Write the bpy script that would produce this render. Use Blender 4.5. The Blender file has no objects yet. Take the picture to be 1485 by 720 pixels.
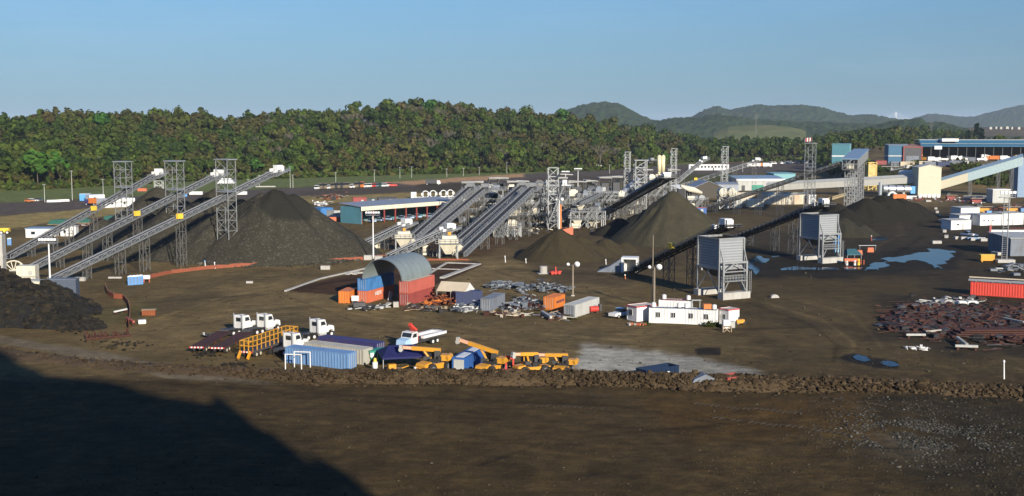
import bpy, math, random
import numpy as np
from mathutils import Vector, Matrix, Quaternion

S = bpy.context.scene
COL = S.collection
RN = random.Random(11)
NR = np.random.RandomState(5)

# ------------------------------------------------------------------ camera, light, exposure
F, CX, CY, CAMZ, PIT = 1700.0, 742.5, 360.0, 38.0, math.radians(6.0)
cam = bpy.data.cameras.new('camera'); camo = bpy.data.objects.new('camera', cam); COL.objects.link(camo)
cam.sensor_width = 36.0; cam.lens = 36.0 * F / 1485.0
cam.clip_start = 1.0; cam.clip_end = 60000.0
camo.location = (0, 0, CAMZ); camo.rotation_euler = (math.pi / 2 - PIT, 0, 0)
S.camera = camo

SUN_EL, SUN_AZ = math.radians(18.5), math.radians(25.0)      # low sun behind the camera, to its right
to_sun = Vector((math.sin(SUN_AZ) * math.cos(SUN_EL), -math.cos(SUN_AZ) * math.cos(SUN_EL), math.sin(SUN_EL)))
W = bpy.data.worlds.new('World'); S.world = W; W.use_nodes = True
wn, wl = W.node_tree.nodes, W.node_tree.links
bg = wn['Background']; sky = wn.new('ShaderNodeTexSky'); sky.sky_type = 'NISHITA'
sky.sun_disc = False; sky.sun_elevation = SUN_EL; sky.sun_rotation = math.pi - SUN_AZ
sky.altitude = 50; sky.air_density = 1.0; sky.dust_density = 0.25; sky.ozone_density = 3.5
tint = wn.new('ShaderNodeMix'); tint.data_type = 'RGBA'; tint.blend_type = 'MULTIPLY'; tint.inputs['Factor'].default_value = 1.0
tint.inputs['B'].default_value = (0.57, 0.89, 1.5, 1)                # a clear blue evening air
tcw = wn.new('ShaderNodeTexCoord'); mpw = wn.new('ShaderNodeMapping'); mpw.vector_type = 'POINT'; mpw.inputs['Scale'].default_value = (1, 1, .45); nzw = wn.new('ShaderNodeVectorMath'); nzw.operation = 'NORMALIZE'
wl.new(tcw.outputs['Generated'], mpw.inputs[0]); wl.new(mpw.outputs[0], nzw.inputs[0]); wl.new(nzw.outputs[0], sky.inputs[0])   # a hazy sky that deepens slowly upward
nzc = wn.new('ShaderNodeTexNoise'); nzc.inputs['Scale'].default_value = 2.2; nzc.inputs['Detail'].default_value = 7; nzc.inputs['Roughness'].default_value = .6
mpc = wn.new('ShaderNodeMapping'); mpc.inputs['Scale'].default_value = (1, 1, 5.5); wl.new(tcw.outputs['Generated'], mpc.inputs[0]); wl.new(mpc.outputs[0], nzc.inputs['Vector'])
mrc = wn.new('ShaderNodeMapRange'); mrc.inputs[1].default_value = .52; mrc.inputs[2].default_value = .8; mrc.inputs[4].default_value = .14; wl.new(nzc.outputs['Fac'], mrc.inputs[0])
cld = wn.new('ShaderNodeMix'); cld.data_type = 'RGBA'; wl.new(mrc.outputs[0], cld.inputs['Factor']); cld.inputs['B'].default_value = (14.5, 12.0, 9.6, 1)   # thin wisps of high cloud
wl.new(sky.outputs[0], cld.inputs['A']); wl.new(cld.outputs['Result'], tint.inputs['A']); wl.new(tint.outputs['Result'], bg.inputs[0]); bg.inputs[1].default_value = 0.046
sun = bpy.data.lights.new('sun', 'SUN'); suno = bpy.data.objects.new('sun', sun); COL.objects.link(suno)
sun.energy = 5.0; sun.angle = math.radians(0.5); sun.color = (1.0, 0.93, 0.81)
suno.rotation_euler = (-to_sun).to_track_quat('-Z', 'Y').to_euler()
S.view_settings.view_transform = 'Standard'; S.view_settings.look = 'None'
S.view_settings.exposure = 0.6; S.view_settings.gamma = 1.0
S.view_settings.use_curve_mapping = False
S.cycles.use_denoising = True
S.cycles.max_bounces = 5; S.cycles.diffuse_bounces = 2; S.cycles.glossy_bounces = 2
S.cycles.volume_bounces = 0; S.cycles.transparent_max_bounces = 8

# ------------------------------------------------------------------ placing: a pixel of the photo to a point of the place
cp_, sp_ = math.cos(PIT), math.sin(PIT)
def ray(px, py):
    a, b = (px - CX) / F, (CY - py) / F
    return Vector((a, cp_ + b * sp_, -sp_ + b * cp_))
def at(px, py, z=0.0):
    d = ray(px, py); t = (z - CAMZ) / d.z
    return Vector((d.x * t, d.y * t, z))
def up(px, py, Y):
    d = ray(px, py); t = Y / d.y
    return Vector((d.x * t, Y, CAMZ + d.z * t))
def pxof(X, Y, z=0.0):
    dep = Y * cp_ - (z - CAMZ) * sp_
    return CX + F * X / dep

# ------------------------------------------------------------------ noise
def vn(x, y, seed=0):
    x = np.asarray(x, float); y = np.asarray(y, float)
    xi = np.floor(x).astype(np.int64); yi = np.floor(y).astype(np.int64)
    fx = x - xi; fy = y - yi
    fx = fx * fx * (3 - 2 * fx); fy = fy * fy * (3 - 2 * fy)
    def h(a, b):
        n = (a * 374761393 + b * 668265263 + seed * 1274126177) & 0xffffffff
        n = ((n ^ (n >> 13)) * 1274126177) & 0xffffffff
        n = n ^ (n >> 16)
        return (n & 0xffffff) / float(0xffffff)
    return (h(xi, yi) * (1 - fx) + h(xi + 1, yi) * fx) * (1 - fy) + (h(xi, yi + 1) * (1 - fx) + h(xi + 1, yi + 1) * fx) * fy
def fbm(x, y, seed=0, o=4):
    s = 0; a = 0.5; t = 0
    for k in range(o):
        s = s + a * vn(x * 2 ** k, y * 2 ** k, seed + k * 17); t += a; a *= 0.5
    return s / t
def smooth(t):
    t = np.clip(t, 0, 1); return t * t * (3 - 2 * t)

# ------------------------------------------------------------------ mesh builder
class MB:
    def __init__(s): s.v = []; s.f = []; s.m = []
    def add(s, vs, fs, mi=0):
        o = len(s.v); s.v += [tuple(v) for v in vs]
        s.f += [tuple(i + o for i in f) for f in fs]; s.m += [mi] * len(fs); return s
    def box(s, c, d, rz=0.0, mi=0, ry=0.0):
        x, y, z = d[0] / 2, d[1] / 2, d[2] / 2
        M = Matrix.Rotation(rz, 3, 'Z') @ Matrix.Rotation(ry, 3, 'Y'); c = Vector(c)
        vs = [c + M @ Vector(p) for p in ((-x, -y, -z), (x, -y, -z), (x, y, -z), (-x, y, -z), (-x, -y, z), (x, -y, z), (x, y, z), (-x, y, z))]
        return s.add(vs, [(0, 3, 2, 1), (4, 5, 6, 7), (0, 1, 5, 4), (1, 2, 6, 5), (2, 3, 7, 6), (3, 0, 4, 7)], mi)
    def bb(s, x0, x1, y0, y1, z0, z1, mi=0):
        return s.box(((x0 + x1) / 2, (y0 + y1) / 2, (z0 + z1) / 2), (abs(x1 - x0), abs(y1 - y0), abs(z1 - z0)), 0, mi)
    def beam(s, p, q, w, h=None, mi=0):
        p, q = Vector(p), Vector(q); d = q - p
        if d.length < 1e-6: return s
        h = h or w; d.normalize()
        u = Vector((0, 0, 1)) if abs(d.z) < 0.95 else Vector((0, 1, 0))
        a = d.cross(u).normalized() * (w / 2); b = a.cross(d).normalized() * (h / 2)
        vs = [p - a - b, p + a - b, p + a + b, p - a + b, q - a - b, q + a - b, q + a + b, q - a + b]
        return s.add(vs, [(0, 1, 2, 3), (7, 6, 5, 4), (0, 4, 5, 1), (1, 5, 6, 2), (2, 6, 7, 3), (3, 7, 4, 0)], mi)
    def tube(s, p, q, r, n=8, r2=None, mi=0, caps=True):
        p, q = Vector(p), Vector(q); d = (q - p).normalized(); r2 = r if r2 is None else r2
        u = Vector((0, 0, 1)) if abs(d.z) < 0.9 else Vector((1, 0, 0))
        a = d.cross(u).normalized(); b = d.cross(a)
        vs = []
        for c, rr in ((p, r), (q, r2)):
            for k in range(n):
                t = 2 * math.pi * k / n
                vs.append(c + a * (rr * math.cos(t)) + b * (rr * math.sin(t)))
        fs = [(k, (k + 1) % n, n + (k + 1) % n, n + k) for k in range(n)]
        if caps: fs += [tuple(range(n - 1, -1, -1)), tuple(range(n, 2 * n))]
        return s.add(vs, fs, mi)
    def prism(s, pts, y0, y1, mi=0):                 # outline in x, z; extruded along y
        n = len(pts)
        vs = [(x, y0, z) for x, z in pts] + [(x, y1, z) for x, z in pts]
        fs = [tuple(range(n)), tuple(range(2 * n - 1, n - 1, -1))] + [(k, n + k, n + (k + 1) % n, (k + 1) % n) for k in range(n)]
        return s.add(vs, fs, mi)
    def ext(s, pts, z0, z1, mi=0):                   # outline in x, y; extruded along z
        n = len(pts)
        vs = [(x, y, z0) for x, y in pts] + [(x, y, z1) for x, y in pts]
        fs = [tuple(range(n - 1, -1, -1)), tuple(range(n, 2 * n))] + [(k, (k + 1) % n, n + (k + 1) % n, n + k) for k in range(n)]
        return s.add(vs, fs, mi)
    def lattice(s, p, q, w, d, n, t, t2=None):       # four-legged lattice mast between two points
        p, q = Vector(p), Vector(q); ax = (q - p).normalized(); t2 = t2 or t * 0.7
        if abs(ax.z) > 0.9: a, b = Vector((1, 0, 0)), Vector((0, 1, 0))
        else:
            a = ax.cross(Vector((0, 0, 1))).normalized(); b = a.cross(ax).normalized()
        cs = [a * sx * w / 2 + b * sy * d / 2 for sx, sy in ((-1, -1), (1, -1), (1, 1), (-1, 1))]
        for c in cs: s.beam(p + c, q + c, t)
        for k in range(n):
            u, v = p.lerp(q, k / n), p.lerp(q, (k + 1) / n)
            for i in range(4):
                c, e = cs[i], cs[(i + 1) % 4]
                s.beam(v + c, v + e, t2)
                if k % 2: c, e = e, c
                s.beam(u + c, v + e, t2)
        return s
    def rail(s, pts, h=1.05, step=2.0, t=0.06):
        for p, q in zip(pts[:-1], pts[1:]):
            p, q = Vector(p), Vector(q); L = (q - p).length; n = max(1, int(round(L / step)))
            for hh in (h, h * 0.52): s.beam(p + Vector((0, 0, hh)), q + Vector((0, 0, hh)), t)
            for k in range(n + 1):
                r = p.lerp(q, k / n); s.beam(r, r + Vector((0, 0, h)), t)
        return s
    def build(s, name, mats, parent=None, sm=False, loc=None, rz=0.0):
        me = bpy.data.meshes.new(name); me.from_pydata(s.v, [], s.f)
        if not isinstance(mats, (list, tuple)): mats = [mats]
        for m in mats: me.materials.append(m)
        if len(mats) > 1: me.polygons.foreach_set('material_index', s.m)
        if sm: me.polygons.foreach_set('use_smooth', [True] * len(s.f))
        o = bpy.data.objects.new(name, me); COL.objects.link(o)
        if parent: o.parent = parent
        if loc is not None: o.location = loc
        o.rotation_euler.z = rz
        return o
def npmesh(name, v, f, mats, sm=False, mi=None):
    me = bpy.data.meshes.new(name); n = f.shape[1]
    me.vertices.add(len(v)); me.vertices.foreach_set('co', np.ascontiguousarray(v, np.float32).ravel())
    me.loops.add(f.size); me.loops.foreach_set('vertex_index', np.ascontiguousarray(f, np.int32).ravel())
    me.polygons.add(len(f)); me.polygons.foreach_set('loop_start', np.arange(0, f.size, n, dtype=np.int32))
    try: me.polygons.foreach_set('loop_total', np.full(len(f), n, np.int32))
    except Exception: pass
    for m in (mats if isinstance(mats, (list, tuple)) else [mats]): me.materials.append(m)
    if mi is not None: me.polygons.foreach_set('material_index', np.asarray(mi, np.int32))
    me.polygons.foreach_set('use_smooth', np.full(len(f), sm))
    me.update(calc_edges=True); me.validate()
    o = bpy.data.objects.new(name, me); COL.objects.link(o); return o

def tag(o, label=None, cat=None, group=None, kind=None):
    if label: o['label'] = label
    if cat: o['category'] = cat
    if group: o['group'] = group
    if kind: o['kind'] = kind
    return o
def thing(name, label, cat, loc=(0, 0, 0), rz=0.0, group=None):
    o = bpy.data.objects.new(name, None); COL.objects.link(o)
    o.location = loc; o.rotation_euler.z = rz; o.empty_display_size = 0.3
    return tag(o, label, cat, group)
KIDS = {}
def copy_tree(o, parent=None):
    c = o.copy(); COL.objects.link(c)
    if parent: c.parent = parent
    for ch in [x for x in COL.objects if x.parent == o]: copy_tree(ch, c)
    return c
def clone(o, loc, rz, label, group=None):
    c = copy_tree(o); c.location = loc; c.rotation_euler.z = rz; tag(c, label, None, group); return c
ORD = ['first', 'second', 'third', 'fourth', 'fifth', 'sixth', 'seventh', 'eighth', 'ninth', 'tenth', 'eleventh', 'twelfth',
       'thirteenth', 'fourteenth', 'fifteenth', 'sixteenth', 'seventeenth', 'eighteenth', 'nineteenth', 'twentieth', 'twenty-first',
       'twenty-second', 'twenty-third', 'twenty-fourth', 'twenty-fifth', 'twenty-sixth', 'twenty-seventh', 'twenty-eighth']

# ------------------------------------------------------------------ materials
def mat(name, c, rough=0.6, metal=0.0, var=0.22, sc=0.9, bump=0.0, bsc=4.0, dirt=0.0, dcol=(0.09, 0.065, 0.04), spec=0.3, dsc=0.35):
    m = bpy.data.materials.new(name); m.use_nodes = True
    N, L = m.node_tree.nodes, m.node_tree.links; b = N['Principled BSDF']
    tc = N.new('ShaderNodeTexCoord'); n = N.new('ShaderNodeTexNoise'); n.inputs['Scale'].default_value = sc; n.inputs['Detail'].default_value = 5
    L.new(tc.outputs['Object'], n.inputs['Vector'])
    mx = N.new('ShaderNodeMix'); mx.data_type = 'RGBA'
    mx.inputs['A'].default_value = (*[x * (1 - var) for x in c], 1); mx.inputs['B'].default_value = (*[min(1, x * (1 + var)) for x in c], 1)
    L.new(n.outputs['Fac'], mx.inputs['Factor']); out = mx.outputs['Result']
    if dirt > 0:
        n2 = N.new('ShaderNodeTexNoise'); n2.inputs['Scale'].default_value = dsc; n2.inputs['Detail'].default_value = 8; n2.inputs['Roughness'].default_value = 0.7
        mp2 = N.new('ShaderNodeMapping'); mp2.inputs['Scale'].default_value = (1.5, 1.5, .35); L.new(tc.outputs['Object'], mp2.inputs[0]); L.new(mp2.outputs[0], n2.inputs['Vector'])
        mr = N.new('ShaderNodeMapRange'); mr.inputs[1].default_value = 0.42; mr.inputs[2].default_value = 0.72; mr.inputs[4].default_value = dirt
        L.new(n2.outputs['Fac'], mr.inputs[0])
        m2 = N.new('ShaderNodeMix'); m2.data_type = 'RGBA'; L.new(mr.outputs[0], m2.inputs['Factor']); L.new(out, m2.inputs['A'])
        m2.inputs['B'].default_value = (*dcol, 1); out = m2.outputs['Result']
    L.new(out, b.inputs['Base Color'])
    b.inputs['Roughness'].default_value = rough; b.inputs['Metallic'].default_value = metal
    b.inputs['Specular IOR Level'].default_value = spec
    if bump > 0:
        n3 = N.new('ShaderNodeTexNoise'); n3.inputs['Scale'].default_value = bsc; n3.inputs['Detail'].default_value = 8
        L.new(tc.outputs['Object'], n3.inputs['Vector'])
        bp = N.new('ShaderNodeBump'); bp.inputs['Strength'].default_value = 1.0; bp.inputs['Distance'].default_value = bump
        L.new(n3.outputs['Fac'], bp.inputs['Height']); L.new(bp.outputs['Normal'], b.inputs['Normal'])
    return m
M_steel = mat('galvanised_steel', (0.27, 0.275, 0.272), 0.5, 0.25, 0.25, 1.5, dirt=0.3, dcol=(0.11, 0.10, 0.085))
M_steel2 = mat('dusty_steel', (0.125, 0.122, 0.112), 0.7, 0.1, 0.3, 0.8, dirt=0.6, dcol=(0.075, 0.058, 0.04))
M_dsteel = mat('dark_steel', (0.055, 0.058, 0.062), 0.6, 0.1, 0.35, 1.2, dirt=0.4)
M_belt = mat('rubber_belt', (0.022, 0.022, 0.023), 0.8, 0, 0.4, 0.6, dirt=0.5, dcol=(0.07, 0.06, 0.05))
M_white = mat('white_paint', (0.66, 0.65, 0.62), 0.5, 0, 0.08, 0.8, dirt=0.35, dcol=(0.42, 0.37, 0.30))
M_cream = mat('cream_paint', (0.62, 0.57, 0.44), 0.55, 0, 0.12, 0.8, dirt=0.45, dcol=(0.30, 0.24, 0.16))
M_beige = mat('beige_cladding', (0.47, 0.43, 0.31), 0.6, 0, 0.05, 0.5, dirt=0.15, dcol=(0.4, 0.34, 0.24))
M_conc = mat('concrete', (0.40, 0.38, 0.34), 0.85, 0, 0.2, 1.0, dirt=0.5, dcol=(0.2, 0.17, 0.13))
M_black = mat('black_rubber', (0.018, 0.018, 0.018), 0.8, 0, 0.3, 3, dirt=0.4, dcol=(0.08, 0.065, 0.05))
M_glass = mat('dark_glass', (0.02, 0.025, 0.03), 0.12, 0, 0.2, 1, spec=0.6)
M_orange = mat('orange_paint', (0.55, 0.16, 0.03), 0.5, 0, 0.15, 1.0, dirt=0.25)
M_net = mat('orange_netting', (0.25, 0.07, 0.035), 0.8, 0, 0.25, 0.6, dirt=0.5, dcol=(0.15, 0.07, 0.04))
M_yellow = mat('yellow_paint', (0.58, 0.27, 0.025), 0.45, 0, 0.12, 1.2, dirt=0.3, dcol=(0.2, 0.11, 0.04))
M_yellow2 = mat('bright_yellow_paint', (0.75, 0.48, 0.05), 0.45, 0, 0.1, 1.2)
M_red = mat('red_paint', (0.50, 0.045, 0.03), 0.5, 0, 0.15, 1.0, dirt=0.2)
M_salmon = mat('faded_red_paint', (0.42, 0.10, 0.07), 0.6, 0, 0.15, 0.8, dirt=0.45, dcol=(0.24, 0.06, 0.04))
M_brick = mat('dull_red_paint', (0.27, 0.055, 0.045), 0.6, 0, 0.2, 0.8, dirt=0.5, dcol=(0.13, 0.04, 0.03))
M_coral = mat('coral_paint', (0.52, 0.13, 0.06), 0.6, 0, 0.15, 0.8, dirt=0.4, dcol=(0.26, 0.10, 0.06))
M_blue = mat('faded_blue_paint', (0.13, 0.24, 0.42), 0.6, 0, 0.15, 0.8, dirt=0.4, dcol=(0.10, 0.10, 0.12))
M_blue2 = mat('strong_blue_paint', (0.03, 0.10, 0.30), 0.5, 0, 0.15, 0.8, dirt=0.3, dcol=(0.03, 0.03, 0.05))
M_blue3 = mat('stained_blue_paint', (0.06, 0.19, 0.42), 0.55, 0, 0.2, 0.5, dirt=0.7, dcol=(0.02, 0.06, 0.14), dsc=0.6)
M_ltblue = mat('light_blue_plastic', (0.10, 0.30, 0.62), 0.5, 0, 0.1, 1)
M_navy = mat('navy_paint', (0.025, 0.035, 0.085), 0.55, 0, 0.2, 0.8, dirt=0.3, dcol=(0.05, 0.05, 0.06))
M_tarp = mat('navy_tarpaulin', (0.014, 0.016, 0.075), 0.75, 0, 0.3, 0.9, bump=0.08, bsc=1.2)
M_purple = mat('purple_blue_paint', (0.035, 0.035, 0.12), 0.6, 0, 0.3, 0.8, dirt=0.6, dcol=(0.08, 0.05, 0.05))
M_grey = mat('grey_blue_paint', (0.15, 0.17, 0.20), 0.6, 0, 0.2, 0.8, dirt=0.5)
M_ltgrey = mat('light_grey_paint', (0.40, 0.40, 0.37), 0.6, 0, 0.12, 0.8, dirt=0.5, dcol=(0.24, 0.21, 0.16))
M_stone = mat('beige_container_paint', (0.38, 0.36, 0.30), 0.6, 0, 0.12, 0.8, dirt=0.5, dcol=(0.24, 0.19, 0.13))
M_roofgrey = mat('grey_roof_sheet', (0.24, 0.26, 0.29), 0.55, 0.15, 0.15, 0.5, dirt=0.4, dcol=(0.14, 0.13, 0.12))
M_roofblue = mat('blue_grey_roof_sheet', (0.20, 0.28, 0.36), 0.5, 0.1, 0.12, 0.5, dirt=0.3, dcol=(0.14, 0.16, 0.17))
M_teal = mat('teal_cladding', (0.075, 0.20, 0.235), 0.6, 0, 0.12, 0.4, dirt=0.2, dcol=(0.06, 0.10, 0.11))
M_teal2 = mat('light_teal_cladding', (0.16, 0.33, 0.35), 0.6, 0, 0.1, 0.4, dirt=0.2, dcol=(0.12, 0.2, 0.2))
M_whouse = mat('deep_blue_cladding', (0.03, 0.10, 0.17), 0.55, 0, 0.15, 0.3)
M_green = mat('green_paint', (0.03, 0.22, 0.15), 0.5, 0, 0.2, 0.8)
M_dgreen = mat('dark_green_sheet', (0.02, 0.09, 0.07), 0.6, 0, 0.2, 0.8)
M_bcanopy = mat('teal_canopy_cloth', (0.03, 0.09, 0.11), 0.7, 0, 0.2, 0.8)
M_quonset = mat('corrugated_zinc', (0.26, 0.30, 0.29), 0.42, 0.35, 0.12, 0.4, dirt=0.35, dcol=(0.17, 0.17, 0.15))
M_rust = mat('rusted_steel', (0.062, 0.022, 0.014), 0.85, 0, 0.5, 1.3, dirt=0.4, dcol=(0.03, 0.02, 0.018))
M_rustor = mat('orange_rust', (0.20, 0.06, 0.022), 0.85, 0, 0.4, 1.3)
M_wood = mat('weathered_timber', (0.30, 0.22, 0.14), 0.85, 0, 0.3, 2)
M_tan = mat('tan_canvas', (0.50, 0.42, 0.30), 0.85, 0, 0.12, 0.8, dirt=0.3, dcol=(0.35, 0.28, 0.19))
M_pole = mat('pole_timber', (0.22, 0.18, 0.13), 0.8, 0, 0.2, 2)
M_silver = mat('silver_sheet', (0.50, 0.52, 0.54), 0.32, 0.6, 0.1, 0.6)
M_canopy = mat('dusty_roof_sheet', (0.46, 0.44, 0.39), 0.7, 0, 0.15, 0.6, dirt=0.5, dcol=(0.28, 0.24, 0.19))
M_lamp = mat('lamp_glass', (0.80, 0.80, 0.78), 0.3, 0, 0.03, 1)
M_tank = mat('streaked_tank_paint', (0.56, 0.51, 0.40), 0.6, 0, 0.12, 0.5, dirt=0.9, dcol=(0.30, 0.15, 0.05), dsc=0.13)
M_poolw = mat('tank_water', (0.09, 0.20, 0.30), 0.15, 0, 0.2, 0.2, spec=0.5)
M_hut = mat('pink_trim', (0.42, 0.05, 0.06), 0.6)
M_pinkor = mat('pale_orange_paint', (0.72, 0.36, 0.22), 0.5)
# ------------------------------------------------------------------ terrain
TREE_YF = ([-400, 0, 100, 300, 420, 600, 740, 860, 930, 1000, 1180, 1340, 1500, 2300], [560, 690, 720, 815, 850, 915, 950, 985, 1060, 1210, 1240, 1400, 1500, 1500])
RIDGE_H = ([-400, -100, 0, 60, 110, 200, 260, 300, 340, 395, 450, 480, 560, 620, 660, 700, 750, 800, 840, 870, 900, 940, 970, 1000, 1060, 2300],
           [18, 24, 27, 30, 31, 35, 34, 31, 30, 33, 33, 36, 43, 44, 43, 40, 37, 35, 33, 28, 24, 17, 10, 3, 0, 0])
def gz(X, Y):
    X = np.asarray(X, float); Y = np.asarray(Y, float)
    p = CX + F * X / np.maximum(Y, 60)
    yf = np.interp(p, *TREE_YF); H = np.interp(p, *RIDGE_H)
    t = (Y - yf - 15) / 300.0
    z = H * smooth(np.clip(t, 0, 1)) * (1 - 0.9 * smooth((Y - yf - 450) / 500.0))
    z = z * (0.94 + 0.12 * vn(X / 60, Y / 60, 3))
    y0 = np.interp(p, [1090, 1150, 1205, 1260, 1485, 2300], [3000, 1500, 860, 735, 715, 715])
    z = z + 14.0 * smooth((Y - y0) / 38.0) * smooth((p - 1140) / 130) * (1 - smooth((Y - 2400) / 1500))
    return z
def gzz(X, Y): return float(gz(np.array([X]), np.array([Y]))[0])
def hit(px, py):                                             # where the sight line of a pixel meets the terrain
    d = ray(px, py); o = Vector((0, 0, CAMZ)); t = 60.0
    while t < 9000:
        q = o + d * t
        if q.z <= gzz(q.x, q.y): break
        t += max(0.5, t * 0.002)
    return Vector((q.x, q.y, gzz(q.x, q.y)))

def poly_sd(P, Q, pts):                                      # signed distance (inside positive) to an outline given in photo pixels
    pts = [(a, b) for a, b in pts]; n = len(pts); ins = np.zeros(P.shape, bool); dm = np.full(P.shape, 1e9)
    for i in range(n):
        (x0, y0), (x1, y1) = pts[i], pts[(i + 1) % n]
        c = ((y0 > Q) != (y1 > Q)); den = (y1 - y0) if y1 != y0 else 1e-9
        ins ^= c & (P < (x1 - x0) * (Q - y0) / den + x0)
        L2 = (x1 - x0) ** 2 + (y1 - y0) ** 2
        t = np.clip(((P - x0) * (x1 - x0) + (Q - y0) * (y1 - y0)) / L2, 0, 1)
        dm = np.minimum(dm, np.hypot(P - x0 - t * (x1 - x0), (Q - y0 - t * (y1 - y0)) * 1.8))
    return np.where(ins, dm, -dm)

rows = [182.0 - 0.6 + 0.9 * k for k in range(0)]
prow = [181.75, 182.1, 182.6, 183.3, 184.2, 185.3, 186.6] + list(np.arange(188, 262, 1.25)) + list(np.arange(262, 540, 1.6)) + list(np.arange(540, 800, 1.5)) + [830, 880, 960, 1100, 1300, 1600]
prow = np.array(prow); pcol = np.concatenate([np.arange(-750, -20, 18), np.arange(-20, 1506, 3.5), np.arange(1520, 2300, 18)])
Yr = np.array([at(CX, q).y for q in prow]); Yr = np.minimum(Yr, 15500)
A = (pcol - CX) / F
XX = A[None, :] * np.maximum(Yr, 118)[:, None]; YY = np.repeat(Yr[:, None], len(A), 1)
PP = np.repeat(pcol[None, :], len(prow), 0); QQ = np.repeat(prow[:, None], len(pcol), 1)
ZZ = gz(XX, YY)
near = smooth((210 - YY) / 30.0)
rough = (fbm(XX / 3.0, YY / 3.0, 8, 4) - 0.5) * 0.55 + (fbm(XX / 14.0, YY / 14.0, 9, 3) - 0.5) * 0.9
rz_ = smooth((PP - 880) / 350)
ZZ = ZZ + near * rough * (0.28 + 0.55 * rz_) + (1 - near) * (YY < 600) * (fbm(XX / 12, YY / 12, 4, 3) - 0.5) * 0.25

n1 = fbm(XX / 45, YY / 70, 21, 4); n2 = fbm(XX / 9, YY / 16, 22, 4); n3 = fbm(XX / 2.2, YY / 3.0, 23, 3)
def C(r, g, b): return np.array([r, g, b])[None, None, :]
def lerp(a, b, t): return a + (b - a) * t[..., None]
soil = lerp(C(.125, .098, .055) + 0 * XX[..., None], C(.168, .132, .076), smooth((n1 - .35) / .35))
soil = lerp(soil, C(.088, .073, .048), smooth((n2 - .52) / .22) * .6)
soil = soil * (0.86 + 0.28 * n3)[..., None]
fore = lerp(C(.122, .093, .056) + 0 * XX[..., None], C(.136, .100, .054), smooth((n1 - .4) / .3))
fore = lerp(fore, C(.078, .064, .042), smooth((n2 - .48) / .25) * .5)
fore = fore * (0.8 + 0.4 * n3)[..., None]
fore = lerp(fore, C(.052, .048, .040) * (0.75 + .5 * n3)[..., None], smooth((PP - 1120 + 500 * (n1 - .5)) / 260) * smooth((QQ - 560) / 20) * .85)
fore = lerp(fore, C(.30, .30, .34) * (0.8 + .4 * n3)[..., None], np.exp(-((PP - 1345) / 85) ** 2 - ((QQ - 637) / 26) ** 2) * smooth((n2 - .36) / .15) * .4)
soil = lerp(soil, fore, smooth((QQ - 536) / 14))
def paint(col, pts, c, soft=5, amp=8, alpha=1.0):
    sd = poly_sd(PP, QQ, pts) + (n2 - .5) * 2 * amp + (n3 - .5) * amp * .6
    return lerp(col, (C(*c) if len(c) == 3 else c) * (0.84 + .32 * n3)[..., None], smooth(.5 + sd / soft) * alpha)
grass = (.125, .165, .065); dry = (.27, .225, .11); asph = (.098, .086, .092)
g = soil
g = paint(g, [(-800, 240), (2400, 200), (2400, 184), (-800, 184)], (.05, .06, .028), 3, 2)
g = paint(g, [(-800, 420), (-800, 270), (0, 285), (230, 272), (420, 262), (700, 245), (1200, 230), (1200, 262), (960, 275), (700, 290), (420, 300), (230, 310), (0, 345)], (.10, .085, .045), 5, 3)
g = paint(g, [(-800, 262), (0, 275), (300, 256), (430, 254), (740, 240), (1000, 228), (1060, 231), (960, 243), (740, 259), (430, 272), (300, 279), (60, 292), (0, 294), (-800, 340)], grass, 3, 3)
g = paint(g, [(-800, 345), (0, 295), (60, 293), (150, 290), (235, 282), (440, 272), (560, 265), (740, 254), (960, 240), (1180, 236), (1180, 247), (960, 258), (740, 272), (600, 278), (440, 286), (235, 293), (150, 302), (0, 313), (-800, 420)], asph, 2.5, 2.5)
g = lerp(g, C(.075, .062, .055) + 0 * XX[..., None], smooth(.5 + (poly_sd(PP, QQ, [(430, 278), (560, 272), (740, 262), (960, 250), (960, 258), (740, 272), (600, 278), (440, 286)]) + (n1 - .5) * 14) / 6) * .7)
g = paint(g, [(560, 265), (760, 252), (760, 257), (600, 269)], (.42, .28, .19), 3, 2.5)
g = paint(g, [(-800, 430), (0, 314), (230, 295), (230, 306), (110, 320), (0, 333)], dry, 4, 5)
g = paint(g, [(100, 318), (230, 308), (230, 318), (110, 332)], (.10, .055, .035), 4, 4)
g = paint(g, [(430, 287), (600, 279), (680, 280), (560, 292), (450, 296)], dry, 4, 5)
g = paint(g, [(600, 268), (760, 262), (760, 276), (620, 280)], (.06, .05, .035), 4, 6)
g = paint(g, [(960, 258), (1060, 250), (1060, 262), (990, 272)], (.07, .08, .025), 3, 4)
g = paint(g, [(90, 470), (160, 445), (215, 440), (215, 455), (160, 470)], (.10, .098, .045), 10, 8, .6)
g = paint(g, [(850, 505), (1010, 512), (1110, 545), (1090, 560), (840, 552), (832, 528)], (.40, .42, .47), 22, 14, 1)
g = paint(g, [(410, 422), (530, 392), (690, 378), (700, 386), (600, 425), (480, 428)], (.060, .035, .022), 3, 3)
g = paint(g, [(1275, 430), (1420, 425), (1600, 420), (1600, 520), (1400, 515), (1275, 490)], (.050, .045, .040), 25, 14, .7)
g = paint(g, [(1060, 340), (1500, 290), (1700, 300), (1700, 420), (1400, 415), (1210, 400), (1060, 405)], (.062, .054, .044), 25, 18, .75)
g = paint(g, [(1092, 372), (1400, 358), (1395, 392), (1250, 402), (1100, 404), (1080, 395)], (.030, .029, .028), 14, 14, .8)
g = paint(g, [(1010, 505), (1050, 503), (1050, 516), (1012, 516)], (.035, .03, .025), 4, 3)
g = paint(g, [(-120, 470), (0, 489), (150, 512), (260, 538), (400, 554), (380, 560), (240, 549), (130, 523), (0, 500), (-120, 484)], (.17, .155, .14), 5, 4, .8)
g = paint(g, [(1225, 518), (1245, 511), (1275, 518), (1312, 524), (1312, 536), (1280, 536), (1245, 528)], (.035, .033, .034), 5, 3)
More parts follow.
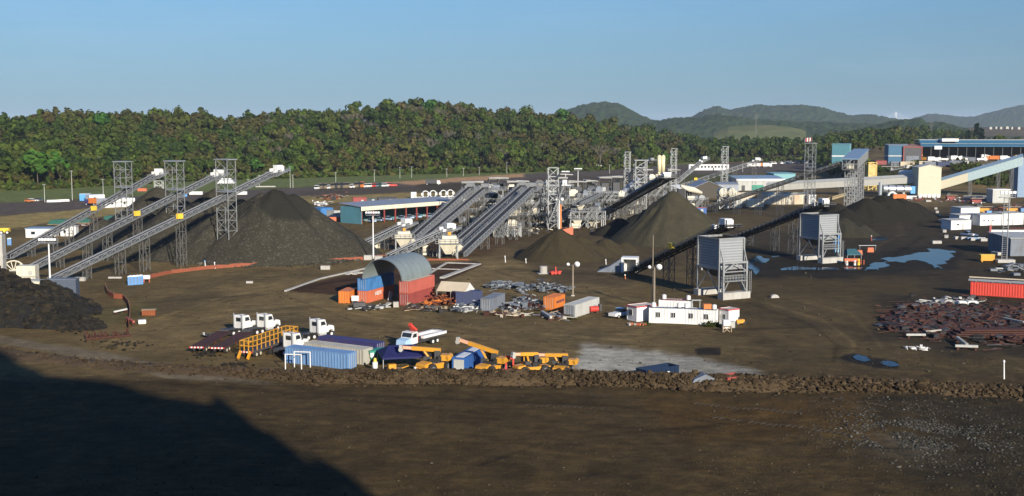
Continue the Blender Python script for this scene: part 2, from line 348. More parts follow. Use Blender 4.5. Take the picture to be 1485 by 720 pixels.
g = paint(g, [(700, 330), (1060, 330), (1060, 350), (900, 420), (780, 400)], (.075, .060, .042), 20, 14, .7)
g = paint(g, [(560, 330), (700, 330), (760, 345), (700, 375), (560, 375)], (.075, .048, .034), 12, 9, .7)
g = paint(g, [(930, 575), (1260, 575), (1290, 640), (1000, 640)], (.15, .095, .036), 40, 30, .5)
def track(col, pts, wd, k):
    pts = [(CX + F * a.x / (a.y * cp_ + CAMZ * sp_) , b) for a, b in ((at(*p), p[1]) for p in pts)]
    dm = np.full(PP.shape, 1e9)
    for (x0, y0), (x1, y1) in zip(pts[:-1], pts[1:]):
        L2 = (x1 - x0) ** 2 + (y1 - y0) ** 2; t = np.clip(((PP - x0) * (x1 - x0) + (QQ - y0) * (y1 - y0)) / L2, 0, 1)
        dm = np.minimum(dm, np.hypot(PP - x0 - t * (x1 - x0), (QQ - y0 - t * (y1 - y0)) * 2.2))
    return col * (1 + 1.5 * (k - 1) * (smooth(1.25 - dm / wd) * smooth((n2 - .25) / .3)))[..., None]
def curve(pts, n=14):
    t = np.linspace(0, 1, n); m = np.linspace(0, 1, len(pts)); return list(zip(np.interp(t, m, [p[0] for p in pts]) + 0 * t, np.interp(t, m, [p[1] for p in pts])))
for pts, wd, k in (([(140, 500), (260, 455), (470, 440), (700, 478), (880, 492), (1120, 505)], 4, 1.3), ([(150, 508), (270, 462), (470, 448), (700, 487), (880, 501), (1120, 515)], 4, 1.3),
                   ([(1090, 440), (1180, 470), (1220, 500), (1215, 530)], 5, .75), ([(1110, 438), (1200, 465), (1245, 497), (1245, 530)], 5, 1.35), ([(1140, 430), (1240, 455), (1275, 490), (1300, 520), (1400, 535)], 5, 1.3),
                   ([(200, 440), (400, 425), (520, 470), (860, 500)], 3.5, .75), ([(560, 470), (760, 500), (850, 512)], 3, 1.3), ([(200, 470), (320, 430), (500, 400), (740, 385), (880, 392)], 4, 1.25), ([(205, 478), (330, 436), (500, 407), (740, 391), (880, 399)], 4, .78),
                   ([(720, 395), (860, 430), (1000, 480), (1180, 475)], 4, .76), ([(1100, 400), (1300, 405), (1390, 395)], 4, .8), ([(1300, 300), (1310, 340), (1230, 380)], 6, 1.3), ([(1330, 300), (1340, 345), (1260, 395)], 6, .75),
                   ([(0, 545), (300, 560), (700, 600), (1100, 640), (1485, 660)], 6, .82), ([(250, 590), (700, 640), (1100, 700)], 7, 1.2), ([(420, 570), (900, 590), (1300, 650)], 5, .8), ([(560, 720), (800, 640), (1200, 600)], 7, .8), ([(200, 545), (600, 562), (1000, 575)], 6, 1.2)):
    g = track(g, pts, wd, k)
ramp = gz(XX, YY); em = smooth((ramp - .6) / 2) * smooth((13.6 - ramp) / 2) * (PP > 1150)
g = lerp(g, lerp(C(.018, .016, .012) + 0 * XX[..., None], C(.035, .055, .016), smooth((n2 - .5) / .12) * .9), em)
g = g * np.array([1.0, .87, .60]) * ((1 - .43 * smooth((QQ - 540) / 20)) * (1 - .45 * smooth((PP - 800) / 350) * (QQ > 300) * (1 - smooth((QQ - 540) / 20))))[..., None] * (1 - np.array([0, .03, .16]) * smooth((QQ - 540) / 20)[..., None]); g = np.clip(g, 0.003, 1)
nr, nc = XX.shape
V = np.stack([XX, YY, ZZ], -1).reshape(-1, 3)
idx = np.arange(nr * nc).reshape(nr, nc)
FQ = np.stack([idx[1:, :-1], idx[1:, 1:], idx[:-1, 1:], idx[:-1, :-1]], -1).reshape(-1, 4)

def ground_mat():
    m = bpy.data.materials.new('yard_soil'); m.use_nodes = True
    N, L = m.node_tree.nodes, m.node_tree.links; b = N['Principled BSDF']
    at_ = N.new('ShaderNodeAttribute'); at_.attribute_name = 'soil'
    tc = N.new('ShaderNodeTexCoord')
    def noise(sc, det=6, ro=.6, vec=None):
        n = N.new('ShaderNodeTexNoise'); n.inputs['Scale'].default_value = sc; n.inputs['Detail'].default_value = det; n.inputs['Roughness'].default_value = ro
        L.new(vec or tc.outputs['Object'], n.inputs['Vector']); return n
    mp = N.new('ShaderNodeMapping'); mp.inputs['Scale'].default_value = (0.35, 1.4, 1); mp.inputs['Rotation'].default_value = (0, 0, 0.25); L.new(tc.outputs['Object'], mp.inputs['Vector'])
    na = noise(0.5, 8, .65); nb = noise(3.2, 6, .75); nd = noise(.13, 6, .7); nc_ = noise(0.6, 5, .6, mp.outputs[0])
    def mr(n, lo, hi, a, c):
        r = N.new('ShaderNodeMapRange'); r.inputs[1].default_value = lo; r.inputs[2].default_value = hi; r.inputs[3].default_value = a; r.inputs[4].default_value = c
        L.new(n.outputs['Fac'], r.inputs[0]); return r
    v = at_.outputs['Color']
    for r in (mr(na, .3, .7, .72, 1.28), mr(nb, .3, .7, .62, 1.38), mr(nd, .35, .65, .78, 1.2), mr(nc_, .35, .65, .85, 1.15)):
        x = N.new('ShaderNodeVectorMath'); x.operation = 'SCALE'; L.new(v, x.inputs[0]); L.new(r.outputs[0], x.inputs['Scale']); v = x.outputs[0]
    L.new(v, b.inputs['Base Color']); b.inputs['Roughness'].default_value = 0.95; b.inputs['Specular IOR Level'].default_value = 0.1
    bp = N.new('ShaderNodeBump'); bp.inputs['Distance'].default_value = 0.3; bp.inputs['Strength'].default_value = 0.8
    L.new(na.outputs['Fac'], bp.inputs['Height'])
    bp2 = N.new('ShaderNodeBump'); bp2.inputs['Distance'].default_value = 0.16; L.new(nb.outputs['Fac'], bp2.inputs['Height']); L.new(bp.outputs[0], bp2.inputs['Normal'])
    L.new(bp2.outputs[0], b.inputs['Normal'])
    return m
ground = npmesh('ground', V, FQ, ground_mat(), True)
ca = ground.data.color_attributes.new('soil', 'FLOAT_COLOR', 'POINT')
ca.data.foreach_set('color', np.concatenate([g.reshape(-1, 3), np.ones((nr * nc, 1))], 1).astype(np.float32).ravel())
tag(ground, 'broad brown dirt yard with grass strips beyond it', None, None, 'structure')

# the high quarry bank behind the viewer whose shadow falls over the near left ground
bank_px = [(-600, 380), (-250, 455), (0, 509), (14, 514), (30, 528), (58, 537), (64, 544), (111, 548), (155, 552), (194, 562), (211, 570), (300, 585), (307, 587), (308.5, 572), (315, 572), (317, 590), (350, 600), (375, 622),
           (400, 630), (450, 655), (470, 668), (500, 684), (540, 720), (600, 800), (700, 990)]
sh = Vector((-math.sin(SUN_AZ), math.cos(SUN_AZ))); tan_e = math.tan(SUN_EL)
crest = []
for (a, b) in bank_px:
    q = at(a, b); L = (q.y + 42) / sh.y; crest.append((q.x - sh.x * L, L * tan_e))
crest = [(crest[0][0] - 120, 150)] + crest + [(crest[-1][0] + 60, 4), (crest[-1][0] + 300, 2)]
crest.sort()
MBk = MB()
for j, (y, s, dz) in enumerate(((-30, .0, -1), (-36, .55, 0), (-42, 1, 0), (-55, .96, 0), (-90, .8, 0), (-160, .0, -1))):
    for (x, h) in crest: MBk.v.append((x, y, h * s + dz))
nC = len(crest)
for j in range(5):
    for k in range(nC - 1): MBk.f.append((j * nC + k, j * nC + k + 1, (j + 1) * nC + k + 1, (j + 1) * nC + k)); MBk.m.append(0)
M_bank = mat('bank_earth', (0.10, 0.075, 0.045), 0.95, 0, 0.4, 0.1, bump=0.5, bsc=0.5)
tag(MBk.build('hill', M_bank), 'steep earth bank behind the viewer', None, None, 'structure')

# ------------------------------------------------------------------ far hills
def hill_mat(name, c1, c2, c3, sc):
    m = bpy.data.materials.new(name); m.use_nodes = True
    N, L = m.node_tree.nodes, m.node_tree.links; b = N['Principled BSDF']
    tc = N.new('ShaderNodeTexCoord')
    n = N.new('ShaderNodeTexNoise'); n.inputs['Scale'].default_value = sc; n.inputs['Detail'].default_value = 8; n.inputs['Roughness'].default_value = .7
    L.new(tc.outputs['Object'], n.inputs['Vector'])
    r = N.new('ShaderNodeValToRGB'); e = r.color_ramp.elements
    e[0].position = .32; e[0].color = (*c1, 1); e[1].position = .68; e[1].color = (*c3, 1); k = e.new(.5); k.color = (*c2, 1)
    L.new(n.outputs['Fac'], r.inputs[0]); L.new(r.outputs[0], b.inputs['Base Color']); b.inputs['Roughness'].default_value = 1; b.inputs['Specular IOR Level'].default_value = 0
    return m
M_hill = hill_mat('far_forest', (.012, .024, .008), (.026, .042, .014), (.045, .055, .022), .03)
M_hillg = hill_mat('hill_pasture', (.07, .085, .03), (.10, .11, .04), (.14, .12, .06), .02)
M_plain = hill_mat('dry_plain', (.06, .05, .03), (.09, .07, .04), (.12, .09, .055), .01)
def far_hill(name, label, prof, Yc, dep, m, amp=9.0, cell=14.0, step=1.6, nrow=46, front=1.0):
    xs = np.arange(prof[0][0], prof[-1][0] + .1, step); sky_y = np.interp(xs, [p[0] for p in prof], [p[1] for p in prof])
    H = np.array([up(x, y, Yc).z for x, y in zip(xs, sky_y)])
    t = np.linspace(-1, 1, nrow); Yv = Yc + dep * t
    a = np.array([up(x, 180, 1.0).x for x in xs]) * 1.0
    XX = a[None, :] * Yv[:, None]; YY = np.repeat(Yv[:, None], len(xs), 1)
    pf = np.cos(np.clip(t, -1, 1) * math.pi / 2) ** 0.8
    Z = (H[None, :] - amp * .55) * pf[:, None] * (.9 + .2 * vn(XX / (cell * 9), YY / (cell * 9), 5) * (1 - pf[:, None]) + .1 * pf[:, None])
    Z += amp * (vn(XX / cell, YY / cell, 31) * .65 + vn(XX / cell * 2.3, YY / cell * 2.3, 33) * .5) * (np.minimum(1, (1 - abs(t)) * 6))[:, None] - 1.5
    nr, nc = XX.shape; idx = np.arange(nr * nc).reshape(nr, nc)
    f = np.stack([idx[:-1, :-1], idx[:-1, 1:], idx[1:, 1:], idx[1:, :-1]], -1).reshape(-1, 4)
    o = npmesh(name, np.stack([XX, YY, Z], -1).reshape(-1, 3), f, m, False)
    return tag(o, label, None, None, 'structure')
far_hill('hills', 'rounded wooded hill rising behind the forest', [(770, 181), (800, 167), (820, 161), (840, 154), (860, 149), (875, 148), (895, 150), (910, 157), (925, 166), (945, 174), (965, 182)], 4300, 520, M_hill, 15, 24)
far_hill('hills', 'low dark wooded rise before the long range', [(925, 183), (950, 176), (975, 172), (1010, 172), (1040, 166), (1065, 170), (1100, 174), (1150, 177), (1200, 178), (1260, 180), (1330, 184)], 3600, 420, M_hill, 13, 22)
far_hill('hills', 'long wooded range on the horizon', [(960, 178), (985, 173), (1005, 169), (1022, 160), (1040, 154), (1056, 160), (1075, 157), (1095, 153), (1130, 154), (1160, 152), (1185, 155), (1210, 162), (1235, 168), (1265, 167), (1295, 172), (1320, 176), (1350, 180)], 5600, 620, M_hill, 17, 26)
far_hill('hills', 'grassy slope among the wooded hills', [(1035, 190), (1055, 183), (1080, 181), (1120, 181), (1150, 184), (1170, 190)], 3000, 200, M_hillg, 3, 30)
far_hill('hills', 'wooded knoll behind the blue roofed warehouses', [(1255, 186), (1285, 178), (1310, 174), (1335, 172), (1345, 178), (1365, 178), (1385, 182), (1405, 188)], 3000, 300, M_hill, 11, 18)
far_hill('hills', 'hazy blue range farthest off', [(1290, 179), (1325, 172), (1345, 166), (1365, 166), (1390, 170), (1410, 169), (1430, 165), (1455, 158), (1485, 152), (1520, 147), (1580, 150), (1700, 160), (1900, 176)], 8200, 900, M_hill, 17, 34, nrow=30)
far_hill('hills', 'faint low ridge far behind the forest', [(-900, 176), (-500, 170), (-100, 172), (400, 174), (900, 177), (980, 176), (1100, 178), (1300, 178), (1500, 176), (2200, 172)], 11500, 900, M_hill, 14, 40, step=4, nrow=20)
far_hill('hills', 'dry brown plain before the hazy range', [(1370, 190), (1400, 185), (1430, 184), (1485, 184), (1600, 184), (1900, 186)], 3600, 500, M_plain, 2, 40)

# ------------------------------------------------------------------ trees
def leaf_mat(name, ramp, by_object):
    m = bpy.data.materials.new(name); m.use_nodes = True
    N, L = m.node_tree.nodes, m.node_tree.links; b = N['Principled BSDF']
    r = N.new('ShaderNodeValToRGB'); r.color_ramp.interpolation = 'LINEAR'; e = r.color_ramp.elements
    e[0].position = 0; e[0].color = (*ramp[0], 1); e[1].position = 1; e[1].color = (*ramp[-1], 1)
    for k, c in enumerate(ramp[1:-1]): q = e.new((k + 1) / (len(ramp) - 1)); q.color = (*c, 1)
    if by_object: s = N.new('ShaderNodeObjectInfo'); L.new(s.outputs['Random'], r.inputs[0])
    else: s = N.new('ShaderNodeAttribute'); s.attribute_name = 'hue'; L.new(s.outputs['Fac'], r.inputs[0])
    ge = N.new('ShaderNodeNewGeometry'); mr = N.new('ShaderNodeMapRange'); mr.inputs[3].default_value = .6; mr.inputs[4].default_value = 1.3
    L.new(ge.outputs['Random Per Island'], mr.inputs[0])
    x = N.new('ShaderNodeVectorMath'); x.operation = 'SCALE'; L.new(r.outputs[0], x.inputs[0]); L.new(mr.outputs[0], x.inputs['Scale'])
    L.new(x.outputs[0], b.inputs['Base Color']); b.inputs['Roughness'].default_value = .75; b.inputs['Specular IOR Level'].default_value = .15
    return m
RAMP = [(0.0237, 0.0417, 0.0063), (0.0369, 0.0588, 0.0071), (0.0486, 0.0519, 0.0092), (0.0564, 0.0485, 0.0113), (0.0447, 0.0622, 0.0085), (0.0611, 0.0492, 0.0142), (0.033, 0.0533, 0.0074), (0.0564, 0.0827, 0.0085), (0.058, 0.0485, 0.0135), (0.0674, 0.056, 0.017), (0.0408, 0.0554, 0.0085), (0.0502, 0.0438, 0.0113)]
M_leafstuff = leaf_mat('forest_leaves', RAMP, False)
M_leafobj = leaf_mat('tree_leaves', RAMP, True)
M_leafbright = leaf_mat('bright_leaves', [(.032, .088, .012), (.05, .11, .014)], True)
M_bark = mat('pale_bark', (.135, .115, .09), .9, 0, .25, 1)
M_barkd = mat('dark_bark', (.09, .07, .05), .9, 0, .25, 1)
def crown(rs, R_, H, nl, nq, qs, hole=0.0):
    """leaf clumps over several lobes; returns quads (n,4,3)"""
    lob = []
    for k in range(nl):
        a = rs.uniform(0, 2 * math.pi); rr = R_ * rs.uniform(.15, .62)
        lob.append((rr * math.cos(a), rr * math.sin(a), H * rs.uniform(.5, .86), R_ * rs.uniform(.36, .58), H * rs.uniform(.13, .22)))
    q = []
    for k in range(nq):
        c = lob[rs.randint(nl)]; d = rs.normal(size=3); d /= np.linalg.norm(d)
        if d[2] < -.35: d[2] *= -1
        p = np.array(c[:3]) + d * np.array([c[3], c[3], c[4]]) * rs.uniform(.82, 1.08)
        n = d * np.array([1, 1, 1.3]) + rs.normal(size=3) * .2; n /= np.linalg.norm(n)
        u = np.cross(n, rs.normal(size=3)); u /= np.linalg.norm(u); w = np.cross(n, u); s = qs * rs.uniform(.6, 1.3)
        q.append([p - u * s - w * s * .7, p + u * s - w * s * .6, p + u * s * .8 + w * s, p - u * s * .9 + w * s * .8])
    return np.array(q), lob
def tri_core(lob):
    vs, fs = [], []
    for (x, y, z, r, h) in lob:
        o = len(vs); r *= .8; h *= .8
        vs += [(x - r, y, z), (x, y - r, z), (x + r, y, z), (x, y + r, z), (x, y, z + h), (x, y, z - h)]
        for k in range(4): fs += [(o + k, o + (k + 1) % 4, o + 4, o + 4), (o + (k + 1) % 4, o + k, o + 5, o + 5)]
    return np.array(vs), np.array(fs)
rs = np.random.RandomState(3)
CROWNS = []
for k in range(9):
    Rr = (5.2, 6.5, 4.2, 7.5, 5.0, 6.0, 3.6, 8.5, 5.6)[k]; Hh = (16, 18, 15, 17, 13, 20, 12, 19, 15)[k]
    q, lob = crown(rs, Rr, Hh, 6 + k % 3, 190, Rr * .155)
    CROWNS.append((q.reshape(-1, 3), np.arange(len(q) * 4).reshape(-1, 4), lob, Rr, Hh))
def trunk_mb(H, r, rs_, forks=4):
    b = MB(); b.tube((0, 0, -1.5), (0, 0, H * .5), r, 6, r * .7)
    for k in range(forks):
        a = rs_.uniform(0, 6.28); b.tube((0, 0, H * rs_.uniform(.35, .5)), (math.cos(a) * H * .2, math.sin(a) * H * .2, H * rs_.uniform(.62, .8)), r * .55, 5, r * .2)
    return b
def bare_mb(H, r, rs_, spread=.42):
    b = MB(); b.tube((0, 0, -1.5), (0, 0, H * .45), r, 6, r * .75)
    def grow(p, d, L, rr, lev):
        q = p + d * L; b.tube(p, q, rr, 4, rr * .6, caps=False)
        if lev == 0: return
        for k in range(3):
            e = (d + Vector(rs_.normal(size=3)) * .55 + Vector((0, 0, .12))).normalized(); grow(p.lerp(q, rs_.uniform(.6, 1)), e, L * .68, rr * .6, lev - 1)
    for k in range(5):
        a = k * 1.26 + rs_.uniform(0, .6); d = Vector((math.cos(a) * spread, math.sin(a) * spread, .6)).normalized(); grow(Vector((0, 0, H * rs_.uniform(.36, .45))), d, H * .24, r * .55, 3)
    return b
CROWN_ME, TRUNK_ME, BARE_ME = [], [], []
def only_mesh(o): me = o.data; bpy.data.objects.remove(o); return me
for k, (v, f, lob, Rr, Hh) in enumerate(CROWNS):
    cv, cf = tri_core(lob)
    me = bpy.data.meshes.new('crown'); me.from_pydata(np.concatenate([v, cv]).tolist(), [], f.tolist() + [(a, b, c) for a, b, c, d in (cf + len(v)).tolist()])
    me.materials.append(M_leafobj); CROWN_ME.append(me)
    TRUNK_ME.append(only_mesh(trunk_mb(Hh, .34, rs).build('trunk', M_barkd)))
for k in range(4): BARE_ME.append(only_mesh(bare_mb(17 + k, .42, rs).build('trunk', M_bark)))
CROWN_BR = [m.copy() for m in CROWN_ME]
for m in CROWN_BR: m.materials[0] = M_leafbright

spots = []                                                     # (X, Y, scale, depth behind the forest edge)
Yc = 560.0
while Yc < 1500:
    st = 6.6 * (1 + (Yc - 600) / 2500)
    x = -0.62 * Yc
    while x < 0.16 * Yc:
        X, Y = x + NR.uniform(-2.6, 2.6), Yc + NR.uniform(-2.8, 2.8); x += st
        p = CX + F * X / Y; yf = np.interp(p, *TREE_YF); dd = Y - yf
        H = np.interp(p, *RIDGE_H)
        if p > 1010 or dd < 0 or dd > 335 or p < -260: continue
        if dd < 12 and NR.rand() < .4: continue
        spots.append((X, Y, (NR.uniform(.55, .92) if NR.rand() > .14 else NR.uniform(.92, 1.25)) * (1.0 if dd > 25 else .8), dd))
    Yc += st * .92
for k in range(1300):                                           # the dark belt to the right
    Y = 1215 + 500 * NR.rand() ** 1.6; p = NR.uniform(960, 1345); X = (p - CX) / F * Y
    yf = np.interp(p, *TREE_YF)
    if Y < yf: continue
    spots.append((X, Y, NR.uniform(.7, 1.15), 60 + Y - yf))
for k in range(170):
    Y = NR.uniform(985, 1200); p = NR.uniform(1165, 1345) if NR.rand() < .75 else NR.uniform(1345, 1480); X = (p - CX) / F * Y
    if p > 1330 and Y < 1120: continue
    spots.append((X, Y, NR.uniform(.45, .8), 400))
for k in range(260):
    Y = NR.uniform(1500, 2000); p = NR.uniform(1180, 1420); spots.append(((p - CX) / F * Y, Y, NR.uniform(.7, 1.0), 400))
spots = [(X, Y, s, d, gzz(X, Y)) for X, Y, s, d in spots]
inframe = [i for i, q in enumerate(spots) if -20 < CX + F * q[0] / q[1] < 1500 and CX + F * q[0] / q[1] < 1010]
inframe.sort(key=lambda i: spots[i][3]); single = set(inframe[:215])
VV, FF, HU = [], [], []; off = 0
for i, (X, Y, s, d, z) in enumerate(spots):
    if i in single: continue
    k = NR.randint(9); v, f, lob, Rr, Hh = CROWNS[k]
    a = NR.uniform(0, 6.28); c, s_ = math.cos(a), math.sin(a)
    far = Y > 1250 or d > 200
    if far: f = f[::2]
    sx = s * NR.uniform(.88, 1.15); sz = s * NR.uniform(.88, 1.12)
    cv, cf = tri_core(lob)
    w = np.concatenate([v, cv]); ff = np.concatenate([f, cf + len(v)])
    t = np.stack([(w[:, 0] * c - w[:, 1] * s_) * sx + X, (w[:, 0] * s_ + w[:, 1] * c) * sx + Y, w[:, 2] * sz + z], -1)
    VV.append(t); FF.append(ff + off); off += len(w)
    patch = vn(X / 55, Y / 55, 77)
    hue = (NR.choice([0, .09, .36, .54, .64]) if patch < .5 else NR.choice([.18, .27, .45, .73, .82, 1.0, .36, .09, .64, 0])) + NR.uniform(-.05, .05)
    if CX + F * X / Y > 985: hue = NR.choice([0, .09, .36, .54, .18])
    HU.append(np.full(len(ff), np.clip(hue, 0, 1)))
VV = np.concatenate(VV); FF = np.concatenate(FF); HU = np.concatenate(HU)
quad = FF[:, 2] != FF[:, 3]
def forest(name, sel, label):
    f = FF[sel]
    o = npmesh(name, VV, f, M_leafstuff) if f.shape[1] == 4 else None
    return o
# cores are triangles: store them as thin quads by splitting the last edge
VV2 = VV; tri = FF[~quad].copy()
mid = (VV[tri[:, 2]] + VV[tri[:, 0]]) / 2
tri[:, 3] = len(VV) + np.arange(len(tri)); VV2 = np.concatenate([VV, mid])
FA = np.concatenate([FF[quad], tri]); HA = np.concatenate([HU[quad], HU[~quad]])
fo = npmesh('forest', VV2, FA, M_leafstuff)
fa = fo.data.attributes.new('hue', 'FLOAT', 'FACE')
if len(fo.data.polygons) == len(HA): fa.data.foreach_set('value', HA.astype(np.float32))
tag(fo, 'dense mixed green and brown forest over the hill', None, None, 'stuff')
def tree(X, Y, z, s, k, bright=False, label=None, group='trees along the forest edge'):
    r = thing('tree', label or ('bright green leafy tree at the foot of the forest' if bright else 'leafy tree at the foot of the forest'), 'tree', (X, Y, z), RN.uniform(0, 6.28), group)
    r.scale = (s, s, s * RN.uniform(.9, 1.1))
    for nm, me in (('crown', (CROWN_BR if bright else CROWN_ME)[k]), ('trunk', TRUNK_ME[k])):
        o = bpy.data.objects.new(nm, me); COL.objects.link(o); o.parent = r
    return r
for i in sorted(single):
    X, Y, s, d, z = spots[i]; tree(X, Y, z, s, NR.randint(9), NR.rand() < .05)
# trees that stand out
def tree_px(px, py, Y, s, k, label, bright):                    # px, py: top of the crown
    X = (px - CX) / F * Y; z = gzz(X, Y); return tree(X, Y, z, s, k, bright, label, None)
for (a, b, Y, s, k, lb) in ((55, 262, 700, 1.25, 7, 'wide bright green tree at the left end of the forest edge'), (85, 255, 735, 1.15, 3, 'tall bright green tree next to the widest bright tree'),
        (150, 205, 950, 1.2, 7, 'bright green tree halfway up the left hillside'), (255, 225, 880, 1.0, 3, 'bright green tree above the middle stacker'),
        (625, 152, 1195, 1.25, 7, 'bright green domed tree topping the skyline'), (815, 166, 1250, 1.2, 7, 'bright green domed tree on the right shoulder of the hill'), (612, 195, 1090, .9, 3, 'bright green tree below the skyline dome')):
    tree_px(a, b, Y, s, k, lb, True)
def bare(px, Y, s, k, label, group=None, name='bare_tree'):
    X = (px - CX) / F * Y; r = thing(name, label, 'tree', (X, Y, gzz(X, Y)), RN.uniform(0, 6), group); r.scale = (s,) * 3
    o = bpy.data.objects.new('trunk', BARE_ME[k % 4]); COL.objects.link(o); o.parent = r; return r
bare(398, 1135, 1.3, 0, 'tall pale bare tree standing above the left skyline')
bare(560, 1190, 1.1, 1, 'pale bare tree just below the skyline notch')
for j in range(75):
    px = RN.choice([RN.uniform(290, 960), RN.uniform(380, 760), RN.uniform(100, 960)]); yf = float(np.interp(px, *TREE_YF))
    bare(px, yf + RN.uniform(30, 290), RN.uniform(.85, 1.15), j, 'pale bare tree among the leafy forest on the hill', 'bare trees in the forest')
bare(870, 1010, 1.3, 2, 'spreading bare tree above the white guard hut')
bare(1010, 1225, 1.2, 1, 'bare grey tree before the dark belt of trees')

# ------------------------------------------------------------------ air
hz = MB().bb(-14500, 14500, -420, 17000, -6, 175)
hm = bpy.data.materials.new('air'); hm.use_nodes = True; hn = hm.node_tree.nodes; hl = hm.node_tree.links
hn.remove(hn['Principled BSDF']); pv = hn.new('ShaderNodeVolumePrincipled'); pv.inputs['Density'].default_value = 0.000043
pv.inputs['Color'].default_value = (.72, .84, 1.0, 1); pv.inputs['Anisotropy'].default_value = 0.0
hl.new(pv.outputs[0], hn['Material Output'].inputs['Volume'])
tag(hz.build('haze', hm), 'thin blue haze in the air over the valley', None, None, 'stuff')
# ------------------------------------------------------------------ stockpiles
def pile_mat(name, c, pale, fresh=None):
    m = mat(name, c, .95, 0, .3, .5, bump=.25, bsc=2.2, spec=.1)
    N, L = m.node_tree.nodes, m.node_tree.links; b = N['Principled BSDF']
    src = b.inputs['Base Color'].links[0].from_socket
    tc = N.new('ShaderNodeTexCoord'); vo = N.new('ShaderNodeTexVoronoi'); vo.inputs['Scale'].default_value = 2.6; L.new(tc.outputs['Object'], vo.inputs['Vector'])
    mr = N.new('ShaderNodeMapRange'); mr.inputs[1].default_value = .82; mr.inputs[2].default_value = .95; mr.inputs[4].default_value = .4
    sx = N.new('ShaderNodeSeparateColor'); L.new(vo.outputs['Color'], sx.inputs[0]); L.new(sx.outputs[0], mr.inputs[0])
    mx = N.new('ShaderNodeMix'); mx.data_type = 'RGBA'; L.new(mr.outputs[0], mx.inputs['Factor']); L.new(src, mx.inputs['A']); mx.inputs['B'].default_value = (*pale, 1)
    out = mx.outputs['Result']
    if fresh:
        ds = N.new('ShaderNodeVectorMath'); ds.operation = 'DISTANCE'; ds.inputs[1].default_value = fresh[0]; L.new(tc.outputs['Object'], ds.inputs[0])
        m2 = N.new('ShaderNodeMapRange'); m2.inputs[1].default_value = fresh[1] * .9; m2.inputs[2].default_value = fresh[1] * 1.1; m2.inputs[3].default_value = 1; m2.inputs[4].default_value = 0
        L.new(ds.outputs['Value'], m2.inputs[0])
        m3 = N.new('ShaderNodeMix'); m3.data_type = 'RGBA'; L.new(m2.outputs[0], m3.inputs['Factor']); L.new(out, m3.inputs['A']); m3.inputs['B'].default_value = (*fresh[2], 1); out = m3.outputs['Result']
    L.new(out, b.inputs['Base Color']); return m
def heap(name, label, cones, m, slope=.74, res=.9, amp=.35, cat='stockpile', kind=None, seed=1):
    cx = [c[0] for c in cones]; cy = [c[1] for c in cones]; R_ = max(c[2] for c in cones) / slope + 4
    x0, x1, y0, y1 = min(cx) - R_, max(cx) + R_, min(cy) - R_, max(cy) + R_
    xs = np.arange(x0, x1, res); ys = np.arange(y0, y1, res); X, Y = np.meshgrid(xs, ys)
    Z = np.full(X.shape, -9.)
    for c in cones:
        sl = c[3] if len(c) > 3 else slope
        d = np.hypot(X - c[0], Y - c[1]); d = np.sqrt(d * d + 1.2) - .6
        Z = np.maximum(Z, c[2] - d * sl)
    Z = Z + amp * (fbm(X / 3.5, Y / 3.5, seed, 4) - .5) * 2 + amp * 1.6 * (fbm(X / 14, Y / 14, seed + 5, 3) - .5) * 2
    g_ = np.zeros(X.shape)
    for c in cones[:3]:
        an = np.arctan2(Y - c[1], X - c[0]); dd = np.hypot(X - c[0], Y - c[1]); g_ += np.exp(-(dd / (c[2] * 1.1 + 1)) ** 4) * (fbm(an * 7, dd * .06, seed + 40, 3) - .5) * np.minimum(dd, 9) * .26
    Z = Z + g_
    keep = Z > -.5; Z = np.maximum(Z, -.5)
    ox, oy = cones[0][0], cones[0][1]
    idx = np.full(X.shape, -1); fq = []
    a = keep[:-1, :-1] | keep[1:, :-1] | keep[:-1, 1:] | keep[1:, 1:]
    I = np.arange(X.size).reshape(X.shape)
    f = np.stack([I[:-1, :-1], I[:-1, 1:], I[1:, 1:], I[1:, :-1]], -1)[a]
    used, inv = np.unique(f, return_inverse=True)
    v = np.stack([X.ravel() - ox, Y.ravel() - oy, Z.ravel()], -1)[used]
    o = npmesh(name, v, inv.reshape(f.shape), m, True); o.location = (ox, oy, 0)
    return tag(o, label, None if kind else cat, None, kind)
M_pile1 = pile_mat('crushed_rock', (0.043, 0.038, 0.026), (0.135, 0.125, 0.095), ((4.5, -5.0, 15.0), 7.6, (0.0252, 0.0238, 0.0176)))
M_pile2 = pile_mat('brown_aggregate', (0.0448, 0.0346, 0.0176), (0.0672, 0.0540, 0.0294))
M_pile3 = pile_mat('grey_aggregate', (0.0493, 0.0432, 0.0260), (0.0728, 0.0648, 0.0420))
M_pile4 = pile_mat('dark_aggregate', (0.0190, 0.0167, 0.0113), (0.0392, 0.0324, 0.0210))
heap('gravel_stockpile', 'huge grey crushed rock stockpile under the three stacker conveyors',
     [(-69, 342, 19.6), (-74, 346, 18.2), (-93, 369, 18.6), (-81, 354, 16.2), (-64, 344, 17.8), (-92, 346, 13.6), (-84, 341, 14.5), (-104, 356, 13.5), (-112, 360, 12), (-100, 345, 11.5), (-106, 381, 14), (-120, 397, 17.6), (-86, 341, 10.5), (-101, 344, 9), (-113, 366, 9.5), (-96, 331, 5.5), (-112, 340, 5), (-122, 380, 7), (-56, 352, 10), (-104, 352, 12), (-114, 354, 9), (-124, 366, 8.5), (-134, 382, 8), (-108, 334, 6), (-60, 340, 12), (-132, 366, 5)], M_pile1, .72, 1.0, .3)
heap('aggregate_stockpile', 'low brown cone of fine aggregate before the crushing plant', [(13.5, 335, 8.4), (20, 342, 6), (28, 349, 4.5), (34, 352, 3.2), (25, 340, 3.6)], M_pile2, .66, .7, .16, seed=4)
heap('aggregate_stockpile', 'tall smooth grey cone under the long stacker in the middle', [(52.8, 384, 16.8, .80), (48, 388, 10), (56, 376, 6), (44, 380, 6)], M_pile3, .78, .8, .14, seed=7)
